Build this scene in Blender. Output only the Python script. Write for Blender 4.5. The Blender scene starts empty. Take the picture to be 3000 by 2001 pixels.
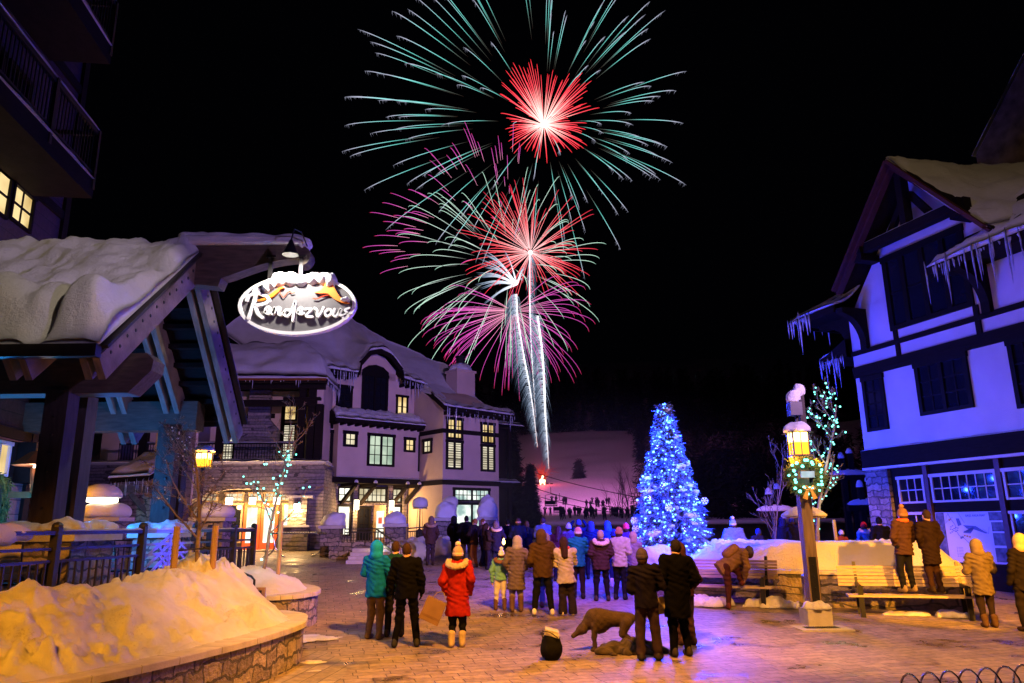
import bpy, math, random
import numpy as np
from mathutils import Vector, Matrix, noise
PI = math.pi
rad = math.radians
rng = random.Random(7)
sc = bpy.context.scene
COL = sc.collection
# ------------------------------------------------------------------ camera
cam_d = bpy.data.cameras.new('camera')
cam = bpy.data.objects.new('camera', cam_d)
COL.objects.link(cam)
cam.location = (0, 0, 2.05)
cam.rotation_euler = (Matrix.Rotation(rad(90 + 13.8), 3, 'X') @ Matrix.Rotation(rad(-0.6), 3, 'Z')).to_euler()
cam_d.sensor_width = 36
cam_d.lens = 2200 / 3000 * 36
cam_d.clip_end = 3000
sc.camera = cam
# ------------------------------------------------------------------ night sky and exposure
wd = bpy.data.worlds.new('World')
sc.world = wd
wd.use_nodes = True
bg = wd.node_tree.nodes['Background']
bg.inputs[0].default_value = (0.30, 0.32, 0.62, 1)
bg.inputs[1].default_value = 0.0011
sc.view_settings.view_transform = 'Standard'
sc.view_settings.look = 'None'
sc.view_settings.exposure = 0
sc.view_settings.gamma = 1
sc.cycles.use_denoising = True
sc.cycles.max_bounces = 5
sc.cycles.diffuse_bounces = 2
sc.cycles.glossy_bounces = 2
sc.cycles.transmission_bounces = 4
sc.cycles.transparent_max_bounces = 6
sc.cycles.caustics_reflective = False
sc.cycles.caustics_refractive = False


def lamp(kind, loc, power, col, size=0.1, aim=None, spot=60, blend=0.4, name='light'):
    d = bpy.data.lights.new(name, kind)
    d.energy = power
    d.color = col
    if kind in ('POINT', 'SPOT'):
        d.shadow_soft_size = size
    if kind == 'SPOT':
        d.spot_size = rad(spot)
        d.spot_blend = blend
    o = bpy.data.objects.new(name, d)
    COL.objects.link(o)
    o.location = loc
    if aim is not None:
        o.rotation_euler = (Vector(aim) - Vector(loc)).to_track_quat('-Z', 'Y').to_euler()
    return o


ORANGE = (1.0, 0.36, 0.02)
AMBER = (1.0, 0.50, 0.10)
# unseen street lamps at either side; the other warm spots are added
lamp('SPOT', (-4.2, 2.2, 5.0), 3600, ORANGE, .18, (-4.5, 9.8, .4), 50, .6, 'unseen_warm_light')
lamp('SPOT', (1.2, 9.0, 7.6), 8600, (1.0, .37, .04), .2, (-0.2, 13.4, 0), 84, .8, 'unseen_warm_light')  # added overhead, brightens the paving more than people's backs
lamp('SPOT', (9.6, 8.0, 4.6), 12000, ORANGE, .12, (9.2, 18.2, 1.3), 32, .3, 'unseen_warm_light')
lamp('SPOT', (5.6, 9.2, 7.2), 5600, (1.0, .41, .08), .2, (6.8, 14.2, 0), 64, .8, 'unseen_warm_light')  # added overhead, brightens the paving on the right
lamp('SPOT', (2.4, 7.6, 8.4), 10500, (1.0, .38, .05), .2, (-4.4, 22.5, 0), 38, .8, 'unseen_warm_light')  # added spot without a fixture, warms the paving at mid-left
# coloured stage floods behind the photographer
lamp('SPOT', (12.0, 4.0, 9.0), 20000, (0.74, 0.43, 1.0), .3, (-5, 41, 6.0), 44, .6, 'stage_flood_light')
lamp('SPOT', (-5.0, 6.0, 9.0), 3000, (0.18, 0.085, 1.0), .3, (14.2, 21.0, 4.9), 36, .8, 'stage_flood_light')
lamp('SPOT', (6.0, 4.0, 7.0), 2600, (0.50, 0.32, 1.0), .25, (-6.2, 13.8, 6.0), 26, .6, 'stage_flood_light')
lamp('SPOT', (2.6, 13.5, 9.0), 11500, (0.22, 0.05, 1.0), .3, (2.4, 22.0, 0), 44, .8, 'stage_flood_light')
lamp('SPOT', (1.5, 4.0, 9.5), 1900, (1.0, .80, .58), .2, (-8.3, 12.4, 6.3), 22, .4, 'unseen_warm_light')  # added spot, rakes across the pavilion's roof snow
lamp('SPOT', (9.0, 9.0, 14.0), 620, (1.0, .66, .34), .2, (14.2, 20.0, 11.6), 40, .5, 'unseen_warm_light')  # added spot, warms the snow on the right house's roof
# ------------------------------------------------------------------ helpers
W = {}


def gz(Y):
    return 0.04 * max(0.0, Y - 14)


def tag(o, label=None, cat=None, group=None, kind=None):
    if label: o['label'] = label
    if cat: o['category'] = cat
    if group: o['group'] = group
    if kind: o['kind'] = kind
    return o


def thing(name, label, cat, loc=(0, 0, 0), rz=0, group=None):
    o = bpy.data.objects.new(name, None)
    o.empty_display_size = .2
    COL.objects.link(o)
    o.location = loc
    o.rotation_euler = (0, 0, rz)
    W[o.name] = Matrix.Translation(loc) @ Matrix.Rotation(rz, 4, 'Z')
    return tag(o, label, cat, group)


def mesh_obj(name, V, Fs, m, parent=None, world=None, smooth=False, attr=None):
    """V in the parent's frame, or in frame `world` (a Matrix) when given."""
    V = np.asarray(V, dtype=np.float64).reshape(-1, 3)
    if world is not None:
        M = W[parent.name].inverted() @ world if parent is not None else world
        A = np.array(M)
        V = V @ A[:3, :3].T + A[:3, 3]
    me = bpy.data.meshes.new(name)
    if isinstance(Fs, np.ndarray):
        n, k = Fs.shape
        me.vertices.add(len(V)); me.loops.add(n * k); me.polygons.add(n)
        me.vertices.foreach_set('co', V.astype(np.float32).ravel())
        me.loops.foreach_set('vertex_index', Fs.astype(np.int32).ravel())
        me.polygons.foreach_set('loop_start', np.arange(0, n * k, k, dtype=np.int32))
        me.update(calc_edges=True)
    else:
        me.from_pydata([tuple(v) for v in V], [], Fs)
        me.update()
    if smooth:
        me.polygons.foreach_set('use_smooth', [True] * len(me.polygons))
    if attr is not None:
        a = me.attributes.new('t', 'FLOAT', 'POINT')
        a.data.foreach_set('value', np.asarray(attr, dtype=np.float32))
    me.materials.append(m)
    o = bpy.data.objects.new(name, me)
    COL.objects.link(o)
    if parent is not None:
        o.parent = parent
        W[o.name] = W[parent.name]
    else:
        W[o.name] = Matrix.Identity(4)
    return o


IDM = Matrix.Identity(4)


class MB:
    def __init__(s):
        s.v = []; s.f = []; s.t = []

    def add(s, vs, fs, ts=None):
        n = len(s.v)
        s.v.extend([tuple(v) for v in vs])
        s.f.extend([tuple(i + n for i in f) for f in fs])
        s.t.extend(ts if ts is not None else [0.0] * len(vs))
        return s

    def box(s, x0, x1, y0, y1, z0, z1, rz=0, piv=None, rx=0, ry=0):
        vs = [Vector((x, y, z)) for z in (z0, z1) for y in (y0, y1) for x in (x0, x1)]
        if rz or rx or ry:
            p = Vector(piv) if piv else Vector(((x0 + x1) / 2, (y0 + y1) / 2, (z0 + z1) / 2))
            R = Matrix.Rotation(rz, 3, 'Z') @ Matrix.Rotation(ry, 3, 'Y') @ Matrix.Rotation(rx, 3, 'X')
            vs = [R @ (v - p) + p for v in vs]
        return s.add(vs, [(0, 2, 3, 1), (4, 5, 7, 6), (0, 1, 5, 4), (2, 6, 7, 3), (0, 4, 6, 2), (1, 3, 7, 5)])

    def beam(s, a, b, w, h, up=(0, 0, 1)):
        a, b = Vector(a), Vector(b)
        d = (b - a).normalized()
        u = Vector(up)
        if abs(d.dot(u)) > .98: u = Vector((0, 1, 0))
        x = d.cross(u).normalized() * (w / 2)
        y = x.cross(d).normalized() * (h / 2)
        vs = [p + i * x + j * y for p in (a, b) for j in (-1, 1) for i in (-1, 1)]
        return s.add(vs, [(0, 1, 3, 2), (4, 6, 7, 5), (0, 4, 5, 1), (2, 3, 7, 6), (0, 2, 6, 4), (1, 5, 7, 3)])

    def tube(s, pts, r, n=6, cap=True, ts=None, flat=1.0):
        pts = [Vector(p) for p in pts]
        m = len(pts)
        rs = r if hasattr(r, '__len__') else [r] * m
        base = len(s.v)
        pu = None
        vs = []; tt = []
        for i, p in enumerate(pts):
            d = (pts[min(i + 1, m - 1)] - pts[max(i - 1, 0)])
            d = d.normalized() if d.length > 1e-9 else Vector((0, 0, 1))
            if pu is None:
                u = d.orthogonal().normalized()
            else:
                u = (pu - d * pu.dot(d))
                u = u.normalized() if u.length > 1e-6 else d.orthogonal().normalized()
            pu = u
            w = d.cross(u)
            for k in range(n):
                a = 2 * PI * k / n
                vs.append(p + (u * math.cos(a) + w * math.sin(a) * flat) * rs[i])
                tt.append(ts[i] if ts is not None else 0.0)
        fs = [(i * n + k, i * n + (k + 1) % n, (i + 1) * n + (k + 1) % n, (i + 1) * n + k) for i in range(m - 1) for k in range(n)]
        if cap:
            fs += [tuple(range(n - 1, -1, -1)), tuple((m - 1) * n + k for k in range(n))]
        return s.add(vs, fs, tt)

    def lathe(s, c, prof, n=16):
        c = Vector(c)
        vs = [c + Vector((r * math.cos(2 * PI * k / n), r * math.sin(2 * PI * k / n), z)) for r, z in prof for k in range(n)]
        m = len(prof)
        fs = [(i * n + k, i * n + (k + 1) % n, (i + 1) * n + (k + 1) % n, (i + 1) * n + k) for i in range(m - 1) for k in range(n)]
        fs += [tuple(range(n - 1, -1, -1)), tuple((m - 1) * n + k for k in range(n))]
        return s.add(vs, fs)

    def prism(s, poly, h, M=IDM):
        """poly: 2-D outline in the local XZ plane of frame M, extruded along its +Y by h"""
        n = len(poly)
        vs = [M @ Vector((x, 0, z)) for x, z in poly] + [M @ Vector((x, h, z)) for x, z in poly]
        fs = [tuple(range(n)), tuple(range(2 * n - 1, n - 1, -1))]
        fs += [(i, i + n, (i + 1) % n + n, (i + 1) % n) for i in range(n)]
        return s.add(vs, fs)

    def slab(s, poly, z0, z1):
        n = len(poly)
        vs = [(x, y, z0) for x, y in poly] + [(x, y, z1) for x, y in poly]
        fs = [tuple(range(n - 1, -1, -1)), tuple(range(n, 2 * n))]
        fs += [(i, (i + 1) % n, (i + 1) % n + n, i + n) for i in range(n)]
        return s.add(vs, fs)

    def ball(s, c, r, n=6, sz=1.0):
        c = Vector(c)
        prof = [(r * math.sin(PI * i / n), -r * sz * math.cos(PI * i / n)) for i in range(1, n)]
        return s.lathe(c, prof, max(5, n))

    def build(s, name, m, parent=None, world=None, smooth=False, attr=False):
        return mesh_obj(name, s.v, s.f, m, parent, world, smooth, s.t if attr else None)


def surfnet(f, lo, hi, h):
    """closed surface f=0 of a signed field, as one continuous quad mesh"""
    ax = [np.arange(lo[i] - 2 * h, hi[i] + 2.5 * h, h) for i in range(3)]
    X, Y, Z = np.meshgrid(*ax, indexing='ij')
    V = f(X, Y, Z)
    S = V < 0
    n0, n1, n2 = V.shape
    cnt = np.zeros((n0 - 1, n1 - 1, n2 - 1), np.int8)
    for a in (0, 1):
        for b in (0, 1):
            for c in (0, 1):
                cnt += S[a:n0 - 1 + a, b:n1 - 1 + b, c:n2 - 1 + c]
    act = (cnt > 0) & (cnt < 8)
    I = np.argwhere(act)
    idx = -np.ones(act.shape, np.int64)
    idx[act] = np.arange(len(I))
    pos = np.zeros((len(I), 3)); num = np.zeros(len(I))
    cs = [(a, b, c) for a in (0, 1) for b in (0, 1) for c in (0, 1)]
    for p in cs:
        for k in range(3):
            if p[k] == 0:
                q = list(p); q[k] = 1
                va = V[I[:, 0] + p[0], I[:, 1] + p[1], I[:, 2] + p[2]]
                vb = V[I[:, 0] + q[0], I[:, 1] + q[1], I[:, 2] + q[2]]
                cr = (va < 0) != (vb < 0)
                t = np.where(cr, va / np.where(cr, va - vb, 1), 0)
                for j in range(3):
                    pos[:, j] += np.where(cr, p[j] + (t if j == k else 0), 0)
                num += cr
    pos = pos / num[:, None] + I
    P = np.stack([ax[j][0] + pos[:, j] * h for j in range(3)], 1)
    Q = []
    for k in range(3):
        a, b = [(1, 2), (2, 0), (0, 1)][k]
        s0 = [slice(1, -1)] * 3; s1 = [slice(1, -1)] * 3
        s0[k] = slice(0, -1); s1[k] = slice(1, None)
        A, B = S[tuple(s0)], S[tuple(s1)]
        E = np.argwhere(A != B)
        if not len(E): continue
        sg = A[E[:, 0], E[:, 1], E[:, 2]]
        G = E.copy()
        G[:, a] += 1; G[:, b] += 1
        def cell(da, db):
            g = G.copy(); g[:, a] -= da; g[:, b] -= db
            return idx[g[:, 0], g[:, 1], g[:, 2]]
        q = np.stack([cell(1, 1), cell(0, 1), cell(0, 0), cell(1, 0)], 1)
        q = np.where(sg[:, None], q, q[:, ::-1])
        Q.append(q)
    return P, np.concatenate(Q)


def seg(X, Y, Z, a, b, ra, rb, sy=1.0):
    """tapered capsule; sy squeezes it front to back"""
    ax, ay, az = a; bx, by, bz = b
    dx, dy, dz = bx - ax, (by - ay), bz - az
    L = dx * dx + dy * dy + dz * dz + 1e-12
    t = np.clip(((X - ax) * dx + (Y - ay) * dy + (Z - az) * dz) / L, 0, 1)
    ey = (Y - ay - t * dy) * sy
    return np.sqrt((X - ax - t * dx) ** 2 + ey ** 2 + (Z - az - t * dz) ** 2) - (ra + (rb - ra) * t)


def ell(X, Y, Z, c, r):
    k = np.sqrt(((X - c[0]) / r[0]) ** 2 + ((Y - c[1]) / r[1]) ** 2 + ((Z - c[2]) / r[2]) ** 2)
    return (k - 1) * min(r)


def smin(a, b, k):
    h = np.clip(.5 + .5 * (b - a) / k, 0, 1)
    return b + (a - b) * h - k * h * (1 - h)


def fbm(p, o=4):
    return noise.fractal(Vector(p), 1.0, 2.0, o, noise_basis='PERLIN_ORIGINAL')


def lerp(a, b, t): return a + (b - a) * t


def pl(pts, t):
    """point at parameter t (0..1 over the control points) of a polyline of tuples"""
    n = len(pts) - 1
    x = min(max(t, 0), 1) * n
    i = min(int(x), n - 1)
    f = x - i
    return tuple(lerp(a, b, f) for a, b in zip(pts[i], pts[i + 1]))


def spline(pts, m):
    """Catmull-Rom through pts"""
    P = [Vector(p) for p in pts]
    P = [2 * P[0] - P[1]] + P + [2 * P[-1] - P[-2]]
    out = []
    for i in range(1, len(P) - 2):
        for k in range(m):
            t = k / m
            a, b, c, d = P[i - 1], P[i], P[i + 1], P[i + 2]
            out.append(.5 * ((2 * b) + (c - a) * t + (2 * a - 5 * b + 4 * c - d) * t * t + (3 * b - a - 3 * c + d) * t ** 3))
    out.append(P[-2])
    return out


def grid_faces(n, m):
    return [(i * m + j, i * m + j + 1, (i + 1) * m + j + 1, (i + 1) * m + j) for i in range(n - 1) for j in range(m - 1)]


# ------------------------------------------------------------------ materials
def newmat(name):
    m = bpy.data.materials.new(name)
    m.use_nodes = True
    nt = m.node_tree
    return m, nt, nt.nodes['Principled BSDF']


def N(nt, t, **kw):
    n = nt.nodes.new(t)
    for k, v in kw.items():
        if hasattr(n, k): setattr(n, k, v)
        else: n.inputs[k.replace('_', ' ')].default_value = v
    return n


def ramp(nt, stops):
    r = nt.nodes.new('ShaderNodeValToRGB')
    e = r.color_ramp.elements
    while len(e) < len(stops): e.new(.5)
    for el, (p, c) in zip(e, stops):
        el.position = p
        el.color = (*c, 1) if len(c) == 3 else c
    return r


def mat(name, col, rough=.7, var=.25, scale=6, bump=0.0, bscale=40, metal=0.0, stretch=None, coat=0.0, spec=.4):
    """a plain surface with its own mottled colour and a fine bump"""
    m, nt, b = newmat(name)
    L = nt.links.new
    tc = nt.nodes.new('ShaderNodeTexCoord')
    mp = nt.nodes.new('ShaderNodeMapping')
    L(tc.outputs['Object'], mp.inputs[0])
    if stretch: mp.inputs['Scale'].default_value = stretch
    nz = N(nt, 'ShaderNodeTexNoise', Scale=scale, Detail=6.0)
    L(mp.outputs[0], nz.inputs['Vector'])
    c0 = [max(0, c * (1 - var)) for c in col]; c1 = [min(1, c * (1 + var)) for c in col]
    r = ramp(nt, [(.3, c0), (.7, c1)])
    L(nz.outputs[0], r.inputs[0])
    L(r.outputs[0], b.inputs['Base Color'])
    b.inputs['Roughness'].default_value = rough
    b.inputs['Specular IOR Level'].default_value = spec
    b.inputs['Metallic'].default_value = metal
    if coat: b.inputs['Coat Weight'].default_value = coat
    if bump:
        n2 = N(nt, 'ShaderNodeTexNoise', Scale=bscale, Detail=5.0)
        L(mp.outputs[0], n2.inputs['Vector'])
        bp = N(nt, 'ShaderNodeBump', Strength=bump, Distance=.02)
        L(n2.outputs[0], bp.inputs['Height'])
        L(bp.outputs[0], b.inputs['Normal'])
    return m


def brickmat(name, c1, c2, mortar, bw, bh, ms=.02, rough=.8, bump=.6, plane='XZ', rz=0, warp=.0, dist=.02, wet=None, offset=.5):
    m, nt, b = newmat(name)
    L = nt.links.new
    tc = nt.nodes.new('ShaderNodeTexCoord')
    mp = nt.nodes.new('ShaderNodeMapping')
    L(tc.outputs['Object'], mp.inputs[0])
    if plane == 'XZ': mp.inputs['Rotation'].default_value = (rad(-90), 0, 0)
    elif plane == 'YZ': mp.inputs['Rotation'].default_value = (rad(-90), 0, rad(-90)) 
    else: mp.inputs['Rotation'].default_value = (0, 0, rz)
    vec = mp.outputs[0]
    if plane == 'BOX':      # stone on every side: run along whichever of x, y lies in the face
        mp.inputs['Rotation'].default_value = (0, 0, 0)
        sp = nt.nodes.new('ShaderNodeSeparateXYZ'); L(mp.outputs[0], sp.inputs[0])
        ad = N(nt, 'ShaderNodeMath', operation='ADD'); L(sp.outputs[0], ad.inputs[0]); L(sp.outputs[1], ad.inputs[1])
        cb = nt.nodes.new('ShaderNodeCombineXYZ'); L(ad.outputs[0], cb.inputs[0]); L(sp.outputs[2], cb.inputs[1])
        vec = cb.outputs[0]
    if warp:
        nz = N(nt, 'ShaderNodeTexNoise', Scale=1.0 / bw * 1.3, Detail=2.0); L(vec, nz.inputs['Vector'])
        sb = N(nt, 'ShaderNodeVectorMath', operation='SUBTRACT'); L(nz.outputs['Color'], sb.inputs[0]); sb.inputs[1].default_value = (.5, .5, .5)
        sl = N(nt, 'ShaderNodeVectorMath', operation='SCALE'); L(sb.outputs[0], sl.inputs[0]); sl.inputs['Scale'].default_value = warp
        av = N(nt, 'ShaderNodeVectorMath', operation='ADD'); L(vec, av.inputs[0]); L(sl.outputs[0], av.inputs[1])
        vec = av.outputs[0]
    br = nt.nodes.new('ShaderNodeTexBrick')
    br.offset = offset
    br.squash = 1.35; br.squash_frequency = 3
    L(vec, br.inputs['Vector'])
    br.inputs['Color1'].default_value = (*c1, 1); br.inputs['Color2'].default_value = (*c2, 1); br.inputs['Mortar'].default_value = (*mortar, 1)
    br.inputs['Scale'].default_value = 1; br.inputs['Mortar Size'].default_value = ms; br.inputs['Mortar Smooth'].default_value = .2
    br.inputs['Bias'].default_value = 0
    br.inputs['Brick Width'].default_value = bw; br.inputs['Row Height'].default_value = bh
    n1 = N(nt, 'ShaderNodeTexNoise', Scale=9.0, Detail=6.0); L(tc.outputs['Object'], n1.inputs['Vector'])
    r1 = ramp(nt, [(.25, (.55, .55, .55)), (.75, (1.25, 1.22, 1.18))]); L(n1.outputs[0], r1.inputs[0])
    mx = N(nt, 'ShaderNodeMix', data_type='RGBA', blend_type='MULTIPLY'); mx.inputs[0].default_value = 1
    L(br.outputs[0], mx.inputs[6]); L(r1.outputs[0], mx.inputs[7])
    col = mx.outputs[2]
    if wet:
        n3 = N(nt, 'ShaderNodeTexNoise', Scale=.9, Detail=5.0, Roughness=.65); L(tc.outputs['Object'], n3.inputs['Vector'])
        r3 = ramp(nt, [(.53, (0, 0, 0)), (.63, (1, 1, 1))]); L(n3.outputs[0], r3.inputs[0])
        m3 = N(nt, 'ShaderNodeMix', data_type='RGBA', blend_type='MULTIPLY'); L(r3.outputs[0], m3.inputs[0]); L(col, m3.inputs[6]); m3.inputs[7].default_value = (.42, .40, .40, 1)
        col = m3.outputs[2]
        mr = N(nt, 'ShaderNodeMapRange'); L(r3.outputs[0], mr.inputs[0]); mr.inputs[3].default_value = rough; mr.inputs[4].default_value = wet
        L(mr.outputs[0], b.inputs['Roughness'])
    else:
        b.inputs['Roughness'].default_value = rough
    L(col, b.inputs['Base Color'])
    n2 = N(nt, 'ShaderNodeTexNoise', Scale=22.0, Detail=5.0); L(tc.outputs['Object'], n2.inputs['Vector'])
    iv = N(nt, 'ShaderNodeMath', operation='MULTIPLY_ADD'); L(br.outputs['Fac'], iv.inputs[0]); iv.inputs[1].default_value = -1.2; L(n2.outputs[0], iv.inputs[2])
    bp = N(nt, 'ShaderNodeBump', Strength=bump, Distance=dist); L(iv.outputs[0], bp.inputs['Height']); L(bp.outputs[0], b.inputs['Normal'])
    return m


def snowmat(name='snow', dirt=0.0, bs=14):
    m, nt, b = newmat(name)
    L = nt.links.new
    tc = nt.nodes.new('ShaderNodeTexCoord')
    b.inputs['Roughness'].default_value = .55
    n0 = N(nt, 'ShaderNodeTexNoise', Scale=2.2, Detail=6.0); L(tc.outputs['Object'], n0.inputs['Vector'])
    r = ramp(nt, [(.35, (.80 - dirt, .80 - dirt * 1.1, .80 - dirt * 1.2)), (.6, (.86, .86, .87))]); L(n0.outputs[0], r.inputs[0]); L(r.outputs[0], b.inputs['Base Color'])
    n1 = N(nt, 'ShaderNodeTexNoise', Scale=bs, Detail=10.0, Roughness=.72); L(tc.outputs['Object'], n1.inputs['Vector'])
    n2 = N(nt, 'ShaderNodeTexNoise', Scale=70.0, Detail=4.0, Roughness=.8); L(tc.outputs['Object'], n2.inputs['Vector'])
    ma = N(nt, 'ShaderNodeMath', operation='MULTIPLY_ADD'); L(n2.outputs[0], ma.inputs[0]); ma.inputs[1].default_value = .45; L(n1.outputs[0], ma.inputs[2])
    bp = N(nt, 'ShaderNodeBump', Strength=.9, Distance=.07); L(ma.outputs[0], bp.inputs['Height']); L(bp.outputs[0], b.inputs['Normal'])
    if dirt:     # grit trodden and ploughed into the snow
        n3 = N(nt, 'ShaderNodeTexNoise', Scale=38.0, Detail=3.0); L(tc.outputs['Object'], n3.inputs['Vector'])
        n4 = N(nt, 'ShaderNodeTexNoise', Scale=1.4, Detail=3.0); L(tc.outputs['Object'], n4.inputs['Vector'])
        ml = N(nt, 'ShaderNodeMath', operation='MULTIPLY'); L(n3.outputs[0], ml.inputs[0]); L(n4.outputs[0], ml.inputs[1])
        r4 = ramp(nt, [(.35, (0, 0, 0)), (.46, (.42, .42, .42))]); L(ml.outputs[0], r4.inputs[0])
        mm = N(nt, 'ShaderNodeMix', data_type='RGBA', blend_type='MULTIPLY'); L(r4.outputs[0], mm.inputs[0]); L(r.outputs[0], mm.inputs[6]); mm.inputs[7].default_value = (.45, .40, .34, 1)
        L(mm.outputs[2], b.inputs['Base Color'])
    return m


def emat(name, col, s, sample=False):
    m = bpy.data.materials.new(name)
    m.use_nodes = True
    nt = m.node_tree
    nt.nodes.clear()
    e = N(nt, 'ShaderNodeEmission')
    e.inputs[0].default_value = (*col, 1); e.inputs[1].default_value = s
    o = nt.nodes.new('ShaderNodeOutputMaterial')
    nt.links.new(e.outputs[0], o.inputs[0])
    m.cycles.emission_sampling = 'AUTO' if sample else 'NONE'
    return m


def trailmat(name, stops, s):
    """sparks burning along a trail: colour and heat from the trail's own length attribute"""
    m = emat(name, (1, 1, 1), s)
    nt = m.node_tree
    e = [n for n in nt.nodes if n.type == 'EMISSION'][0]
    a = N(nt, 'ShaderNodeAttribute', attribute_name='t')
    r = ramp(nt, stops)
    nt.links.new(a.outputs['Fac'], r.inputs[0]); nt.links.new(r.outputs[0], e.inputs[0])
    return m


def roommat(name, c0, c1, s, scale=1.2, blinds=0.0):
    """lit room seen through a pane: soft pale patches, with slatted blinds if asked"""
    m = emat(name, c1, s)
    nt = m.node_tree
    L = nt.links.new
    e = [n for n in nt.nodes if n.type == 'EMISSION'][0]
    tc = nt.nodes.new('ShaderNodeTexCoord')
    nz = N(nt, 'ShaderNodeTexNoise', Scale=scale, Detail=1.5); L(tc.outputs['Object'], nz.inputs['Vector'])
    r = ramp(nt, [(.38, c0), (.6, c1)]); L(nz.outputs[0], r.inputs[0])
    out = r.outputs[0]
    if blinds:
        sp = nt.nodes.new('ShaderNodeSeparateXYZ'); L(tc.outputs['Object'], sp.inputs[0])
        mu = N(nt, 'ShaderNodeMath', operation='MULTIPLY'); L(sp.outputs[2], mu.inputs[0]); mu.inputs[1].default_value = blinds
        fr = N(nt, 'ShaderNodeMath', operation='FRACT'); L(mu.outputs[0], fr.inputs[0])
        gt = N(nt, 'ShaderNodeMath', operation='GREATER_THAN'); L(fr.outputs[0], gt.inputs[0]); gt.inputs[1].default_value = .55
        mx = N(nt, 'ShaderNodeMix', data_type='RGBA', blend_type='MULTIPLY'); L(gt.outputs[0], mx.inputs[0]); L(out, mx.inputs[6]); mx.inputs[7].default_value = (.28, .26, .24, 1)
        out = mx.outputs[2]
    L(out, e.inputs[0])
    # a little gloss of the glass over it
    o = [n for n in nt.nodes if n.type == 'OUTPUT_MATERIAL'][0]
    gl = N(nt, 'ShaderNodeBsdfGlossy'); gl.inputs['Roughness'].default_value = .05; gl.inputs[0].default_value = (.06, .06, .06, 1)
    ad = nt.nodes.new('ShaderNodeAddShader'); L(e.outputs[0], ad.inputs[0]); L(gl.outputs[0], ad.inputs[1]); L(ad.outputs[0], o.inputs[0])
    return m


M = {}
M['snow'] = snowmat('snow')
M['snow_old'] = snowmat('snow_trodden', .10, 9)
M['stucco'] = mat('stucco', (.68, .52, .40), .85, .10, .9, .35, 45)
M['stucco_white'] = mat('stucco_white', (.62, .56, .58), .85, .12, .7, .45, 38)
M['dark_wood'] = mat('dark_wood', (.013, .009, .008), .75, .3, 5, .4, 30, stretch=(1, 1, 6), spec=.08)
M['dark_frame'] = mat('dark_frame', (.008, .006, .006), .6, .2, 8, .1, spec=.1)
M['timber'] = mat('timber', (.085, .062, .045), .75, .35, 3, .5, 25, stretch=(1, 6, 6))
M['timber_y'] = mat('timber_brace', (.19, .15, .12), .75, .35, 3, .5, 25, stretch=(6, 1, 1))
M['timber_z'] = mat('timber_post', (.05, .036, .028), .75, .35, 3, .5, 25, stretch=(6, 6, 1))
M['siding'] = brickmat('siding', (.22, .13, .10), (.20, .115, .09), (.05, .03, .025), 6.0, .3, .012, .7, .5, 'BOX')
M['stone'] = brickmat('stone', (.40, .34, .29), (.19, .16, .155), (.09, .085, .08), .42, .20, .022, .85, .9, 'BOX', warp=.30, dist=.05)
M['stone_small'] = brickmat('stone_small', (.34, .28, .26), (.17, .15, .16), (.08, .07, .07), .46, .17, .016, .85, .8, 'BOX', warp=.22, dist=.04)
M['concrete'] = mat('concrete', (.50, .47, .43), .8, .15, 5, .35, 50)
M['rake'] = mat('rake_paint', (.075, .022, .018), .6, .2)
M['copper'] = mat('copper', (.30, .09, .03), .45, .3, 4, metal=.6)
M['glass_dark'] = mat('glass_dark', (.010, .011, .016), .06, .2, 2)
M['iron'] = mat('iron', (.035, .03, .03), .45, .2, 10, .1, metal=.4)
M['steel'] = mat('steel', (.62, .60, .60), .22, .08, 8, metal=1.0, stretch=(1, 1, 20))
M['post_wood'] = mat('post_wood', (.20, .14, .085), .75, .3, 4, .6, 30, stretch=(6, 6, .6))
M['pole_wood'] = mat('pole_wood', (.36, .24, .13), .75, .3, 4, .5, 30, stretch=(5, 5, .6))
M['bench_wood'] = mat('bench_slats', (.50, .40, .27), .65, .2, 6, .3, 40, stretch=(1, 8, 8))
M['bark'] = mat('bark', (.20, .15, .12), .85, .35, 12, .6, 30)
M['needle'] = mat('frosted_needles', (.16, .19, .22), .7, .6, 9)
M['needle_dark'] = mat('dark_needles', (.010, .016, .013), .8, .5, 6)
M['ice'] = mat('ice', (.45, .48, .55), .08, .35, 9, .5, 14)
M['black'] = mat('black_metal', (.012, .012, .013), .4, .2, 8)
M['room_warm'] = roommat('room_warm', (.55, .36, .12), (.95, .72, .34), 1.15)
M['room_pale'] = roommat('room_pale', (.60, .50, .30), (1.0, .90, .62), .95)
M['room_blind'] = roommat('room_blind', (.70, .62, .45), (1.0, .92, .70), .95, 1.0, 7.5)
M['room_green'] = roommat('room_green', (.35, .50, .38), (.80, .95, .74), .8, 1.0)
M['room_white'] = roommat('room_white', (.70, .66, .48), (1.0, .98, .84), 1.7, 1.5)
M['room_cool'] = roommat('room_cool', (.30, .45, .42), (.92, 1.0, .92), 1.3, 1.8)
M['lamp_orange'] = emat('lamp_glass_orange', (1.0, .36, .02), 3.2)
M['lamp_core'] = emat('lamp_bulb_orange', (1.0, .58, .14), 12.0)
M['lamp_white'] = emat('lamp_glass_white', (1.0, .88, .62), 9.0)
M['bulb_teal'] = emat('bulb_teal', (.14, .85, .66), 6.0)
M['siding_shaded'] = brickmat('siding_shaded', (.07, .04, .035), (.06, .035, .03), (.02, .015, .012), 6.0, .3, .012, .7, .5, 'BOX')  # same siding with shade darkened into its colour, for the upper wall
M['bulb_blue'] = emat('bulb_blue', (.05, .14, 1.0), 11.0)
M['bulb_dead'] = mat('bulb_off', (.7, .75, .8), .2)
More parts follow.
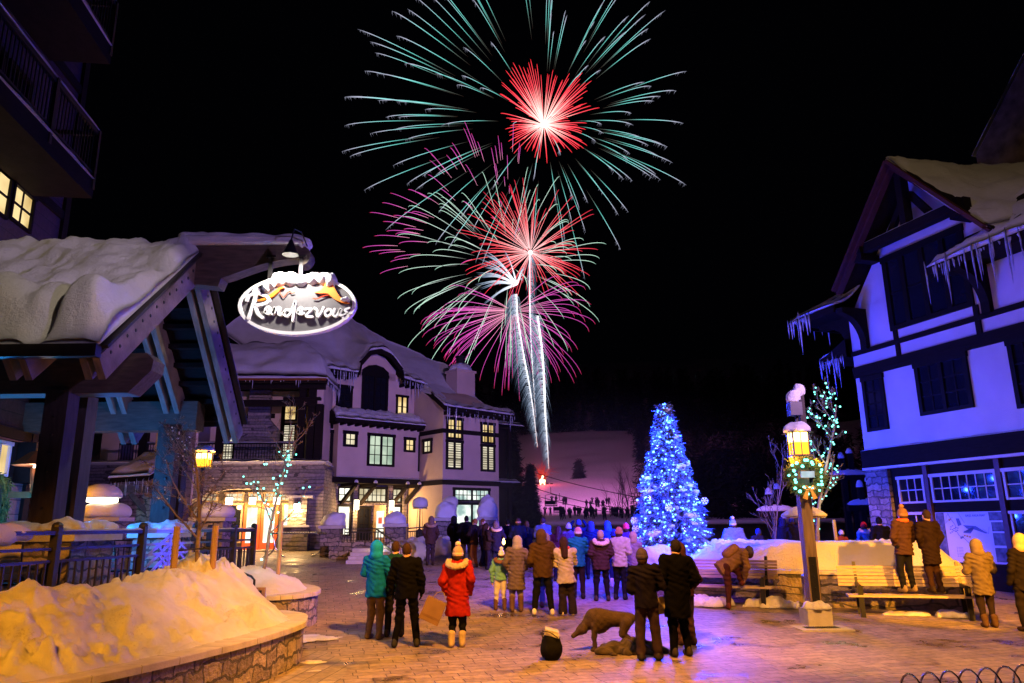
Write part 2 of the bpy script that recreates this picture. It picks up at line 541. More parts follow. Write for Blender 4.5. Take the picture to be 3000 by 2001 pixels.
# ================================================================== helpers for buildings
def sheet(ctrl, ns, nt, thick, lump=.12, freq=.8, prof=None, seed=0.0, edge=.0):
    """a closed thick sheet over pairs of border points (low edge, high edge): snow lying on a roof"""
    lows = [c[0] for c in ctrl]; tops = [c[1] for c in ctrl]
    up = []; dn = []
    for i in range(ns):
        a = Vector(pl(lows, i / (ns - 1))); b = Vector(pl(tops, i / (ns - 1)))
        for j in range(nt):
            t = j / (nt - 1)
            p = a.lerp(b, t)
            if prof: p.z += prof(t)
            dn.append(p.copy())
            e = min(1.0, min(t, 1 - t) * 7 + .35) * min(1.0, min(i, ns - 1 - i) / (ns - 1) * 14 + .45)
            n = fbm((p.x * freq + seed, p.y * freq, p.z * freq), 4)
            up.append(p + Vector((0, 0, thick * e + lump * n * e)))
    m = MB()
    k = len(up)
    F = grid_faces(ns, nt)
    m.add(up + dn, F + [tuple(v + k for v in reversed(f)) for f in F])
    rim = [i * nt for i in range(ns)] + [(ns - 1) * nt + j for j in range(1, nt)] + [i * nt + nt - 1 for i in range(ns - 2, -1, -1)] + list(range(nt - 2, 0, -1))
    for a, b in zip(rim, rim[1:] + rim[:1]):
        m.f.append((a, a + k, b + k, b))
    return m


ICE = []
def icicles(par, fr, pts, lmin, lmax, n, r=.025, seed=1):
    """single icicles hanging along an eave"""
    R = random.Random(seed)
    if not ICE:
        for k in range(3):
            b = MB().tube([(0, 0, 0), (.1 * (k - 1), 0, -.35), (.05, .05 * k, -.7), (0, 0, -1)], [1, .75, .45, .05], 6)
            ICE.append(b)
    Mi = W[par.name].inverted() @ fr
    for i in range(n):
        t = min(1, max(0, (i + .5) / n + R.gauss(0, .03) + .012 * math.sin(i * 1.3)))
        p = Mi @ Vector(pl(pts, t))
        L = lerp(lmin * .6, lmax, R.random() ** 2.4)
        b = ICE[i % 3]
        rr = r * (.6 + .9 * R.random())
        v = [(x * rr + p.x, y * rr + p.y, z * L + p.z) for x, y, z in b.v]
        mesh_obj('icicle', v, b.f, M['ice'], par, None, True)


def win(par, fr, x0, z0, x1, z1, y, room, cols, rows, fw=.12, mats=('dark_frame', 'dark_frame'), d=.07, mull=0, mw=.022):
    """a window: casing proud of the wall, with its pane and its bars as sub-parts"""
    f = MB()
    f.box(x0, x0 + fw, y - d, y + .03, z0, z1).box(x1 - fw, x1, y - d, y + .03, z0, z1)
    f.box(x0 + fw, x1 - fw, y - d, y + .03, z0, z0 + fw * .8).box(x0 - .03, x1 + .03, y - d - .02, y + .03, z1 - fw, z1 + .02)
    if mull:
        for k in range(1, mull + 1):
            xm = lerp(x0, x1, k / (mull + 1))
            f.box(xm - fw * .45, xm + fw * .45, y - d + .005, y + .02, z0 + fw * .8, z1 - fw)
    o = f.build('window', M[mats[0]], par, fr)
    MB().box(x0 + fw * .6, x1 - fw * .6, y - .012, y + .005, z0 + fw * .5, z1 - fw * .6).build('pane', M[room], o, fr)
    g = MB()
    n = mull + 1
    for s in range(n):
        a = lerp(x0, x1, s / n) + fw * (1 if s == 0 else .45); b = lerp(x0, x1, (s + 1) / n) - fw * (1 if s == n - 1 else .45)
        for k in range(1, cols):
            xm = lerp(a, b, k / cols); g.box(xm - mw, xm + mw, y - .034, y - .0125, z0 + fw * .8, z1 - fw)
        for k in range(1, rows):
            zm = lerp(z0 + fw * .8, z1 - fw, k / rows); g.box(a, b, y - .040, y - .0126, zm - mw, zm + mw)
    if g.v: g.build('glazing_bar', M[mats[1]], o, fr)
    return o


# ================================================================== ground
def groundsheet():
    xs = np.concatenate([np.linspace(-90, -30, 7)[:-1], np.linspace(-30, 30, 61), np.linspace(30, 90, 7)[1:]])
    ys = np.linspace(-12, 64, 77)
    V = [(x, y, gz(y)) for x in xs for y in ys]
    o = mesh_obj('plaza', V, grid_faces(len(xs), len(ys)), brickmat('pavers', (.36, .29, .23), (.25, .20, .17), (.055, .045, .04), .40, .23, .008, .6, .6, 'XY', rad(-14), .03, .014, .26), None, None)
    return tag(o, kind='structure')


groundsheet()
# curved border course of longer slabs along the low wall on the left
arc = spline([(-3.25, 13.75, 0), (-2.55, 12.2, 0), (-2.45, 10.6, 0), (-2.7, 9, 0), (-3.1, 7.4, 0)], 8)
b = MB()
vs = []
for i, p in enumerate(arc):
    q = Vector((-3.62 - (.25 if i > 20 else 0) + (.32 if 6 < i < 22 else 0), p.y, 0))
    for k in range(5):
        r_ = p.lerp(q, k / 4); vs.append((r_.x, r_.y, .005))
b.add(vs, grid_faces(len(arc), 5))
tag(b.build('border_paving', brickmat('border_slabs', (.36, .31, .26), (.27, .23, .20), (.06, .05, .045), .62, .24, .008, .6, .5, 'XY', rad(96), .03, .012, .32)), kind='structure')


def hill_z(x, y):
    ks = [(40, .9), (60, 1.75), (110, 2.7), (150, 4.1), (172, 6.2), (222, 14.0), (250, 17.5), (300, 29), (350, 44.0), (380, 47), (520, 95), (700, 150)]
    for (a, za), (c, zc) in zip(ks, ks[1:]):
        if y <= c:
            z = lerp(za, zc, max(0, (y - a)) / (c - a)); break
    else:
        z = ks[-1][1]
    if y > 150: z += (x - 20) * .03 * min(1, (y - 150) / 150)
    return z + fbm((x * .03, y * .03, 2), 3) * min(1.6, max(0, y - 130) * .02)


V = []
xs = np.linspace(-260, 300, 113); ys = np.concatenate([np.linspace(58, 150, 24)[:-1], np.linspace(150, 420, 91)[:-1], np.linspace(420, 700, 15)])
V = [(x, y, hill_z(x, y) + (.0 if y > 70 else -.35 + (y - 58) * .03)) for x in xs for y in ys]
mh = snowmat('slope_snow', .06, .25)
tag(mesh_obj('snow_hill', V, grid_faces(len(xs), len(ys)), mh, None, None, True), kind='structure')

# raised terrace of the restaurant on the left
b = MB().slab([(-24, 6), (-6.75, 6), (-6.35, 10), (-6.2, 12.5), (-6.1, 18.8), (-9.5, 21.5), (-24, 22)], -.05, .86)
tag(b.build('terrace', brickmat('terrace_paving', (.42, .36, .31), (.30, .27, .25), (.07, .06, .06), .4, .25, .01, .7, .4, 'XY', .2)), kind='structure')


# ================================================================== snow-filled planters
def planter(name, label, line, z_top, zb, inner, snow_f, cap_w=.42, n=10):
    """line: outer edge of the coping; a stone wall below, a coping on it, soil side = inner polygon"""
    t = thing(name, label, 'planter wall', (line[0][0], line[0][1], zb(line[0][1])))
    pts = spline([(x, y, 0) for x, y in line], n)
    nrm = []
    for i in range(len(pts)):
        d = (pts[min(i + 1, len(pts) - 1)] - pts[max(i - 1, 0)]).normalized()
        nrm.append(Vector((-d.y, d.x, 0)))
    b = MB(); vs = []
    for p, q in zip(pts, nrm):
        o = p + q * .06; i_ = p + q * .36; g = zb(p.y) - .1
        vs += [(o.x, o.y, g), (o.x, o.y, z_top - .085), (i_.x, i_.y, z_top - .085), (i_.x, i_.y, g)]
    k = len(pts)
    fs = [(i * 4 + a, i * 4 + (a + 1) % 4, (i + 1) * 4 + (a + 1) % 4, (i + 1) * 4 + a) for i in range(k - 1) for a in range(4)]
    fs += [(0, 1, 2, 3), ((k - 1) * 4 + 3, (k - 1) * 4 + 2, (k - 1) * 4 + 1, (k - 1) * 4)]
    # masonry runs along the wall, so its stones are laid out in developed length
    o = b.add(vs, fs).build('stone_wall', M['stone'], t, IDM)
    b = MB(); seg_n = 5
    for s in range(0, k - 1, seg_n):
        e = min(s + seg_n, k - 1)
        vs = []
        for i in range(s, e + 1):
            p, q = pts[i], nrm[i]
            pp = Vector(p)
            if i == s and s: pp = pp + (pts[i + 1] - p).normalized() * .012
            o_ = pp; i_ = pp + q * cap_w
            vs += [(o_.x, o_.y, z_top - .085), (o_.x, o_.y, z_top - .012), (o_.x + q.x * .012, o_.y + q.y * .012, z_top), (i_.x, i_.y, z_top), (i_.x, i_.y, z_top - .085)]
        m_ = e - s + 1
        fs = [(i * 5 + a, i * 5 + (a + 1) % 5, (i + 1) * 5 + (a + 1) % 5, (i + 1) * 5 + a) for i in range(m_ - 1) for a in range(5)]
        fs += [(0, 1, 2, 3, 4), tuple((m_ - 1) * 5 + a for a in (4, 3, 2, 1, 0))]
        b.add(vs, fs)
    b.build('coping', M['concrete'], t, IDM)
    return t, pts, nrm


def snowbank(name, label, outer, innr, zf, nu, nv, m='snow', cat='snow bank'):
    """a bank of snow between two lines; zf(p, u, v) gives its surface, closed down to the soil"""
    vs = []
    for i in range(nu):
        a = Vector(pl(outer, i / (nu - 1))); c = Vector(pl(innr, i / (nu - 1)))
        for j in range(nv):
            v = j / (nv - 1)
            p = a.lerp(c, v)
            vs.append((p.x, p.y, zf(p, i / (nu - 1), v)))
    k = len(vs)
    F = grid_faces(nu, nv)
    low = [(x, y, .35) for x, y, z in vs]
    b = MB().add(vs + low, F)
    rim = [i * nv for i in range(nu)] + [(nu - 1) * nv + j for j in range(1, nv)] + [i * nv + nv - 1 for i in range(nu - 2, -1, -1)] + list(range(nv - 2, 0, -1))
    for a, c in zip(rim, rim[1:] + rim[:1]): b.f.append((a, c, c + k, a + k))
    o = b.build(name, M[m], None, None, True)
    return tag(o, label, cat)


# near planter: the coping swings from the lower left of the view round to a blunt tip
L1 = [(-5.2, 6.6), (-4.3, 8.2), (-3.88, 9.3), (-3.48, 10.8), (-3.30, 12.28), (-3.42, 13.1), (-3.62, 13.72), (-4.1, 14.25), (-4.8, 14.45)]
planter('stone_planter', 'curved stone planter wall with tan coping around the nearest snow bank', L1, .62, gz, None, None)
def chunk(x, y, f):
    d = noise.voronoi(Vector((x * f, y * f, 3.3)))[0]
    return min(1.0, (d[1] - d[0]) * 1.6)
def z1f(p, u, v):
    e = min(1, v * 8) * min(1, (1 - v) * 6 + .55)
    hump = .55 * math.exp(-(((v - .66) / .34) ** 2)) + .34 * math.exp(-(((u - .60) / .16) ** 2 + ((v - .62) / .25) ** 2)) + .22 * math.exp(-(((u - .78) / .10) ** 2 + ((v - .45) / .2) ** 2)) + .16 * math.exp(-(((u - .28) / .12) ** 2 + ((v - .35) / .18) ** 2))
    tip = 1 - .60 * max(0, (u - .84) / .16)
    n = fbm((p.x * .75, p.y * .75, 3.1), 3)
    zone = max(0, min(1, .5 + 2.2 * fbm((p.x * .8 + 7, p.y * .8, 1.0), 2)))
    n2 = fbm((p.x * 2.2, p.y * 2.2, 8.1), 4)
    ck = chunk(p.x + .2 * n2, p.y, 3.4) * .13 + chunk(p.x, p.y + .1 * n2, 7.5) * .055
    return .60 + e * (.10 + hump * tip + .20 * n + .07 * n2 + zone * (ck * 1.25 - .05)) + .016 * fbm((p.x * 9, p.y * 9, 2), 4)
o1 = [(x - .30 * (1 if y < 13 else .6), y - (.0 if y < 13 else .3), 0) for x, y in [(-5.2, 6.6), (-4.3, 8.2), (-3.88, 9.3), (-3.48, 10.8), (-3.30, 12.28), (-3.42, 13.1), (-3.62, 13.72), (-4.1, 14.25), (-4.8, 14.45)]]
i1 = [(-7.6, 6.4, 0), (-6.9, 8.0, 0), (-6.55, 9.3, 0), (-6.3, 10.8, 0), (-6.2, 12.2, 0), (-6.1, 13.1, 0), (-6.0, 13.7, 0), (-5.7, 14.2, 0), (-5.4, 14.4, 0)]
o1s = [tuple(p) for p in spline(o1, 10)]; i1s = [tuple(p) for p in spline(i1, 10)]
snowbank('snow_bank', 'big lumpy snow bank lit amber, behind the nearest coping at lower left', o1s, i1s, z1f, 270, 120, 'snow_old')
# second planter beyond the steps
L2 = [(-5.6, 15.25), (-5.1, 15.32), (-4.6, 15.5), (-4.26, 15.9), (-4.12, 16.6), (-4.36, 17.6), (-4.9, 18.6), (-5.6, 19.6)]
planter('stone_planter', 'lower curved stone planter wall beyond the steps, with pale coping', L2, .77, gz, None, None)
def z2f(p, u, v):
    e = min(1, v * 6)
    n = abs(fbm((p.x * 1.2, p.y * 1.2, 5.1), 4)) + .3 * chunk(p.x, p.y, 5) * max(0, fbm((p.x, p.y, 9), 2) + .2)
    n3 = abs(fbm((p.x * 5, p.y * 5, 1.7), 3))
    back = math.exp(-((u - .62) / .3) ** 2)
    return .75 + e * (.05 + .42 * min(1, v * 1.3) * back + .12 * n - .04 * n3)
snowbank('snow_bank', 'smoother white snow bank on the second planter, around the lit sapling', [tuple(p - Vector((.28, -.05, 0))) for p in spline([(x, y, 0) for x, y in L2], 8)], [tuple(p) for p in spline([(-5.7, 15.6, 0), (-5.8, 16, 0), (-5.9, 16.4, 0), (-5.95, 16.9, 0), (-6.0, 17.3, 0), (-6.0, 17.9, 0), (-6.0, 18.6, 0), (-5.9, 19.4, 0)], 8)], z2f, 80, 40)
# long planter on the right
L3 = [(5.0, 25.0), (4.0, 23.8), (3.45, 22.5), (3.40, 21.2), (3.9, 20.3), (4.8, 19.5), (5.9, 18.85), (7.1, 18.2), (8.4, 17.7), (9.6, 17.3), (10.2, 17.5), (10.4, 18.2), (10.45, 19)]
planter('stone_planter', 'long low stone wall behind the two benches, holding the christmas tree bed', L3, .97, gz, None, None)
def z3f(p, u, v):
    e = min(1, v * 9)
    side = min(1, max(0, (p.x - 4.6) / 1.2)) * min(1, max(0.25, (10.3 - p.x) / .7))
    n = fbm((p.x * .9, p.y * .9, 1.1), 4)
    chunk_ = .8 - chunk(p.x, p.y, 4.2) - .5 * chunk(p.x, p.y, 8)
    rough = max(0, 1 - abs(p.x - 5.6) / 1.5) + .6 * max(0, 1 - abs(p.x - 9.2) / .9)
    rise = min(1, (v / .16)) ** (.7 if p.x > 7 else 1.1)
    rise = lerp(rise, min(1, v / .5), max(0, min(1, 1 - abs(p.x - 5.4) / 1.3)))
    return .96 + e * (.05 + .58 * rise * side * (1 if p.x < 9.0 else 1.0) + .05 * n - .13 * chunk_ * rough)
snowbank('snow_bank', 'wide flat-topped snow bank behind the benches, amber on its right end', [tuple(p + Vector((.1, .30, 0))) for p in spline([(x, y, 0) for x, y in L3], 9)], [tuple(p) for p in spline([(6.0, 24.4, 0), (5.6, 24.0, 0), (5.6, 23.5, 0), (5.8, 23.0, 0), (6.2, 22.4, 0), (6.6, 21.9, 0), (7.0, 21.5, 0), (7.6, 21.0, 0), (8.4, 20.5, 0), (9.0, 20.0, 0), (9.5, 19.4, 0), (9.7, 19.0, 0), (9.8, 18.8, 0)], 9)], z3f, 190, 70)

# ================================================================== tall lodge on the left with balconies
TL = thing('lodge_tower', 'tall dark lodge with snow-dusted balconies and amber windows at upper left', 'building', (-10.9, 18, 0), math.atan2(1, -.13))
TW = W[TL.name]        # local x runs back along the face, local -y points to the square
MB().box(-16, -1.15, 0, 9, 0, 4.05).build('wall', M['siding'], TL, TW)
MB().box(-16, -1.15, 0, 9, 4.051, 22).build('wall', M['siding_shaded'], TL, TW)
b = MB()
for z in (3.95, 9.25, 12.6, 15.9): b.box(-16, -1.1, -.06, -.002, z, z + .22)
b.box(-1.35, -1.1, -.075, -.003, .86, 22).box(-2.1, -1.95, -.07, -.003, .86, 3.9)
b.build('corner_board', M['dark_wood'], TL, TW)
for k, z in enumerate((9.15, 12.5)):
    o = MB().box(-16, -2.9, -1.32, -.003, z, z + .42).build('balcony', M['dark_wood'], TL, TW)
    b = MB().box(-16, -2.9, -1.32, -1.24, z + 1.50, z + 1.60)
    b.box(-16, -2.9, -1.30, -1.26, z + .55, z + .60).box(-2.96, -2.9, -1.26, 0, z + 1.5, z + 1.6).box(-2.96, -2.9, -1.26, 0, z + .55, z + .6)
    x = -15.9
    while x < -2.9:
        b.box(x, x + .025, -1.29, -1.27, z + .6, z + 1.5); x += .13
    for x in (-12.5, -8.6, -5.0, -2.95): b.box(x - .05, x + .05, -1.34, -1.24, z + .2, z + 1.62)
    b.build('railing', M['black'], o, TW)
    mb = sheet([((-16, -1.33, z + 1.602), (-16, -1.21, z + 1.602)), ((-2.95, -1.33, z + 1.602), (-2.95, -1.21, z + 1.602))], 60, 5, .10, .05, 2)
    mb.build('snow', M['snow'], o, TW, True)
    mb = sheet([((-16, -1.36, z + .423), (-16, -1.31, z + .423)), ((-3.0, -1.36, z + .423), (-3.0, -1.31, z + .423))], 60, 4, .05, .06, 2.5)
    mb.build('snow', M['snow'], o, TW, True)
win(TL, TW, -4.62, 8.28, -3.62, 9.22, 0, 'room_warm', 2, 2, .07)
win(TL, TW, -3.56, 8.36, -2.66, 9.20, 0, 'room_warm', 2, 2, .07)
win(TL, TW, -7.2, 8.28, -4.9, 9.22, 0, 'room_warm', 4, 2, .07)
for x0, x1, z0, z1 in [(-5.6, -4.6, 9.6, 11.5), (-4.4, -3.5, 9.6, 11.5), (-8.6, -7.4, 9.6, 11.6), (-5.2, -4.2, 13.0, 15)]:
    win(TL, TW, x0, z0, x1, z1, 0, 'glass_dark', 2, 3, .08)
win(TL, TW, -2.62, 3.15, -2.15, 3.85, 0, 'room_warm', 1, 1, .06, ('stucco_white', 'dark_frame'))
# duct box under the canopy
d_ = MB().box(-1.9, -1.2, -.42, -.003, 3.05, 3.9).build('vent_box', M['dark_frame'], TL, TW)

# ================================================================== timber pavilion
PV = thing('timber_pavilion', 'heavy timber pavilion with stone piers and a deep lumpy snow roof', 'pavilion', (-7.4, 14, .86))
def pier(x0, x1, y0, y1, zc, seed):
    b = MB(); n = 6
    b.box(x0 + .09, x1 - .09, y0 + .09, y1 - .09, .8, zc - .17)
    o = b.build('stone_pier', M['stone'], PV, IDM)
    MB().box(x0, x1, y0, y1, zc - .17, zc).build('pier_cap', M['concrete'], o, IDM)
    P, Q = surfnet(lambda X, Y, Z: smin(smin(ell(X, Y, Z, (x0 + .25, y0 + .22, zc - .02), (.34, .30, .17)), ell(X, Y, Z, (x1 - .28, y0 + .2, zc - .02), (.33, .26, .2)), .1), ell(X, Y, Z, (x1 - .25, y1 - .35, zc), (.26, .4, .16)), .1) + .05 * np.sin(X * 21 + seed) * np.sin(Y * 17) * np.cos(Z * 15), (x0 - .1, y0 - .1, zc - .02), (x1 + .1, y1 + .1, zc + .3), .035)
    P[:, 2] = np.maximum(P[:, 2], zc + .001)
    mesh_obj('snow', P, Q, M['snow'], o, IDM, True)
pier(-7.98, -6.72, 11.85, 13.3, 2.06, 1)
pier(-7.95, -6.85, 15.9, 17.1, 2.06, 2)
for y in (12.15, 12.72):
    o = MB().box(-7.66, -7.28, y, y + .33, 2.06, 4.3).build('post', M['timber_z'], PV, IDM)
    b = MB()
    for k in range(7): b.lathe((-7.47, y - .012, 2.4 + k * .29), [(.028, 0), (.028, .0)], 8) if 0 else b.ball((-7.47, y - .005, 2.4 + k * .29), .026, 6)
    b.build('bolt', M['iron'], o, IDM)
for y in (16.2, 16.62):
    o = MB().box(-7.66, -7.26, y, y + .28, 2.06, 4.2).build('post', M['timber_z'], PV, IDM)
    b = MB()
    for k in range(6): b.ball((-7.40, y - .01, 2.5 + k * .3), .035, 6)
    b.build('bolt', M['iron'], o, IDM)
# plates along x, the near one with a chamfered end
XE = -5.98
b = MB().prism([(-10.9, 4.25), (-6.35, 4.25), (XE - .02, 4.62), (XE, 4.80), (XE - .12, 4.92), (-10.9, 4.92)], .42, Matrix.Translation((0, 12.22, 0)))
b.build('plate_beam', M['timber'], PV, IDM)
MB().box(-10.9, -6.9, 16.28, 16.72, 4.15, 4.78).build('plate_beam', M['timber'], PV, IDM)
# paired rafters at each frame, the outermost ones are the drilled rake boards
def rafters(x, w, name='rafter', holes=False):
    for s, (ya, za, yb, zb_) in (('n', (11.05, 4.42, 14.1, 7.05)), ('f', (17.0, 4.05, 14.1, 7.05))):
        m = 'timber_y' if not holes else 'timber_y'
        b = MB().beam((x - w, ya, za), (x - w, yb, zb_), .10, .40, (1, 0, 0)) if 0 else MB()
        d = Vector((0, yb - ya, zb_ - za)).normalized(); nn = Vector((0, -d.z, d.y)) if d.y > 0 else Vector((0, d.z, -d.y))
        if nn.z < 0: nn = -nn
        for q in (-1, 1):
            A = Vector((x + q * w, ya, za)); B = Vector((x + q * w, yb, zb_))
            vs = []
            for pnt in (A, B):
                for sx in (-.055, .055):
                    for sn in (-.2, .2): vs.append(pnt + Vector((sx, 0, 0)) + nn * sn)
            b.add(vs, [(0, 1, 3, 2), (4, 6, 7, 5), (0, 4, 5, 1), (2, 3, 7, 6), (0, 2, 6, 4), (1, 5, 7, 3)])
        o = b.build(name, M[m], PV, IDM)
        if holes:
            b = MB()
            for k in range(13):
                pnt = Vector((x + w + .057, lerp(ya, yb, .08 + k * .07), lerp(za, zb_, .08 + k * .07))) + nn * (.06 if k % 2 else .10)
                b.add([pnt + Vector((0, .033 * math.cos(a * PI / 5), .033 * math.sin(a * PI / 5))) for a in range(10)] + [pnt + Vector((.012, .02 * math.cos(a * PI / 5), .02 * math.sin(a * PI / 5))) for a in range(10)], [tuple(range(10, 20))] + [(a, (a + 1) % 10, (a + 1) % 10 + 10, a + 10) for a in range(10)])
            b.build('bolt_hole', M['black'], o, IDM)
rafters(-6.32, .10, 'rake_board', True)
for x in (-7.45, -8.6, -9.8): rafters(x, .12)
b = MB()
for k in range(9):
    for (ya, za, yb, zb_) in ((11.1, 4.72, 14.1, 7.33), (16.95, 4.36, 14.1, 7.33)):
        y = lerp(ya, yb, .04 + k * .115); z = lerp(za, zb_, .04 + k * .115)
        b.box(-10.8, -6.19, y - .09, y + .09, z - .07, z + .03)
b.build('purlin', M['dark_wood'], PV, IDM)
rf = MB()
for (ya, za, yb, zb_) in ((10.95, 4.62, 14.1, 7.36), (17.05, 4.28, 14.1, 7.36)):
    vs = [(x, y, z + dz) for dz in (0.03, .10) for (y, z) in ((ya, za), (yb, zb_)) for x in (-10.85, -6.15)]
    rf.add(vs, [(0, 1, 3, 2), (4, 6, 7, 5), (0, 4, 5, 1), (2, 3, 7, 6), (0, 2, 6, 4), (1, 5, 7, 3)])
rfo = rf.build('roof', M['dark_wood'], PV, IDM)
b = MB().beam((-6.12, 10.93, 4.72), (-6.12, 14.1, 7.48), .05, .14, (1, 0, 0)).beam((-6.12, 17.07, 4.38), (-6.12, 14.1, 7.48), .05, .14, (1, 0, 0))
b.box(-10.85, -6.15, 10.78, 10.94, 4.55, 4.74)
b.build('gutter', M['iron'], rfo, IDM)
# snow on the near slope: drooping lobes, a melted hollow, a slumped lower lip
vs = []; nu, nv = 120, 74
for i in range(nu):
    for j in range(nv):
        u = i / (nu - 1); v = j / (nv - 1)
        x = lerp(-10.9, -6.13, u); y = lerp(10.84, 14.32, v); z = lerp(4.74, 7.50, min(1, v * 3.48 / 3.27))
        e = min(1, v * 9 + .25) * min(1, (1 - u) * 16 + .3)
        th = .36 + .32 * fbm((x * .95, y * .95, 4), 3) + .09 * fbm((x * 2.6, y * 2.6, 1), 4)
        groove = sum(math.exp(-((x - gx - .5 * (v - .3) - .12 * math.sin(v * 9)) / wg) ** 2) * max(0, 1 - v * ln) for gx, wg, ln in ((-8.72, .17, 1.35), (-10.0, .2, 1.5), (-7.0, .13, 2.6), (-9.4, .12, 2.4)))
        hole = math.exp(-(((x + 7.55) / .30) ** 2 + ((y - 12.05 - .35 * (x + 7.55)) / .24) ** 2))
        belly = .40 * math.exp(-((v - .16) / .14) ** 2)
        h = e * max(.03, th + belly - .62 * groove - .80 * hole)
        top = .10 * math.exp(-((v - 1) / .12) ** 2)
        vs.append((x + .05 * h * fbm((y * 2, z, 1), 2), y - h * .38, z + h * .72 - top))
k = len(vs)
low = []
for i in range(nu):
    for j in range(nv):
        u = i / (nu - 1); v = j / (nv - 1)
        low.append((lerp(-10.9, -6.14, u), lerp(10.86, 14.32, v), lerp(4.745, 7.48, min(1, v * 3.48 / 3.27))))
b = MB().add(vs + low, grid_faces(nu, nv) + [tuple(q + k for q in reversed(f)) for f in grid_faces(nu, nv)])
rim = [i * nv for i in range(nu)] + [(nu - 1) * nv + j for j in range(1, nv)] + [i * nv + nv - 1 for i in range(nu - 2, -1, -1)] + list(range(nv - 2, 0, -1))
for a, c in zip(rim, rim[1:] + rim[:1]): b.f.append((a, a + k, c + k, c))
b.build('snow', M['snow'], rfo, IDM, True)
sheet([((-10.9, 17.1, 4.40), (-10.9, 14.1, 7.47)), ((-6.08, 17.1, 4.40), (-6.08, 14.1, 7.47))], 40, 26, .30, .1, 1, None, 9).build('snow', M['snow'], rfo, IDM, True)
# ridge beam carried out past the gable, with a scrolled underside and its own long snow cap
pr = [(-10.8, 7.0), (-6.02, 6.66), (-5.70, 6.62), (-5.64, 6.80)]
for k in range(9):
    a = k / 8
    pr.append((lerp(-5.50, -4.15, a), 6.84 + .34 * math.sin(a * PI / 2)))
for k in range(9):
    a = -PI / 2 + PI * .95 * k / 8
    pr.append((-4.13 + .20 * math.cos(a), 7.24 + .20 * math.sin(a)))
pr += [(-6.0, 7.50), (-10.8, 7.50)]
MB().prism(pr, .34, Matrix.Translation((0, 13.88, 0))).build('ridge_beam', M['timber'], PV, IDM)
P, Q = surfnet(lambda X, Y, Z: np.maximum(seg(X, Y, Z, (-6.4, 14.05, 7.56), (-4.18, 14.05, 7.50), .25, .21, .9) + .022 * np.sin(X * 9) * np.cos(Z * 22) + .012 * np.sin(Z * 60), 7.47 - .9 * np.clip(X + 4.2, 0, .3) - Z), (-6.7, 13.7, 7.2), (-3.9, 14.4, 7.85), .03)
mesh_obj('snow', P, Q, M['snow'], rfo, IDM, True)
lamp('POINT', (-8.2, 14.6, 2.6), 340, (.008, .22, 1.0), .3, name='pavilion_blue_light')
lamp('POINT', (-9.6, 13.6, 2.6), 160, (.01, .36, 1.0), .3, name='pavilion_blue_light')
lamp('POINT', (-7.9, 14.6, 1.6), 16, (.03, .36, 1.0), .2, name='pavilion_blue_light')
# ================================================================== the big chalet in the middle
CH = thing('chalet', 'large half-timbered chalet with snowy bell roof, eyebrow dormer and lit windows', 'building', (-9.45, 41, 0), math.atan2(.658, .753))
CW = W[CH.name]
XR = 5.235
YR = -2.34
b = MB()
b.box(-1.6, XR + .5, .7, 9, 7.4, 10.9)                              # upper main wall
b.prism([(1.0, 10.5), (1.0, 11.2), (1.7, 11.85), (2.4, 12.02), (3.1, 11.85), (3.9, 11.15), (3.9, 10.5)], 4, Matrix.Translation((0, .7, 0)))
b.box(-.1, XR, 0, .7, 4.72, 7.7)                                    # bay
b.box(-1.6, -.1, .55, 5, 4.72, 7.6)
b.build('wall', M['stucco'], CH, CW)
b = MB()
b.prism([(YR, 1.0), (YR, 8.66), (-.05, 9.95), (3.0, 11.2), (6.5, 11.2), (6.5, 1.0)], XR + 4.11 - XR, CW and (Matrix.Translation((XR, 0, 0)) @ Matrix(((0, 1, 0, 0), (1, 0, 0, 0), (0, 0, 1, 0), (0, 0, 0, 1)))))
b.build('wall', M['stucco'], CH, CW)
MB().box(-1.6, XR, 1.2, 5, .9, 4.6).build('wall', M['stone_small'], CH, CW)
b = MB()
b.box(-1.7, XR + .01, -.12, 1.25, 4.42, 4.72)                       # string course under the bay
b.box(XR + .012, XR + 4.2, YR - .06, YR - .002, 4.34, 4.61).box(XR - .06, XR - .002, YR - .06, 0, 4.34, 4.61)
b.box(XR, XR + 4.15, YR - .05, YR - .002, 7.24, 7.49).box(XR - .05, XR - .002, YR - .05, 0, 7.24, 7.49)
b.box(-1.6, -.15, .48, .548, 7.35, 7.62).box(XR - .10, XR - .06, -.12, -.002, 5.2, 7.3)
for x in (.9, 2.1, 4.2, 5.0): b.box(x - .09, x + .09, -.42, 1.18, 4.26, 4.42)
b.build('timber_band', M['dark_wood'], CH, CW)
sheet([((-.1, -.14, 4.72), (-.1, -.005, 4.72)), ((XR, -.14, 4.72), (XR, -.005, 4.72))], 50, 4, .06, .03, 3).build('snow', M['snow'], CH, CW, True)
sheet([((XR, YR - .09, 4.612), (XR, YR - .004, 4.612)), ((XR + 4.1, YR - .09, 4.612), (XR + 4.1, YR - .004, 4.612))], 40, 4, .04, .03, 3).build('snow', M['snow'], CH, CW, True)
for x in (.9, 2.1, 4.2, 5.0):
    o = MB().beam((x, -.30, 4.28), (x, 1.18, 3.35), .16, .18).build('bracket', M['dark_wood'], CH, CW)
    MB().lathe((x, -.40, 4.42), [(.11, 0), (.12, .06), (.08, .13), (.02, .16)], 8).build('snow', M['snow'], o, CW, True)
# stone piers of the ground floor
for x in (.45, 1.70, 3.98, 4.98):
    MB().box(x - .13, x + .13, 1.0, 1.24, .95, 4.4).build('stone_column', M['stone_small'], CH, CW)
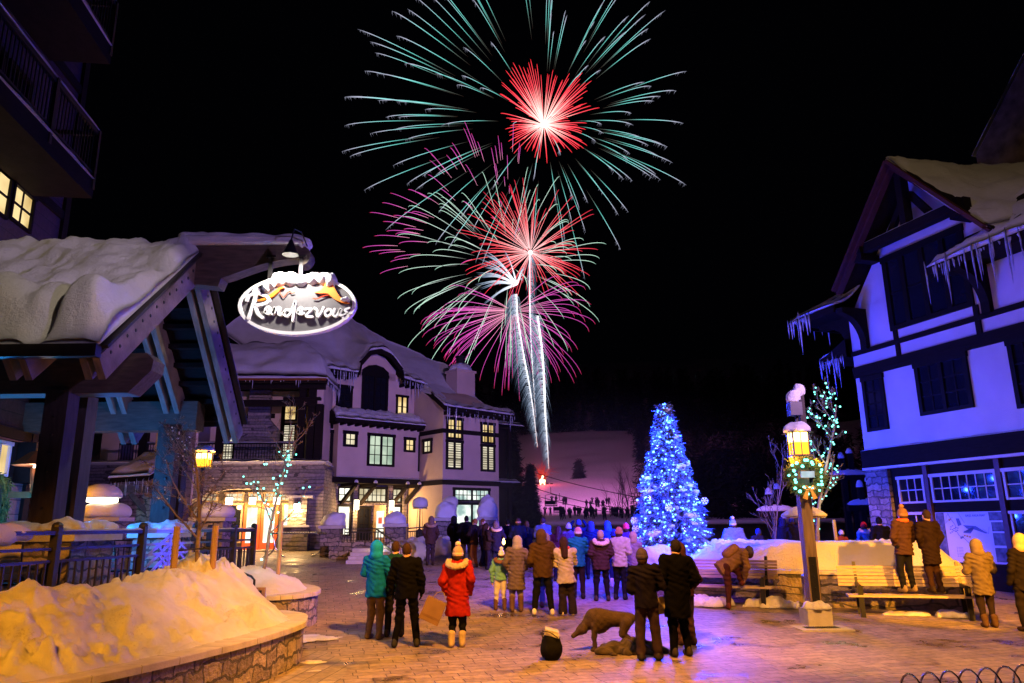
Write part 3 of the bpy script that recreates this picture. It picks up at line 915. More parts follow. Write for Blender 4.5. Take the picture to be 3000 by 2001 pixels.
# windows
win(CH, CW, .20, 6.36, 1.08, 7.22, 0, 'room_pale', 2, 2, .17)
win(CH, CW, 1.72, 5.38, 3.50, 7.20, 0, 'room_green', 2, 3, .15, mull=1)
win(CH, CW, 4.13, 6.28, 4.90, 7.12, 0, 'room_warm', 2, 2, .15)
win(CH, CW, .03, 8.50, 1.05, 9.88, .7, 'glass_dark', 2, 3, .14)
o = win(CH, CW, 1.62, 8.45, 3.38, 10.75, .7, 'glass_dark', 2, 5, .16, mull=1)
MB().prism([(1.62, 10.77), (1.62, 10.95), (2.0, 11.22), (2.5, 11.32), (3.0, 11.22), (3.38, 10.95), (3.38, 10.77)], .06, Matrix.Translation((0, .63, 0))).build('arched_head', M['dark_frame'], o, CW)
win(CH, CW, 3.96, 8.36, 4.80, 9.70, .7, 'room_warm', 1, 2, .12, mull=1)
win(CH, CW, -.94, 5.47, -.12, 7.27, .55, 'room_blind', 1, 3, .17)
RW = CW @ Matrix.Translation((XR, 0, 0)) @ Matrix.Rotation(rad(-90), 4, 'Z')          # side face of the corner block
win(CH, RW, .39, 6.17, 1.30, 7.02, 0, 'room_pale', 2, 2, .15)
win(CH, CW, XR + .19, 6.90, XR + 1.40, 8.16, YR, 'room_warm', 2, 3, .15, mull=1)
win(CH, CW, XR + .19, 5.20, XR + 1.40, 6.86, YR, 'room_blind', 1, 3, .15, mull=1)
win(CH, CW, XR + 2.71, 6.80, XR + 3.81, 8.06, YR, 'room_warm', 2, 3, .14, mull=1)
win(CH, CW, XR + 2.71, 5.17, XR + 3.81, 6.76, YR, 'room_blind', 1, 2, .14, mull=1)
win(CH, CW, XR + .72, 3.42, XR + 3.40, 4.19, YR, 'room_cool', 4, 2, .14, mull=1)
win(CH, CW, XR + .72, 1.75, XR + 3.40, 3.38, YR, 'room_cool', 1, 1, .14, mull=1)
for x0, x1, c, rm in [(-.38, .30, 2, 'room_pale'), (.62, 1.55, 2, 'room_white'), (1.88, 3.82, 6, 'room_pale'), (4.12, 4.86, 2, 'room_pale')]:
    win(CH, CW, x0, 3.42, x1, 4.30, 1.2, rm, c, 2, .12)
for x0, x1, rm in [(-.38, .30, 'room_pale'), (.62, 1.55, 'room_white'), (4.12, 4.86, 'room_white')]:
    win(CH, CW, x0, 1.6, x1, 3.3, 1.2, rm, 1, 1, .12)
win(CH, CW, 1.95, 1.35, 2.80, 3.2, 1.2, 'glass_dark', 2, 4, .12)
dr = MB().box(2.98, 3.74, 1.10, 1.18, 1.0, 3.3).build('door', M['pole_wood'], CH, CW)
MB().box(3.12, 3.60, 1.085, 1.098, 1.5, 2.95).build('pane', M['room_white'], dr, CW)
MB().box(3.24, 3.48, 1.07, 1.083, 2.25, 2.6).build('notice', mat('red_notice', (.6, .05, .06), .6), dr, CW)
for x in (1.70, 3.98):
    o = MB().box(x - .13, x + .13, .80, .98, 3.55, 3.62).box(x - .02, x + .02, .92, .99, 2.9, 3.6).build('wall_lantern', M['black'], CH, CW)
    MB().box(x - .11, x + .11, .82, .96, 3.02, 3.54).build('lamp_glass', M['lamp_white'], o, CW)
    p = CW @ Vector((x, .55, 3.0))
    lamp('POINT', p, 190, (1.0, .56, .18), .12, name='wall_lantern_light')
# main roof with its eyebrow
ctrl = [((-.95, .5, 10.6), (-4.2, 7.6, 13.4)), ((-.7, .1, 10.6), (-2.6, 6.9, 14.6)), ((-.5, 0, 10.58), (-1.2, 6.5, 15.3)), ((1.0, 0, 10.56), (1.0, 6.5, 16.0)),
        ((1.12, .0, 11.25), (1.5, 6.5, 16.0)), ((1.7, 0, 11.95), (2.0, 6.5, 15.9)), ((2.4, 0, 12.15), (2.5, 6.5, 15.75)), ((3.1, 0, 11.95), (3.2, 6.5, 15.5)), ((3.85, 0, 11.2), (3.9, 6.5, 15.25)),
        ((3.95, .0, 10.62), (4.3, 6.5, 15.05)), ((5.7, 0, 10.40), (5.4, 6.2, 14.4)), ((5.2, -1.3, 9.6), (6.0, 5.9, 14.1)), ((5.05, -2.75, 8.72), (6.6, 5.5, 13.75)), ((7.5, -2.8, 8.66), (8.2, 4.8, 13.0)), ((10.25, -2.8, 8.6), (9.7, 4.0, 12.35)), ((10.45, -1.4, 9.1), (10.2, 2.5, 11.5))]
bell = lambda t: -1.15 * math.sin(PI * t) * (1 - .5 * t) + .25 * math.sin(PI * t * .5)
rib = lambda t: bell(t)
b = MB(); nsr, ntr = 110, 26
lows = [c[0] for c in ctrl]; tops = [c[1] for c in ctrl]
g0 = []
for i in range(nsr):
    a = Vector(pl(lows, i / (nsr - 1))); c = Vector(pl(tops, i / (nsr - 1)))
    for j in range(ntr):
        p = a.lerp(c, j / (ntr - 1)); p.z += bell(j / (ntr - 1)); g0.append(p)
    g0.append(Vector((c.x, 13, 8.6)))
b.add(g0, grid_faces(nsr, ntr + 1))
ro = b.build('roof', M['dark_wood'], CH, CW, True)
b = MB()
fl = [Vector(p) + Vector((0, -.02, -.02)) for p in lows[1:15]]
for a, c in zip(fl, fl[1:]): b.beam(a + Vector((0, 0, -.12)), c + Vector((0, 0, -.12)), .08, .26)
for x0, y0 in [(-1.2 + .34 * k, 0) for k in range(6)] + [(4.2 + .4 * k, 0) for k in range(4)]: b.box(x0 - .05, x0 + .05, .02, .72, 10.16, 10.36)
for k in range(13): b.box(5.3 + k * .4 - .05, 5.3 + k * .4 + .05, -2.74, YR, 8.26, 8.46)
b.build('fascia', M['dark_wood'], ro, CW)
sn = MB(); up = []; dn = []
for i in range(nsr):
    for j in range(ntr):
        p = g0[i * (ntr + 1) + j]; t = j / (ntr - 1)
        e = min(1, t * 9 + .35) * min(1, min(i, nsr - 1 - i) / 6 + .3)
        rb = .10 * math.sin(p.x * 7.5 + 3 * t) * math.exp(-(t / .35) ** 2)
        n = fbm((p.x * .55, p.y * .5, p.z * .5 + 3), 4)
        up.append(p + Vector((0, -.06 * (1 - t), (.34 + .20 * n + rb) * e))); dn.append(p + Vector((0, 0, .012)))
kk = len(up)
FF = grid_faces(nsr, ntr)
sn.add(up + dn, FF + [tuple(v + kk for v in reversed(f)) for f in FF])
rim = [i * ntr for i in range(nsr)] + [(nsr - 1) * ntr + j for j in range(1, ntr)] + [i * ntr + ntr - 1 for i in range(nsr - 2, -1, -1)] + list(range(ntr - 2, 0, -1))
for a, c in zip(rim, rim[1:] + rim[:1]): sn.f.append((a, a + kk, c + kk, c))
sn.build('snow', M['snow'], ro, CW, True)
icicles(ro, CW, [(-.6, -.05, 10.5), (1.0, -.05, 10.45)], .3, 1.5, 12, .035, 3)
icicles(ro, CW, [(4.0, -.05, 10.45), (5.7, -.05, 10.3)], .3, 1.7, 12, .035, 4)
icicles(ro, CW, [(5.2, -2.8, 8.6), (10.2, -2.85, 8.5)], .2, 1.5, 30, .03, 5)
# skirt roof over the bay
o = MB().prism([(-.5, 7.62), (-.62, 7.80), (-.4, 8.0), (.72, 8.5), (.72, 7.62)], 6.3, Matrix.Translation((-.6, 0, 0)) @ Matrix(((0, 1, 0, 0), (1, 0, 0, 0), (0, 0, 1, 0), (0, 0, 0, 1)))).build('skirt_roof', M['dark_wood'], CH, CW)
sheet([((-.62, -.63, 7.82), (-.2, .69, 8.42)), ((5.75, -.63, 7.82), (5.3, .69, 8.42))], 90, 14, .20, .14, 2.2, lambda t: .1 * math.sin(PI * t)).build('snow', M['snow'], o, CW, True)
b = MB()
for k in range(14): b.box(-.5 + k * .46, -.42 + k * .46, -.6, .0, 7.50, 7.62)
b.build('rafter_tail', M['dark_wood'], o, CW)
# chimney pot on the right
o = MB().box(8.55, 10.0, .8, 2.0, 10.0, 11.75).box(8.48, 10.07, .73, 2.07, 11.75, 11.9).build('chimney', M['stucco'], CH, CW)
P, Q = surfnet(lambda X, Y, Z: np.maximum(ell(X, Y, Z, (9.27, 1.4, 11.85), (.84, .74, .62)) + .03 * np.sin(X * 9) * np.sin(Y * 8), 11.9 - Z), (8.3, .5, 11.8), (10.2, 2.2, 12.6), .05)
mesh_obj('snow', P, Q, M['snow'], o, CW, True)
MB().lathe((9.27, 1.4, 12.3), [(.3, 0), (.3, .5), (.36, .52), (.36, .6)], 12).build('chimney_pot', M['black'], o, CW)
# dark side porch at the far right end
b = MB()
for x in (10.0, 10.9): b.box(x - .1, x + .1, -1.6, -1.4, 1.2, 8.3)
b.box(9.4, 11.0, -1.7, -1.5, 7.9, 8.15).box(9.4, 11.0, -1.7, -1.5, 4.3, 4.6).box(9.4, 10.8, -1.3, 3, 1.2, 8.2)
o = b.build('side_porch', M['dark_wood'], CH, CW)
sheet([((9.5, -2.5, 8.05), (9.5, -.5, 8.5)), ((11.3, -2.5, 8.05), (11.2, -.5, 8.5))], 14, 8, .16, .08, 2).build('snow', M['snow'], o, CW, True)
sheet([((9.4, -2.2, 4.62), (9.4, -1.5, 4.62)), ((11.2, -2.2, 4.62), (11.2, -1.5, 4.62))], 10, 5, .2, .05, 2).build('snow', M['snow'], o, CW, True)
# ---- left wing, square to the plaza
WM = Matrix.Translation((0, 39, 0)) @ Matrix.Rotation(math.atan(.05), 4, 'Z')
b = MB()
arch = [(-22, .9), (-22, 5.22), (-9.7, 5.22), (-9.58, 4.9), (-9.58, .9), (-11.1, .9), (-11.1, 3.45), (-11.5, 3.66), (-12.3, 3.88), (-13.2, 4.0), (-14.2, 3.98), (-15.2, 3.82), (-16.0, 3.5), (-16.4, 3.2), (-16.4, .9)]
b.prism(arch, .6, IDM)
b.box(-22, -9.7, .6, 5, 4.3, 5.2).box(-9.95, -9.58, .6, 5, .9, 5.0)
b.build('stone_front', M['stone_small'], CH, WM)
b = MB().box(-11.35, -10.15, -.55, .02, .95, 2.1).box(-11.2, -10.3, -.4, .02, 2.1, 3.5)
b.build('stone_column', M['stone'], CH, WM)
MB().box(-11.42, -10.08, -.62, .02, 2.1, 2.2).box(-11.3, -10.0, -.5, .02, 3.5, 3.62).build('pier_cap', M['concrete'], CH, WM)
b = MB().box(-16.4, -11.0, 1.0, 1.2, .9, 4.3)
b.build('entrance_wall', M['timber'], CH, WM)
MB().box(-22, -9.6, -.06, 2.5, 5.22, 5.30).build('terrace_slab', M['concrete'], CH, WM)
sheet([((-22, -.12, 5.30), (-22, 1.2, 5.30)), ((-9.5, -.12, 5.30), (-9.5, 1.2, 5.30))], 80, 6, .18, .08, 1.5).build('snow', M['snow'], CH, WM, True)
for x0, x1 in [(-16.2, -15.1), (-14.75, -13.80), (-13.55, -12.85), (-12.78, -12.05), (-11.95, -11.2)]:
    win(CH, WM, x0, 3.42, x1, 3.86, .98, 'room_pale', 3, 2, .07, ('pole_wood', 'pole_wood'))
win(CH, WM, -14.8, 1.35, -13.80, 3.3, .98, 'glass_dark', 1, 1, .08, ('pole_wood', 'pole_wood'))
win(CH, WM, -11.80, 1.6, -11.12, 3.3, .98, 'room_white', 2, 1, .08, ('pole_wood', 'pole_wood'))
RED = mat('red_paint', (.62, .10, .03), .5, .1)
dd = MB().box(-13.72, -12.88, .90, .98, 1.0, 3.34).build('door', RED, CH, WM)
MB().box(-13.56, -13.04, .885, .898, 1.35, 3.1).build('pane', M['room_white'], dd, WM)
dd = MB().box(-12.85, -12.0, .90, .98, 1.0, 3.34).build('door', RED, CH, WM)
MB().box(-12.69, -12.16, .885, .898, 1.35, 3.1).build('pane', M['room_white'], dd, WM)
MB().box(-16.4, -11.0, -.6, 1.0, .9, 1.02).build('door_step', M['concrete'], CH, WM)
for x, dz in ((-14.3, 0), (-13.15, 0), (-11.95, 0), (-10.75, -.35)):
    y = .25 if dz == 0 else -.47
    o = MB().box(x - .15, x + .15, y - .15, y + .15, 3.58 + dz, 3.63 + dz).tube([(x, y, 3.63 + dz), (x, y + .05, 3.9 + dz)], .015, 5).build('wall_lantern', M['black'], CH, WM)
    MB().box(x - .13, x + .13, y - .13, y + .13, 3.24 + dz, 3.575 + dz).build('lamp_glass', M['lamp_white'], o, WM)
    p = WM @ Vector((x, y - .3, 3.15 + dz)); lamp('POINT', p, 230, (1.0, .58, .20), .12, name='wall_lantern_light')
# upper storey of the wing: recessed wall with fireplace, posts, beams and rail
b = MB().box(-22, -9.9, 2.5, 3.0, 5.3, 9.4).box(-10.25, -9.9, .4, 8, 5.3, 9.5)
b.build('wall', M['stucco'], CH, WM)
o = MB().box(-14.25, -13.1, 2.1, 2.5, 5.3, 9.4).prism([(-14.75, 5.3), (-14.75, 7.2), (-14.3, 7.8), (-13.1, 7.8), (-12.55, 7.2), (-12.55, 5.3)], .6, Matrix.Translation((0, 1.9, 0))).build('fireplace', M['stone_small'], CH, WM)
MB().box(-15.95, -14.8, 6.6, 7.6, 11.5, 14.5).build('chimney', M['stone_small'], CH, WM)
win(CH, WM, -12.45, 7.75, -11.70, 8.65, 2.5, 'room_warm', 2, 2, .1)
win(CH, WM, -12.45, 5.5, -11.70, 7.6, 2.5, 'room_blind', 2, 4, .1)
win(CH, WM, -15.85, 5.5, -14.95, 7.6, 2.5, 'room_blind', 2, 4, .1)
b = MB()
for x0, x1 in ((-11.1, -10.75), (-10.6, -10.25), (-15.2, -14.85), (-19, -18.6)): b.box(x0, x1, .1, .42, 5.35, 9.35)
b.box(-20, -10.2, .06, .46, 8.22, 8.52).box(-11.9, -10.0, .02, .5, 8.52, 8.66)
b.box(-22, -9.8, .0, .4, 9.1, 9.45).box(-10.2, -9.86, .05, .55, 5.35, 8.3)
b.box(-14.4, -12.9, 2.44, 2.498, 7.9, 8.15).box(-12.55, -12.35, 2.42, 2.498, 5.4, 8.7)
b.build('timber_frame', M['dark_wood'], CH, WM)
b = MB().box(-20, -10.9, .2, .26, 6.25, 6.33).box(-20, -10.9, .2, .26, 5.45, 5.5)
x = -20
while x < -10.9: b.box(x, x + .03, .21, .24, 5.5, 6.25); x += .14
b.build('railing', M['black'], CH, WM)
sheet([((-20, .17, 6.332), (-20, .29, 6.332)), ((-11, .17, 6.332), (-11, .29, 6.332))], 40, 4, .07, .03, 2).build('snow', M['snow'], CH, WM, True)
wr = [((-22, -.55, 9.50), (-17, 3.2, 12.0)), ((-10.2, -.55, 9.50), (-12.3, 3.2, 12.0)), ((-9.6, -.2, 9.50), (-11.8, 3.6, 12.0)), ((-9.6, 6, 9.5), (-11.8, 6, 12.0))]
b = MB()
gg = []
for i in range(60):
    a = Vector(pl([c[0] for c in wr], i / 59)); c = Vector(pl([c[1] for c in wr], i / 59)); gg += [a, c]
b.add(gg, grid_faces(60, 2))
b.box(-22, -9.55, -.58, -.5, 9.30, 9.50)
o = b.build('roof', M['dark_wood'], CH, WM)
MB().box(-22, -9.6, -.66, -.585, 9.42, 9.52).build('gutter', M['copper'], o, WM)
sheet(wr, 120, 20, .42, .22, .7, lambda t: .35 * math.sin(PI * t) - 1.2 * max(0, t - .86) / .14, 4).build('snow', M['snow'], o, WM, True)
icicles(o, WM, [(-16, -.6, 9.42), (-9.9, -.6, 9.42)], .1, .6, 22, .02, 8)
icicles(o, WM, [(-9.58, -.3, 9.4), (-9.55, 4.5, 9.4)], .4, 1.5, 9, .035, 9)

# ================================================================== half-timbered building on the right
HB = thing('timbered_house', 'white half-timbered house with steep snowy gable, rows of icicles, lit violet', 'building', (11.34, 24.5, 0), math.atan2(-.95, .31))
HW = W[HB.name]
b = MB()
b.box(.06, 14, 0, 7, 4.25, 9.0)
b.prism([(.3, 8.9), (.85, 9.6), (3.39, 12.55), (5.95, 9.6), (6.3, 8.9)], 5, IDM)
b.build('wall', M['stucco_white'], HB, HW)
MB().box(.95, 14, .06, 6.8, 0, 4.25).build('wall', M['dark_wood'], HB, HW)
MB().box(.02, .95, -.06, 2, 0, 3.655).build('stone_pier', M['stone'], HB, HW)
b = MB().box(-.02, 14, -.10, -.002, 3.735, 4.28)
b.box(.05, 14, -.07, -.002, 6.66, 6.78).box(.05, 14, -.085, -.002, 6.78, 7.02)
b.box(.05, 14, -.07, -.002, 7.40, 7.55)
b.box(1.90, 2.05, -.06, -.002, 7.02, 7.40).box(4.72, 4.88, -.06, -.002, 7.02, 7.84).box(1.88, 2.03, -.06, -.002, 7.55, 7.84)
b.box(.62, .85, -.14, -.002, 7.55, 8.7).box(5.05, 5.3, -.14, -.002, 7.55, 8.9).box(6.6, 6.8, -.06, -.002, 7.55, 8.9)
b.build('timber_band', M['dark_wood'], HB, HW)
MB().box(.0, 14, -.13, .05, 3.66, 3.733).build('white_trim', M['stucco_white'], HB, HW)
sheet([((0, -.13, 4.282), (0, -.004, 4.282)), ((7, -.13, 4.282), (7, -.004, 4.282))], 50, 4, .03, .02, 3).build('snow', M['snow'], HB, HW, True)
b = MB()
for x in (2.22, 4.55, 7.0): b.box(x + .02, x + .17, -.03, .058, 0, 3.655)
b.build('timber_post', mat('plum_post', (.09, .04, .05), .6), HB, HW)
WT = ('stucco_white', 'stucco_white')
win(HB, HW, 1.22, 2.58, 2.20, 3.37, .06, 'glass_dark', 3, 2, .07, WT, .06, 0, .014)
win(HB, HW, 2.44, 2.58, 4.55, 3.37, .06, 'glass_dark', 7, 2, .07, WT, .06, 0, .014)
win(HB, HW, 4.75, 2.58, 6.9, 3.37, .06, 'glass_dark', 5, 2, .07, WT, .06, 0, .014)
win(HB, HW, 1.32, 1.0, 2.15, 2.31, .06, 'glass_dark', 2, 2, .06, WT, .06, 0, .014)
win(HB, HW, 4.78, 1.0, 6.9, 2.28, .06, 'glass_dark', 5, 2, .06, WT, .06, 0, .014)
CM = ('dark_frame', 'dark_frame')
win(HB, HW, .34, 4.86, 1.22, 6.62, 0, 'glass_dark', 2, 4, .13, CM)
win(HB, HW, 2.48, 5.08, 4.28, 6.64, 0, 'glass_dark', 2, 3, .13, CM, mull=1)
win(HB, HW, 5.52, 4.85, 7.0, 6.64, 0, 'glass_dark', 2, 3, .13, CM, mull=1)
win(HB, HW, 1.80, 7.84, 4.78, 10.24, 0, 'glass_dark', 1, 2, .18, CM, mull=3)
# gable truss standing out under the rake boards
b = MB().beam((1.25, -.55, 10.55), (5.5, -.55, 10.55), .26, .30)
b.beam((3.39, -.5, 10.6), (3.39, -.5, 12.4), .22, .30, (0, 1, 0)).beam((2.55, -.35, 10.7), (3.3, -.35, 11.7), .14, .2).beam((4.2, -.35, 10.7), (3.5, -.35, 11.7), .14, .2)
for x in (1.55, 5.2): b.box(x - .16, x + .16, -.75, -.002, 10.18, 10.40).box(x - .2, x + .2, -.8, -.3, 10.40, 10.72)
o = b.build('gable_truss', M['dark_wood'], HB, HW)
sheet([((1.3, -.66, 10.702), (1.3, -.44, 10.702)), ((5.4, -.66, 10.702), (5.4, -.44, 10.702))], 40, 4, .06, .04, 2).build('snow', M['snow'], o, HW, True)
b = MB()
for s, xb, zb in ((-1, .58, 9.45), (1, 6.18, 9.50)):
    b.beam((xb, -.9, zb), (3.39, -.9, 12.74), .10, .26, (0, 1, 0)).beam((xb + .02, -.78, zb - .1), (3.39, -.78, 12.55), .08, .2, (0, 1, 0))
b.build('rake_board', M['rake'], HB, HW)
def slope(p0, p1, y0, y1, th, m, name, par):
    (x0, z0), (x1, z1) = p0, p1
    vs = [(x, y, z + d_) for d_ in (0, th) for (x, z) in ((x0, z0), (x1, z1)) for y in (y0, y1)]
    return MB().add(vs, [(0, 2, 3, 1), (4, 5, 7, 6), (0, 1, 5, 4), (2, 6, 7, 3), (0, 4, 6, 2), (1, 3, 7, 5)]).build(name, M[m], par, HW)
ro = slope((.5, 9.42), (3.39, 12.80), -.88, 5, .06, 'dark_wood', 'roof', HB)
slope((6.28, 9.42), (3.39, 12.80), -.88, 5, .06, 'dark_wood', 'roof', HB)
sheet([((.5, -.92, 9.5), (3.42, -.92, 12.88)), ((.5, 5, 9.5), (3.42, 5, 12.88))], 34, 26, .16, .08, 1).build('snow', M['snow'], ro, HW, True)
# right slope and the main roof behind run together under one smooth drift
def drift(t): return .0
sheet([((6.2, -.92, 9.50), (3.36, -.92, 12.86)), ((6.3, .8, 9.8), (3.36, .8, 12.95)), ((6.6, 3, 11.2), (3.4, 3, 13.0)), ((7.2, 5, 12.8), (3.4, 5, 13.0))], 40, 30, .34, .26, .7, lambda t: -.25 * math.sin(PI * t)).build('snow', M['snow'], ro, HW, True)
# main roof eaves (front, both sides of the gable, and round the left end)
rr = [((4.25, -1.0, 9.0), (5.3, .9, 10.6)), ((6.0, -1.0, 9.0), (6.3, 2.5, 12.0)), ((9, -1.0, 9.0), (9, 4.5, 13.6)), ((14, -1.0, 9.0), (14, 4.5, 13.6))]
b = MB(); gg = []
for i in range(40):
    gg += [Vector(pl([c[0] for c in rr], i / 39)), Vector(pl([c[1] for c in rr], i / 39))]
b.add(gg, grid_faces(40, 2)); b.box(4.25, 14, -1.02, -.96, 8.78, 9.0).box(4.25, 14, -.95, .0, 8.86, 8.90)
o = b.build('roof', M['dark_wood'], HB, HW)
sheet(rr, 80, 34, .34, .30, .8, lambda t: -.35 * math.sin(PI * t), 2).build('snow', M['snow'], o, HW, True)
icicles(o, HW, [(4.28, -1.03, 8.95), (9.5, -1.03, 8.95)], .15, 1.25, 58, .028, 11)
rl = [((.55, -1.0, 9.0), (.75, .0, 9.7)), ((-.9, -1.0, 9.0), (.5, 1.2, 10.4)), ((-1.75, -1.0, 8.95), (.6, 2.5, 11.2)), ((-1.8, .2, 8.95), (.8, 3.2, 11.8)), ((-1.8, 7, 8.95), (.9, 7, 12.2))]
b = MB(); gg = []
for i in range(40):
    gg += [Vector(pl([c[0] for c in rl], i / 39)), Vector(pl([c[1] for c in rl], i / 39))]
b.add(gg, grid_faces(40, 2)); b.box(-1.74, .55, -1.02, -.96, 8.74, 8.98).box(-1.76, -1.70, -.96, 7, 8.74, 8.95).box(-1.7, .55, -.95, 6.8, 8.84, 8.88)
o = b.build('roof', M['dark_wood'], HB, HW)
sheet(rl, 70, 16, .16, .12, 1.2, lambda t: -.15 * math.sin(PI * t), 5).build('snow', M['snow'], o, HW, True)
icicles(o, HW, [(-1.72, -1.03, 8.93), (-.6, -1.03, 8.93)], .2, 1.3, 18, .03, 12)
icicles(o, HW, [(-1.79, -.95, 8.93), (-1.79, 3, 8.93)], .2, 1.0, 10, .03, 13)
rl2 = [((-1.25, -.25, 7.55), (.02, .2, 8.1)), ((-1.25, 4, 7.55), (.02, 4, 8.1))]
o = MB().add([(-1.25, -.25, 7.5), (.04, -.25, 8.0), (-1.25, 4, 7.5), (.04, 4, 8.0), (-1.25, -.25, 7.40), (.04, -.25, 7.40), (-1.25, 4, 7.40), (.04, 4, 7.40)], [(0, 1, 3, 2), (4, 6, 7, 5), (0, 4, 5, 1), (2, 3, 7, 6), (0, 2, 6, 4)]).build('side_canopy', M['dark_wood'], HB, HW)
sheet(rl2, 30, 10, .14, .08, 1.5).build('snow', M['snow'], o, HW, True)
icicles(o, HW, [(-1.25, -.28, 7.42), (-.1, -.28, 7.42)], .3, 1.35, 16, .032, 14)
# curved knee braces
def brace(x, y0, ztop, zbot, wdt, dirx, fr=HW):
    pts_o = [(0, 0), (0, ztop - zbot)]; r = .95
    poly = [(0.0, zbot), (0.0, ztop), (r, ztop), (r, ztop - .18)] + [(r * (1 - math.sin(a)) + .14 * math.sin(a), ztop - .2 - (ztop - zbot - .35) * (1 - math.cos(a)) - .02) for a in [k * PI / 16 for k in range(1, 8)]] + [(.16, zbot)]
    return MB().prism([(y, z) for y, z in poly], wdt, Matrix.Translation((x, 0, 0)) @ Matrix(((0, 1, 0, 0), (-1, 0, 0, 0), (0, 0, 1, 0), (0, 0, 0, 1)))).build('knee_brace', M['dark_wood'], HB, fr)
for x in (.60, 5.05): brace(x, 0, 8.84, 7.5, .26, 1)
MB().prism([(-1.5, 8.84), (.0, 8.84), (.0, 7.3), (-.18, 7.3), (-.25, 7.9), (-.5, 8.35), (-.9, 8.6), (-1.5, 8.66)], .26, Matrix.Translation((.06, .05, 0))).build('knee_brace', M['dark_wood'], HB, HW)
# higher wing behind, mostly lost in the dark
hr = MB().prism([(.9, 9.2), (.9, 15.25), (3.3, 17.8), (7, 21), (14, 21), (14, 9.2)], 7, Matrix.Translation((0, 6, 0))).build('upper_roof', mat('roof_shingle_snow', (.10, .08, .075), .9, .45, 2.5, .8, 9, spec=.1), HB, HW)
sheet([((.8, 5.9, 15.25), (.8, 8, 15.25)), ((3.3, 5.9, 17.85), (3.3, 8, 17.85)), ((7, 5.9, 21.05), (7, 8, 21.05))], 60, 8, .10, .12, 1.6).build('snow', M['snow_old'], hr, HW, True)
# printed map banner on the front
BN = thing('map_banner', 'printed base area map banner with photo strip hung on the dark house front', 'banner', tuple(HW @ Vector((3.47, 0, 1.15))), math.atan2(-.95, .31))
paper = mat('banner_vinyl', (.60, .60, .66), .5, .03); dark_photo = mat('banner_photo', (.10, .10, .12), .5, .7, 7)
MB().box(2.42, 4.55, .035, .05, .95, 2.30).build('vinyl_sheet', paper, BN, HW)
for x0, x1, z0, z1 in [(2.44, 2.72, .97, 2.29), (4.18, 4.53, 1.78, 2.02), (4.18, 4.53, 1.42, 1.74), (4.14, 4.53, 2.06, 2.28), (4.18, 4.53, 1.0, 1.36)]:
    MB().box(x0, x1, .028, .034, z0, z1).build('photo_print', dark_photo, BN, HW)
ink = mat('banner_ink', (.10, .13, .28), .5, .1); oak = mat('banner_tan', (.45, .28, .12), .5, .1)
b = MB()
def trace(b, pts, w):
    q = [Vector((x, .032, z)) for x, z in pts]
    for a, c in zip(q, q[1:]): b.beam(a, c, .004, w, (0, 0, 1)) if abs((c - a).z) < abs((c - a).x) * 6 else b.beam(a, c, w, .004, (0, 1, 0))
trace(b, [(2.84, 2.28), (2.98, 2.05), (3.05, 1.95), (3.05, 1.8), (3.14, 1.66), (3.3, 1.58), (3.38, 1.5), (3.5, 1.38), (3.62, 1.33), (3.66, 1.12)], .012)
trace(b, [(2.76, 2.02), (2.9, 2.12), (3.0, 2.16)], .008); trace(b, [(3.2, 2.28), (3.3, 2.1), (3.36, 2.0)], .006); trace(b, [(3.9, 1.85), (4.05, 1.72), (4.1, 1.9)], .006); trace(b, [(2.74, 1.98), (2.8, 2.2), (2.9, 2.26)], .008)
b.prism([(3.3, 1.95), (3.7, 1.92), (4.02, 1.74), (3.98, 1.72), (3.6, 1.84), (3.5, 1.76), (3.3, 1.78), (3.28, 1.74), (3.5, 1.72), (3.58, 1.8), (3.4, 1.86)], .004, Matrix.Translation((0, .029, 0)))
b.prism([(3.1, 2.13), (3.2, 2.13), (3.26, 1.95), (3.14, 1.92)], .004, Matrix.Translation((0, .029, 0)))
for k in range(12):
    x = 2.84 + .06 * (k % 5) + .02 * (k // 5); z = 1.72 + .045 * (k // 3) + .03 * (k % 3)
    b.box(x, x + .045, .029, .033, z, z + .026)
for k in range(7): b.box(3.0, 3.02, .029, .033, 1.10 + .04 * k, 1.12 + .04 * k); b.box(3.05, 3.2, .029, .033, 1.105 + .04 * k, 1.115 + .04 * k)
for x, z in [(3.5, 1.44), (3.55, 1.38), (3.6, 1.33), (3.66, 1.3), (3.2, 1.58), (3.25, 1.6)]: b.box(x - .04, x + .02, .029, .033, z, z + .05)
b.build('map_lines', ink, BN, HW)
b = MB().prism([(2.84, 2.1), (2.92, 2.14), (2.95, 2.1), (2.87, 2.05)], .004, Matrix.Translation((0, .029, 0)))
for x in (3.28, 3.36, 3.44): b.box(x, x + .06, .028, .033, 1.645 - (x - 3.28) * .2, 1.69 - (x - 3.28) * .2)
b.build('map_blocks', oak, BN, HW)


def words(s, size, depth, m, par, mtx, align='LEFT', name='lettering'):
    cu = bpy.data.curves.new(name, 'FONT'); cu.body = s; cu.size = size; cu.extrude = depth; cu.align_x = align
    o = bpy.data.objects.new(name, cu); COL.objects.link(o)
    bpy.context.view_layer.update()
    me = bpy.data.meshes.new_from_object(o.evaluated_get(bpy.context.evaluated_depsgraph_get()))
    bpy.data.objects.remove(o)
    V = [(v.co.x, -v.co.z, v.co.y) for v in me.vertices]; Fs = [tuple(p.vertices) for p in me.polygons]
    bpy.data.meshes.remove(me)
    return mesh_obj(name, V, Fs, m, par, mtx)
words('BASE AREA MAP', .085, .002, ink, BN, HW @ Matrix.Translation((3.42, .030, 2.17)))
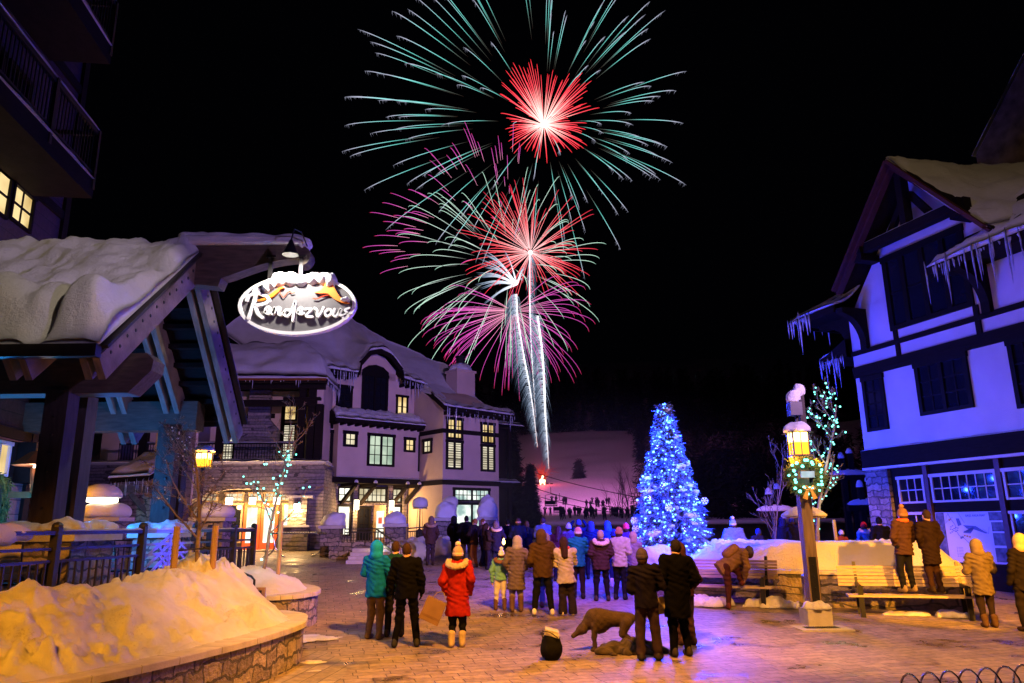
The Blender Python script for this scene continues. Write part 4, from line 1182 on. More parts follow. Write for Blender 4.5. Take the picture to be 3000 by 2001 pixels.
# lamps of the square seen mirrored in the house panes are left to the real glass
# ================================================================== trees
def bare_tree(name, label, loc, h, spread, seed, levels=4, lean=(0, 0), group=None, r0=.05, cat='tree', m='bark', wide=.5, first=.22):
    t = thing(name, label, cat, loc, 0, group)
    R = random.Random(seed)
    paths = []
    def grow(p, d, L, r, lev):
        n = 6
        pts = [Vector(p)]; dd = Vector(d)
        for k in range(n):
            dd = (dd + Vector((R.uniform(-.16, .16), R.uniform(-.16, .16), R.uniform(-.02, .14)))).normalized()
            pts.append(pts[-1] + dd * (L / n))
        rs = [lerp(r, r * (.35 if lev else .30), k / n) for k in range(n + 1)]
        paths.append((lev, pts, rs))
        if lev < levels:
            cnt = (9 if lev == 0 else 5 if lev == 1 else 3)
            for c in range(cnt):
                u = lerp(first if lev == 0 else .2, .98, (c + R.random() * .8) / cnt)
                q = Vector(pl([tuple(x) for x in pts], u))
                az = R.uniform(0, 2 * PI) if lev == 0 else R.uniform(-2, 2)
                base = (pts[-1] - pts[0]).normalized()
                side = Vector((math.cos(az), math.sin(az), 0)) if lev == 0 else (base.orthogonal().normalized() * math.cos(az * 1.6) + base.cross(base.orthogonal().normalized()) * math.sin(az * 1.6))
                nd = (base * (.75 if lev else .8) + side * (wide + .3 * R.random()) + Vector((0, 0, .25))).normalized()
                grow(q, nd, L * (spread if lev == 0 else .55) * R.uniform(.7, 1.1) * (1.05 - .45 * u), max(.003, lerp(r, r * .3, u) * .55), lev + 1)
    grow((0, 0, -.3), Vector((lean[0], lean[1], 1)).normalized(), h, r0, 0)
    b = MB()
    for lev, pts, rs in paths:
        if lev == 0: b.tube(pts, rs, 8)
    b.build('trunk', M[m], t, None, True)
    b = MB()
    for lev, pts, rs in paths:
        if lev: b.tube(pts, [max(x, .0035) for x in rs], 4 if lev > 1 else 5, False)
    b.build('branches', M[m], t, None, True)
    return t, paths


def bulbs_on(name, label, t, paths, n, mname, size, seed, levs=(0, 1), zr=(0, 99), cat='string lights', skip=None):
    """a wire of little lamps wound along the limbs of a bare tree"""
    R = random.Random(seed)
    o = thing(name, label, cat, t.location)
    pool = [(pts, rs) for lev, pts, rs in paths if lev in levs]
    wire = MB(); spots = []
    for pts, rs in pool:
        q = []
        m = 14
        for k in range(m):
            p = Vector(pl([tuple(x) for x in pts], k / (m - 1))); a = k * 1.9
            q.append(p + Vector((math.cos(a), math.sin(a), .6 * math.sin(a * 1.7))) * (rs[0] * (1 - k / m) + R.uniform(.01, .10)))
        q = [p for p in q if zr[0] < p.z < zr[1] and not (skip and skip(p))]
        if len(q) > 2:
            wire.tube(q, .003, 3, False); spots += q
    if wire.v: wire.build('wire', M['black'], o)
    R.shuffle(spots)
    for p in spots[:n]:
        MB().ball((0, 0, 0), size * R.uniform(.7, 1.3), 5)
        b = MB().ball(p, size * R.uniform(.7, 1.25), 5)
        b.build('bulb', M[mname], o)
    return o


def conifer(h, r, seed, whorls, per, pts_per, size, droop=.35, power=1.0, lift=.0, tris=4, ragged=.35, bare=.06):
    """needle sprays of a conifer as thousands of small faces (numpy): returns V, F and the branch tips"""
    R = np.random.default_rng(seed)
    V = []; tips = []
    for w in range(whorls):
        u = w / (whorls - 1)
        z = h * (bare + (1 - bare) * u)
        rr = r * (1 - u) ** power + .03 * r
        k = max(3, int(per * (1 - .55 * u)))
        a0 = R.random() * 6.28
        for q in range(k):
            a = a0 + 6.283 * q / k + R.normal() * .18
            L = rr * (1 - ragged * R.random())
            dz = -droop * L * (.6 + .8 * R.random()) + lift * L
            m = max(3, int(pts_per * (.35 + .65 * L / r)))
            t = (np.arange(m) + R.random(m) * .8) / m
            t = np.clip(t ** .8, .05, 1)
            c = np.stack([math.cos(a) * L * t, math.sin(a) * L * t, z + dz * t ** 1.4 + .10 * L * np.maximum(0, t - .6)], 1)
            tips.append((math.cos(a) * L, math.sin(a) * L, z + dz, a, L))
            for s in range(tris):
                ang = a + R.normal(size=m) * .75
                ln = size * (.6 + .8 * R.random(m)) * (1.15 - .5 * t)
                d = np.stack([np.cos(ang) * ln, np.sin(ang) * ln, R.normal(size=m) * .35 * ln - .25 * ln], 1)
                off = R.normal(size=(m, 3)) * size * .22
                pw = np.stack([-np.sin(ang), np.cos(ang), R.normal(size=m) * .5], 1) * (ln * .22)[:, None]
                p0 = c + off
                V.append(np.stack([p0 - pw * .5, p0 + pw * .5, p0 + d + pw * .2, p0 + d - pw * .2], 1).reshape(-1, 3))
    V = np.concatenate(V)
    return V, np.arange(len(V)).reshape(-1, 4), tips


def conifer_tree(name, label, loc, h, r, seed, whorls=30, per=9, pts=12, size=.3, m='needle_dark', group=None, trunk=True, cat='conifer', **kw):
    t = thing(name, label, cat, loc, 0, group)
    V, Fq, tips = conifer(h, r, seed, whorls, per, pts, size, **kw)
    mesh_obj('crown', V, Fq, M[m], t)
    MB().tube([(0, 0, -.2), (0, 0, h * .5), (0, 0, h * .97)], [h * .018, h * .011, .01], 7).build('trunk', M['bark'], t)
    return t, tips


# two black spruces at the corner of the chalet
conifer_tree('spruce_tree', 'tall black spruce standing close behind the right corner of the chalet', (-.22, 62, 1.7), 9.6, 2.15, 3, 46, 12, 22, .42, ragged=.55, droop=.45)
conifer_tree('spruce_tree', 'shorter black spruce in front of the tall one, right of the chalet', (1.28, 58, 1.6), 4.9, 1.35, 5, 30, 11, 16, .34, ragged=.5, droop=.4)
conifer_tree('spruce_tree', 'single small fir alone on the violet ski slope', (20.0, 232, hill_z(20, 232) - .3), 5.6, 2.0, 6, 16, 8, 6, 1.3)
# forest edge round the run: one far mass
FV = []; FQ = []
protos = [conifer(1, .26, 20 + k, 12, 6, 5, .10, tris=3)[0] for k in range(4)]
R = random.Random(5)
n_tot = 0
def put_tree(x, y, hh):
    global n_tot
    v = protos[R.randrange(4)]
    FV.append(v * np.array([hh, hh, hh]) + np.array([x, y, hill_z(x, y) - .5])); n_tot += len(v)
for k in range(720):
    x = R.uniform(-170, 290); y = R.uniform(352, 500)
    if y < 362 + 6 * math.sin(x * .13) and -70 < x < 62: continue
    put_tree(x, y, R.uniform(10, 19))
for k in range(620):
    y = R.uniform(105, 360); xe = lerp(24, 58, (y - 105) / 250) + 2.5 * math.sin(y * .2)
    if 120 < y < 160: xe = 23 + (y - 120) * .05
    x = xe + abs(R.gauss(0, 30)); put_tree(x, y, R.uniform(8, 15) * (1 if y > 180 else .75))
for k in range(120):
    y = R.uniform(90, 340); x = -lerp(6, 50, (y - 90) / 250) * 1.1 - abs(R.gauss(0, 25)) - 12; put_tree(x, y, R.uniform(8, 15))
FVa = np.concatenate(FV)
tag(mesh_obj('forest', FVa, np.arange(len(FVa)).reshape(-1, 4), M['needle_dark'], None, None), 'dark conifer forest around the ski slope', None, None, 'stuff')
# bare brush at the edge of the run
for k, (x, y, hh) in enumerate([(16.3, 130, 5.2), (17.4, 129, 6.6), (18.5, 131, 7.8), (19.6, 130, 8.4), (20.8, 132, 8.0), (21.9, 131, 7.2), (18.0, 134, 7.0), (20.2, 135, 8.2)]):
    bare_tree('bare_tree', 'bare grey aspen in the clump at the edge of the violet slope', (x, y, hill_z(x, y)), hh, .42, 40 + k, 3, group='aspens in the clump by the slope', r0=.09, first=.1)
# left: far woods behind the pavilion
for k, (x, y, hh, lab) in enumerate([(-31, 62, 17, 'leftmost dark fir behind the pavilion'), (-25, 66, 19, 'tallest dark fir behind the pavilion, seen between its posts'), (-20.5, 60, 15, 'dark fir behind the pavilion just left of its far post')]):
    conifer_tree('fir_tree', lab, (x, y, 1.2), hh, hh * .24, 60 + k, 30, 9, 12, .7, ragged=.5)

# ---- christmas tree
XT = (4.72, 23.3, 1.02)
XO = thing('christmas_tree', 'tall snow-laden christmas tree glowing blue in the middle of the square', 'christmas tree', XT)
XV, XF, xtips = conifer(4.55, 1.36, 77, 46, 17, 24, .20, droop=.30, power=.82, lift=.05, tris=6, ragged=.30, bare=.0)
mesh_obj('crown', XV, XF, M['needle'], XO)
MB().tube([(0, 0, -.1), (0, 0, 2.5), (.03, 0, 4.6)], [.10, .06, .012], 8).build('trunk', M['bark'], XO)
R = random.Random(12)
front = [t for t in xtips if math.cos(t[3]) * .2 - math.sin(t[3]) > -.35]
for k in range(64):
    tx, ty, tz, a, L = R.choice(front)
    s = R.uniform(.07, .17) * (1 if tz < 3.6 else .75); f = R.uniform(.62, .95)
    c = (tx * f, ty * f, tz + .05)
    P, Q = surfnet(lambda X, Y, Z: ell(X, Y, Z, c, (s * 1.25, s * 1.25, s * .62)) + .03 * np.sin(X * 23 + k) * np.sin(Y * 21) * np.cos(Z * 25), (c[0] - s * 1.4, c[1] - s * 1.4, c[2] - s), (c[0] + s * 1.4, c[1] + s * 1.4, c[2] + s), s * .22)
    mesh_obj('snow_clump', P, Q, M['snow'], XO, None, True)
P, Q = surfnet(lambda X, Y, Z: ell(X, Y, Z, (-.55, -1.0, .1), (.75, .45, .36)) + .07 * np.sin(X * 9) * np.sin(Y * 11) * np.cos(Z * 9), (-1.4, -1.6, -.2), (.4, -.4, .6), .05)
mesh_obj('snow_clump', P, Q, M['snow'], XO, None, True)
SL = thing('string_lights', 'blue string lights wound thickly all over the christmas tree', 'string lights', XT)
M['bulb_ice'] = emat('bulb_ice_blue', (.10, .28, 1.0), 11.0)
spots = []
for k in range(1500):
    tx, ty, tz, a, L = xtips[int(len(xtips) * R.random())]
    f = R.uniform(.72, 1.04)
    spots.append((tx * f + R.gauss(0, .04), ty * f + R.gauss(0, .04), tz + R.gauss(.02, .07)))
spots.sort(key=lambda p: p[1])
rest = [MB(), MB()]
for k, p in enumerate(spots):
    ice = R.random() < .36
    s = R.uniform(.019, .036) * (1.1 if ice else 1)
    if k < 1100 and k % 11 == 0:
        MB().ball(p, s * 1.15, 5).build('bulb', M['bulb_ice' if ice else 'bulb_blue'], SL)
    else: rest[ice].ball(p, s, 4)
tag(rest[0].build('bulb_mass', M['bulb_blue'], SL), kind='stuff'); tag(rest[1].build('bulb_mass', M['bulb_ice'], SL), kind='stuff')
w = []
for k in range(420):
    u = k / 419; a = u * 2 * PI * 15; rr = 1.12 * (1 - u) ** .82 + .05
    w.append((rr * math.cos(a), rr * math.sin(a), .15 + 4.3 * u + .05 * math.sin(k)))
MB().tube(w, .006, 3, False).build('wire', M['black'], SL)
for k in range(26):
    u = (k + .5) / 26; a = k * 2.4; rr = 1.48 * (1 - u) ** .82 + .14
    lamp('POINT', (XT[0] + rr * math.cos(a), XT[1] + rr * math.sin(a), XT[2] + .3 + 4.2 * u), 290, (.010, .035, 1.0), .06, name='tree_string_light')
glass_b = mat('bauble_silver', (.75, .78, .85), .12, .05, 5, metal=.8)
for k in range(26):
    tx, ty, tz, a, L = R.choice(front)
    o = tag(MB().ball((0, 0, 0), R.uniform(.045, .075), 8).lathe((0, 0, .06), [(.012, 0), (.012, .04)], 6).build('bauble', glass_b, None, None, True), 'silver glass bauble hanging on a bough of the blue christmas tree', 'bauble', 'silver baubles on the christmas tree')
    o.location = (XT[0] + tx * 1.04, XT[1] + ty * 1.04, XT[2] + tz - .07)
flake_m = mat('ornament_white', (.8, .82, .86), .4, .05)
for k, (dx, dz) in enumerate([(-1.12, 1.15), (-1.10, .92), (-.98, .58), (.95, 1.7), (.35, .6), (-.2, 1.5)]):
    b = MB()
    for q in range(3):
        a = q * PI / 3; c_, s_ = math.cos(a) * .11, math.sin(a) * .11
        b.beam((-c_, 0, -s_), (c_, 0, s_), .014, .018)
        for sg in (-1, 1):
            for e in (-.5, .5):
                b.beam((sg * c_ * .6, 0, sg * s_ * .6), (sg * (c_ * .6 + .045 * math.cos(a + e * 2)), 0, sg * (s_ * .6 + .045 * math.sin(a + e * 2))), .012, .014)
    o = tag(b.build('snowflake_ornament', flake_m), 'white six-pointed snowflake ornament hanging on the christmas tree', 'ornament', 'snowflake ornaments on the christmas tree')
    o.location = (XT[0] + dx, XT[1] - math.sqrt(max(.05, 1.35 - dx * dx)) * .75, XT[2] + dz)

# ---- young trees
T1, p1 = bare_tree('sapling', 'leafless staked sapling with unlit string lights in the nearest snow bank', (-5.15, 12.8, 1.2), 2.5, .62, 21, 4, (.02, 0), None, .05, 'tree', 'bark', 1.15, .34)
bulbs_on('string_lights', 'unlit dark string of clear bulbs draped through the nearest sapling', T1, p1, 60, 'bulb_dead', .012, 4, (1, 2))
for (x, y, lab) in [(-5.38, 12.35, 'left round wooden stake beside the nearest sapling'), (-4.92, 12.75, 'right round wooden stake beside the nearest sapling')]:
    t = MB().tube([(0, 0, -.5), (0, 0, .95)], [.055, .052], 10).build('tree_stake', M['pole_wood']); t.location = (x, y, 1.15); tag(t, lab, 'stake')
tie = MB().tube([(-5.38, 12.35, 1.72), (-5.15, 12.74, 1.74), (-4.92, 12.75, 1.73)], .013, 5).build('tree_tie', M['black']); tag(tie, 'black rubber tie between both stakes and the nearest sapling', 'tie')
T2, p2 = bare_tree('sapling', 'slender leafless sapling wound with teal lights beside the fence end', (-5.55, 17.2, 1.15), 3.5, .46, 33, 4, (.10, .05), None, .045, 'tree', 'bark', .95, .28)
bulbs_on('string_lights', 'teal string lights wound up the sapling beside the fence end', T2, p2, 60, 'bulb_teal', .022, 6, (0, 1), (0, 2.6))
lamp('POINT', (-5.35, 16.8, 1.9), 6, (.35, 1, .85), .1, name='string_light_glow'); lamp('POINT', (-5.2, 16.9, 2.9), 5, (.35, 1, .85), .1, name='string_light_glow')
st = MB().tube([(0, 0, -.5), (0, 0, 1.1)], .045, 8).build('tree_stake', M['pole_wood']); st.location = (-5.2, 17.25, 1.1); tag(st, 'wooden stake beside the sapling wound with teal lights', 'stake')
T3, p3 = bare_tree('birch_tree', 'pale leafless birch wound with teal lights behind the lamp post', (7.95, 20.4, 1.45), 4.1, .40, 51, 4, (.13, 0), None, .06, 'tree', 'bark', .62, .18)
bulbs_on('string_lights', 'teal string lights sprinkled up the pale birch behind the lamp post', T3, p3, 130, 'bulb_teal', .022, 8, (0, 1, 2), (.3, 4.4))
for z in (2.4, 3.6, 4.6): lamp('POINT', (8.2, 20.0, z), 8, (.35, 1, .85), .1, name='string_light_glow')
for (x, y, lab) in [(7.25, 19.6, 'wooden stake left of the birch, nearest the lamp post'), (7.78, 20.6, 'wooden stake just left of the birch trunk'), (8.42, 20.3, 'leaning wooden stake right of the birch')]:
    t = MB().tube([(0, 0, -.5), (-.02 if x > 8 else 0, 0, .62)], .045, 8).build('tree_stake', M['pole_wood']); t.location = (x, y, 1.5); tag(t, lab, 'stake')
T4, p4 = bare_tree('bare_tree', 'dim leafless shrub tree left of the lamp lantern', (8.5, 25.5, .5), 3.8, .5, 52, 3, (-.12, 0), None, .03)

# ================================================================== railing of the terrace
FN = thing('railing', 'dark metal terrace railing with square posts and one criss-cross panel', 'railing', (-6.3, 13.2, .86))
fp = [(-6.75, 6.0), (-6.66, 8.6), (-6.5, 11.0), (-6.33, 13.2), (-6.25, 15.2), (-6.22, 17.2), (-6.2, 18.45)]
for x, y in fp:
    b = MB().box(x - .055, x + .055, y - .055, y + .055, .7, 2.10)
    b.lathe((x, y, 2.10), [(.075, 0), (.075, .03), (.05, .06), (.01, .075)], 8)
    b.build('post', M['iron'], FN, IDM)
for i in range(len(fp) - 1):
    (xa, ya), (xb, yb) = fp[i], fp[i + 1]
    q = lambda u, z: (lerp(xa, xb, u), lerp(ya, yb, u), z)
    b = MB()
    e = .05 / (yb - ya)
    b.beam(q(e, 2.02), q(1 - e, 2.02), .07, .055).beam(q(e, 1.80), q(1 - e, 1.80), .03, .04).beam(q(e, 1.63), q(1 - e, 1.63), .03, .04)
    if i == 3:
        for sx in (0, 1):
            for dz in (0, .22, .44):
                a_ = q(e if sx == 0 else 1 - e, 1.15 + dz * .9); c_ = q(.5, 1.95 - .30 * (.44 - dz) / .44 - .0)
                b.beam(a_, c_, .028, .045)
                if dz: b.beam(q(.5 + (.20 if sx else -.20), 1.75 - (.44 - dz) * .6), q(.5 + (.03 if sx else -.03), 1.5 - (.44 - dz) * .5), .028, .04)
        b.beam(q(.5, 1.0), q(.5, 1.99), .03, .045, (0, 1, 0)).beam(q(e, 1.15), q(e, 1.63), .03, .04, (1, 0, 0))
    m_ = max(3, int((yb - ya) / .16))
    for k in range(1, m_):
        x, y, _ = q(k / m_, 0)
        zt = 1.61 if i != 3 else 1.15 + .4 * (1 - abs(k / m_ - .5) * 2)
        b.box(x - .013, x + .013, y - .013, y + .013, .95, zt)
    b.beam(q(e, .95), q(1 - e, .95), .03, .03)
    o = b.build('panel', mat('lightened_rail', (.20, .20, .22), .4, .1) if i == 3 else M['iron'], FN, IDM)  # criss-cross panel's metal is lightened so the blue light shows on it
    if i != 1:
        sheet([(tuple(Vector(q(.03, 2.049)) - Vector((.035, 0, 0))), tuple(Vector(q(.03, 2.049)) + Vector((.035, 0, 0)))), (tuple(Vector(q(.97, 2.049)) - Vector((.035, 0, 0))), tuple(Vector(q(.97, 2.049)) + Vector((.035, 0, 0))))], 30, 4, .022, .02, 3).build('snow', M['snow'], o, IDM, True)
lamp('SPOT', (-5.0, 13.2, 3.2), 1500, (.0, .02, 1.0), .04, (-6.3, 14.2, 1.6), 32, .5, 'terrace_blue_spot')
P, Q = surfnet(lambda X, Y, Z: np.maximum(smin(ell(X, Y, Z, (-6.62, 9.6, 2.02), (.13, 1.0, .15)), ell(X, Y, Z, (-6.60, 9.25, 2.12), (.10, .55, .20)), .12), -seg(X, Y, Z, (-6.6, 9.5, 1.72), (-6.55, 10.6, 1.85), .14, .05)) + .025 * np.sin(Y * 7 + Z * 5) * np.sin(Z * 13 + Y * 4), (-6.9, 8.4, 1.7), (-6.3, 10.8, 2.5), .035)
tag(mesh_obj('snow_drift', P, Q, M['snow'], None, None, True), 'curled overhang of snow drooping over the left end of the railing', 'snow')
# second railing, round the far side of the terrace
F2 = thing('railing', 'darker railing farther back across the terrace, in front of the far post', 'railing', (-8, 19.9, .86))
b = MB()
fq = [(-6.35, 18.9), (-9.3, 20.9), (-13.5, 21.6)]
for (xa, ya), (xb, yb) in zip(fq, fq[1:]):
    for z, s in ((2.0, .06), (1.78, .035), (1.6, .035), (.97, .03)): b.beam((xa, ya, z), (xb, yb, z), s, s)
    n_ = int(math.hypot(xb - xa, yb - ya) / .16)
    for k in range(1, n_): b.box(lerp(xa, xb, k / n_) - .012, lerp(xa, xb, k / n_) + .012, lerp(ya, yb, k / n_) - .012, lerp(ya, yb, k / n_) + .012, .97, 1.6)
b.build('panel', M['iron'], F2, IDM)
for k in range(5):
    x, y = pl([fq[0], fq[1], fq[2]], k / 4)
    MB().box(x - .055, x + .055, y - .055, y + .055, .8, 2.1).lathe((x, y, 2.1), [(.07, 0), (.05, .06), (.01, .07)], 8).build('post', M['iron'], F2, IDM)

# ---- terrace chairs and tables
def chair(loc, rz, label):
    t = thing('terrace_chair', label, 'chair', loc, rz, 'chairs on the restaurant terrace')
    b = MB()
    for k in range(6): b.box(-.22, .22, -.2 + k * .075, -.14 + k * .075, .44, .465)
    b.build('seat', M['dark_wood'], t)
    b = MB()
    for k in range(5): b.box(-.2, .2, .245 + k * .022, .262 + k * .022, .52 + k * .1, .60 + k * .1, 0, None, .2)
    b.build('backrest', mat('grey_slats', (.42, .38, .34), .7, .2) if not M.get('slat') else M['slat'], t)
    for sx in (-.22, .22):
        MB().tube([(sx, .22, 0), (sx, .23, .46), (sx, .36, 1.04)], .014, 6).build('leg', M['black'], t)
        MB().tube([(sx, -.2, 0), (sx, -.22, .46)], .014, 6).build('leg', M['black'], t)
M['slat'] = mat('grey_slats', (.42, .38, .34), .7, .2)
chair((-7.35, 11.3, .86), rad(205), 'terrace chair with pale slatted back at the left end, behind the railing')
chair((-7.4, 14.6, .86), rad(160), 'slatted terrace chair behind the plain panel, right of the near stone pier')
chair((-7.0, 15.3, .86), rad(250), 'slatted terrace chair behind the criss-cross panel')
chair((-7.6, 18.4, .86), rad(30), 'terrace chair farthest back, beside the far stone pier')
def table(loc, label):
    t = thing('terrace_table', label, 'table', loc, 0, 'tables on the restaurant terrace')
    MB().lathe((0, 0, .72), [(.38, 0), (.40, .012), (.40, .03), (.38, .035)], 20).build('tabletop', M['dark_wood'], t)
    MB().tube([(0, 0, .02), (0, 0, .72)], .035, 8).lathe((0, 0, 0), [(.22, 0), (.2, .025), (.05, .04)], 14).build('pedestal', M['black'], t)
table((-7.9, 14.0, .86), 'round dark terrace table just right of the near stone pier')
table((-7.7, 19.2, .86), 'round dark terrace table near the far railing')
# white barrel and hooped grill by the chairs
t = thing('barrel_planter', 'pale banded barrel standing behind the railing near the criss-cross panel', 'barrel', (-7.2, 16.2, .86))
MB().lathe((0, 0, 0), [(.20, 0), (.23, .3), (.23, .6), (.2, .9)], 16).build('body', mat('barrel_white', (.55, .56, .52), .6, .15, 3), t)
MB().lathe((0, 0, .9), [(.21, 0), (.2, .12), (.12, .22), (.02, .26)], 16).build('lid', M['black'], t)
# ================================================================== the hanging oval sign
SG = thing('hanging_sign', 'oval restaurant sign with white script and orange peaks hanging from the ridge beam', 'sign', (-4.12, 13.86, 6.22))
kx = lambda zx: (zx - 970) * .001358
kz = lambda zy: (950 - zy) * .00135
white = mat('sign_white', (.78, .76, .74), .5, .04); orange = mat('sign_orange', (.85, .22, .02), .5, .08); deep = mat('sign_red', (.55, .05, .01), .5, .05)
el = lambda rx, rz: [(rx * math.cos(2 * PI * k / 72), rz * math.sin(2 * PI * k / 72)) for k in range(72)]
MB().prism(el(1.10, .575), .07, Matrix.Translation((0, 0, 0))).build('sign_board', mat('sign_charcoal', (.11, .10, .105), .6, .06), SG)
b = MB(); a_, c_ = el(1.13, .60), el(1.066, .538)
vs = [(x, y, z) for y in (-.05, .10) for r_ in (a_, c_) for x, z in r_]
b.add(vs, [(k, (k + 1) % 72, 72 + (k + 1) % 72, 72 + k) for k in range(72)] + [(144 + k, 216 + k, 216 + (k + 1) % 72, 144 + (k + 1) % 72) for k in range(72)] + [(k, 144 + k, 144 + (k + 1) % 72, (k + 1) % 72) for k in range(72)] + [(72 + k, 72 + (k + 1) % 72, 216 + (k + 1) % 72, 216 + k) for k in range(72)])
b.build('rim', white, SG)
STK = [
    ([(380, 820), (345, 980), (300, 1150)], 26), ([(255, 885), (285, 825), (345, 790)], 24), ([(440, 790), (540, 830), (572, 885), (520, 935), (395, 965)], 26), ([(385, 975), (430, 1080), (500, 1140)], 28),
    ([(525, 1060), (590, 1035), (580, 985), (540, 1010), (538, 1065), (590, 1085), (640, 1050)], 20), ([(640, 1095), (665, 990), (655, 1080), (705, 1000), (735, 1005), (722, 1090), (765, 1100), (800, 1060)], 19),
    ([(885, 1040), (820, 1035), (798, 1090), (840, 1125), (890, 1080), (945, 920)], 20), ([(950, 910), (935, 1080), (928, 1190)], 22),
    ([(985, 1075), (1052, 1045), (1040, 1000), (1000, 1030), (1010, 1090), (1080, 1085)], 19), ([(1095, 1025), (1185, 1025), (1112, 1125), (1205, 1135)], 19),
    ([(1225, 1010), (1262, 1040), (1272, 1135), (1330, 1060), (1350, 1000)], 19), ([(1420, 1025), (1378, 1070), (1400, 1130), (1455, 1105), (1462, 1045), (1420, 1025)], 20),
    ([(1510, 1025), (1490, 1105), (1535, 1130), (1600, 1025), (1580, 1110), (1630, 1120)], 19), ([(1715, 1015), (1655, 1045), (1690, 1085), (1705, 1140), (1665, 1180), (1632, 1160)], 19), ([(1640, 1110), (1700, 1095), (1760, 1100)], 12)]
for pts, w_ in STK:
    q = [Vector((kx(x), 0, kz(y))) for x, y in pts]
    sp = spline(q, 6)
    b = MB()
    n_ = 10
    vs = []; ww = w_ * .00136 * .82
    outl = []; outr = []
    for i, p in enumerate(sp):
        d = (sp[min(i + 1, len(sp) - 1)] - sp[max(i - 1, 0)]).normalized(); nx = Vector((-d.z, 0, d.x)) * ww
        outl.append((p + nx)); outr.append((p - nx))
    for l, r_ in zip(outl, outr): vs += [(l.x, -.075, l.z), (r_.x, -.075, r_.z), (l.x, -.002, l.z), (r_.x, -.002, r_.z)]
    m_ = len(outl)
    fs = []
    for i in range(m_ - 1):
        o_ = i * 4; e_ = o_ + 4
        fs += [(o_, o_ + 1, e_ + 1, e_), (o_ + 2, e_ + 2, e_ + 3, o_ + 3), (o_, e_, e_ + 2, o_ + 2), (o_ + 1, o_ + 3, e_ + 3, e_ + 1)]
    b.add(vs, fs)
    for p in (sp[0], sp[-1]):
        b.prism([(p.x + ww * math.cos(2 * PI * k / 10), p.z + ww * math.sin(2 * PI * k / 10)) for k in range(10)], .070, Matrix.Translation((0, -.0735, 0)))
    b.build('letter', white, SG)
b = MB()
b.prism([(kx(322), kz(770)), (kx(340), kz(815)), (kx(385), kz(825)), (kx(425), kz(805)), (kx(432), kz(770))], .07, Matrix.Translation((0, -.072, 0)))
for k in range(4): b.beam((kx(338 + 29 * k), -.037, kz(775)), (kx(348 + 28 * k), -.037, kz(702)), .022, .07, (0, 1, 0))
b.build('fork', white, SG)
poly = [(398, 888), (500, 850), (590, 795), (660, 735), (700, 705), (740, 688), (778, 704), (730, 715), (700, 760), (640, 820), (560, 868), (470, 890)]
MB().prism([(kx(x), kz(y)) for x, y in poly], .06, Matrix.Translation((0, -.0635, 0))).build('mountain_outline', orange, SG)
for pts in ([(715, 765), (768, 838), (805, 800), (828, 768), (862, 752), (885, 778), (930, 768)], [(1185, 862), (1250, 865), (1330, 830), (1410, 812)], [(970, 655), (1000, 622), (1060, 618)]):
    b = MB(); q = spline([Vector((kx(x), -.035, kz(y))) for x, y in pts], 5); b.tube(q, .010, 6); b.build('mountain_outline', deep, SG)
poly = [(1335, 700), (1360, 630), (1410, 595), (1445, 610), (1475, 680), (1510, 750), (1570, 840), (1640, 900), (1722, 945), (1620, 935), (1520, 895), (1440, 830), (1405, 795), (1370, 790), (1290, 790), (1215, 780), (1300, 745)]
MB().prism([(kx(x), kz(y)) for x, y in poly], .06, Matrix.Translation((0, -.0635, 0))).build('mountain_outline', orange, SG)
b = MB()
for x in (-.58, .02): b.box(x - .035, x + .035, .0, .06, .50, 1.0).box(x - .09, x + .09, -.02, .09, .985, 1.02)
b.build('hanger', M['iron'], SG)
def fsn(X, Y, Z):
    v = None
    for x, y, rx, rz in ((560, 640, 90, 70), (700, 560, 130, 110), (860, 560, 120, 110), (1010, 590, 100, 90), (1180, 560, 110, 90), (1330, 560, 130, 85), (1430, 600, 70, 110), (520, 720, 60, 50), (1650, 890, 60, 40)):
        e_ = ell(X, Y, Z, (kx(x), .02, kz(y)), (rx * .00145, .17, rz * .00135)); v = e_ if v is None else smin(v, e_, .05)
    return v + .018 * np.sin(X * 31) * np.sin(Z * 27 + Y * 20)
P, Q = surfnet(fsn, (-.75, -.2, -.02), (1.05, .22, .62), .022)
P[:, 1] = np.where(P[:, 2] < .36, np.minimum(P[:, 1], -.004), P[:, 1])
mesh_obj('snow', P, Q, M['snow'], SG, None, True)
SLm = thing('sign_lamp', 'small black gooseneck lamp over the oval sign', 'lamp', (-4.02, 13.86, 7.3))
MB().tube([(.02, 0, .12), (-.04, -.25, .32), (-.10, -.5, .28), (-.13, -.55, .05)], .014, 7).build('arm', M['black'], SLm)
MB().lathe((-.13, -.55, -.26), [(.15, 0), (.15, .01), (.05, .24), (.02, .31)], 16).build('shade', M['black'], SLm)
lamp('SPOT', (-4.15, 13.30, 7.0), 300, (1.0, .95, .86), .05, (-4.1, 13.85, 6.2), 150, .5, 'sign_lamp_light')

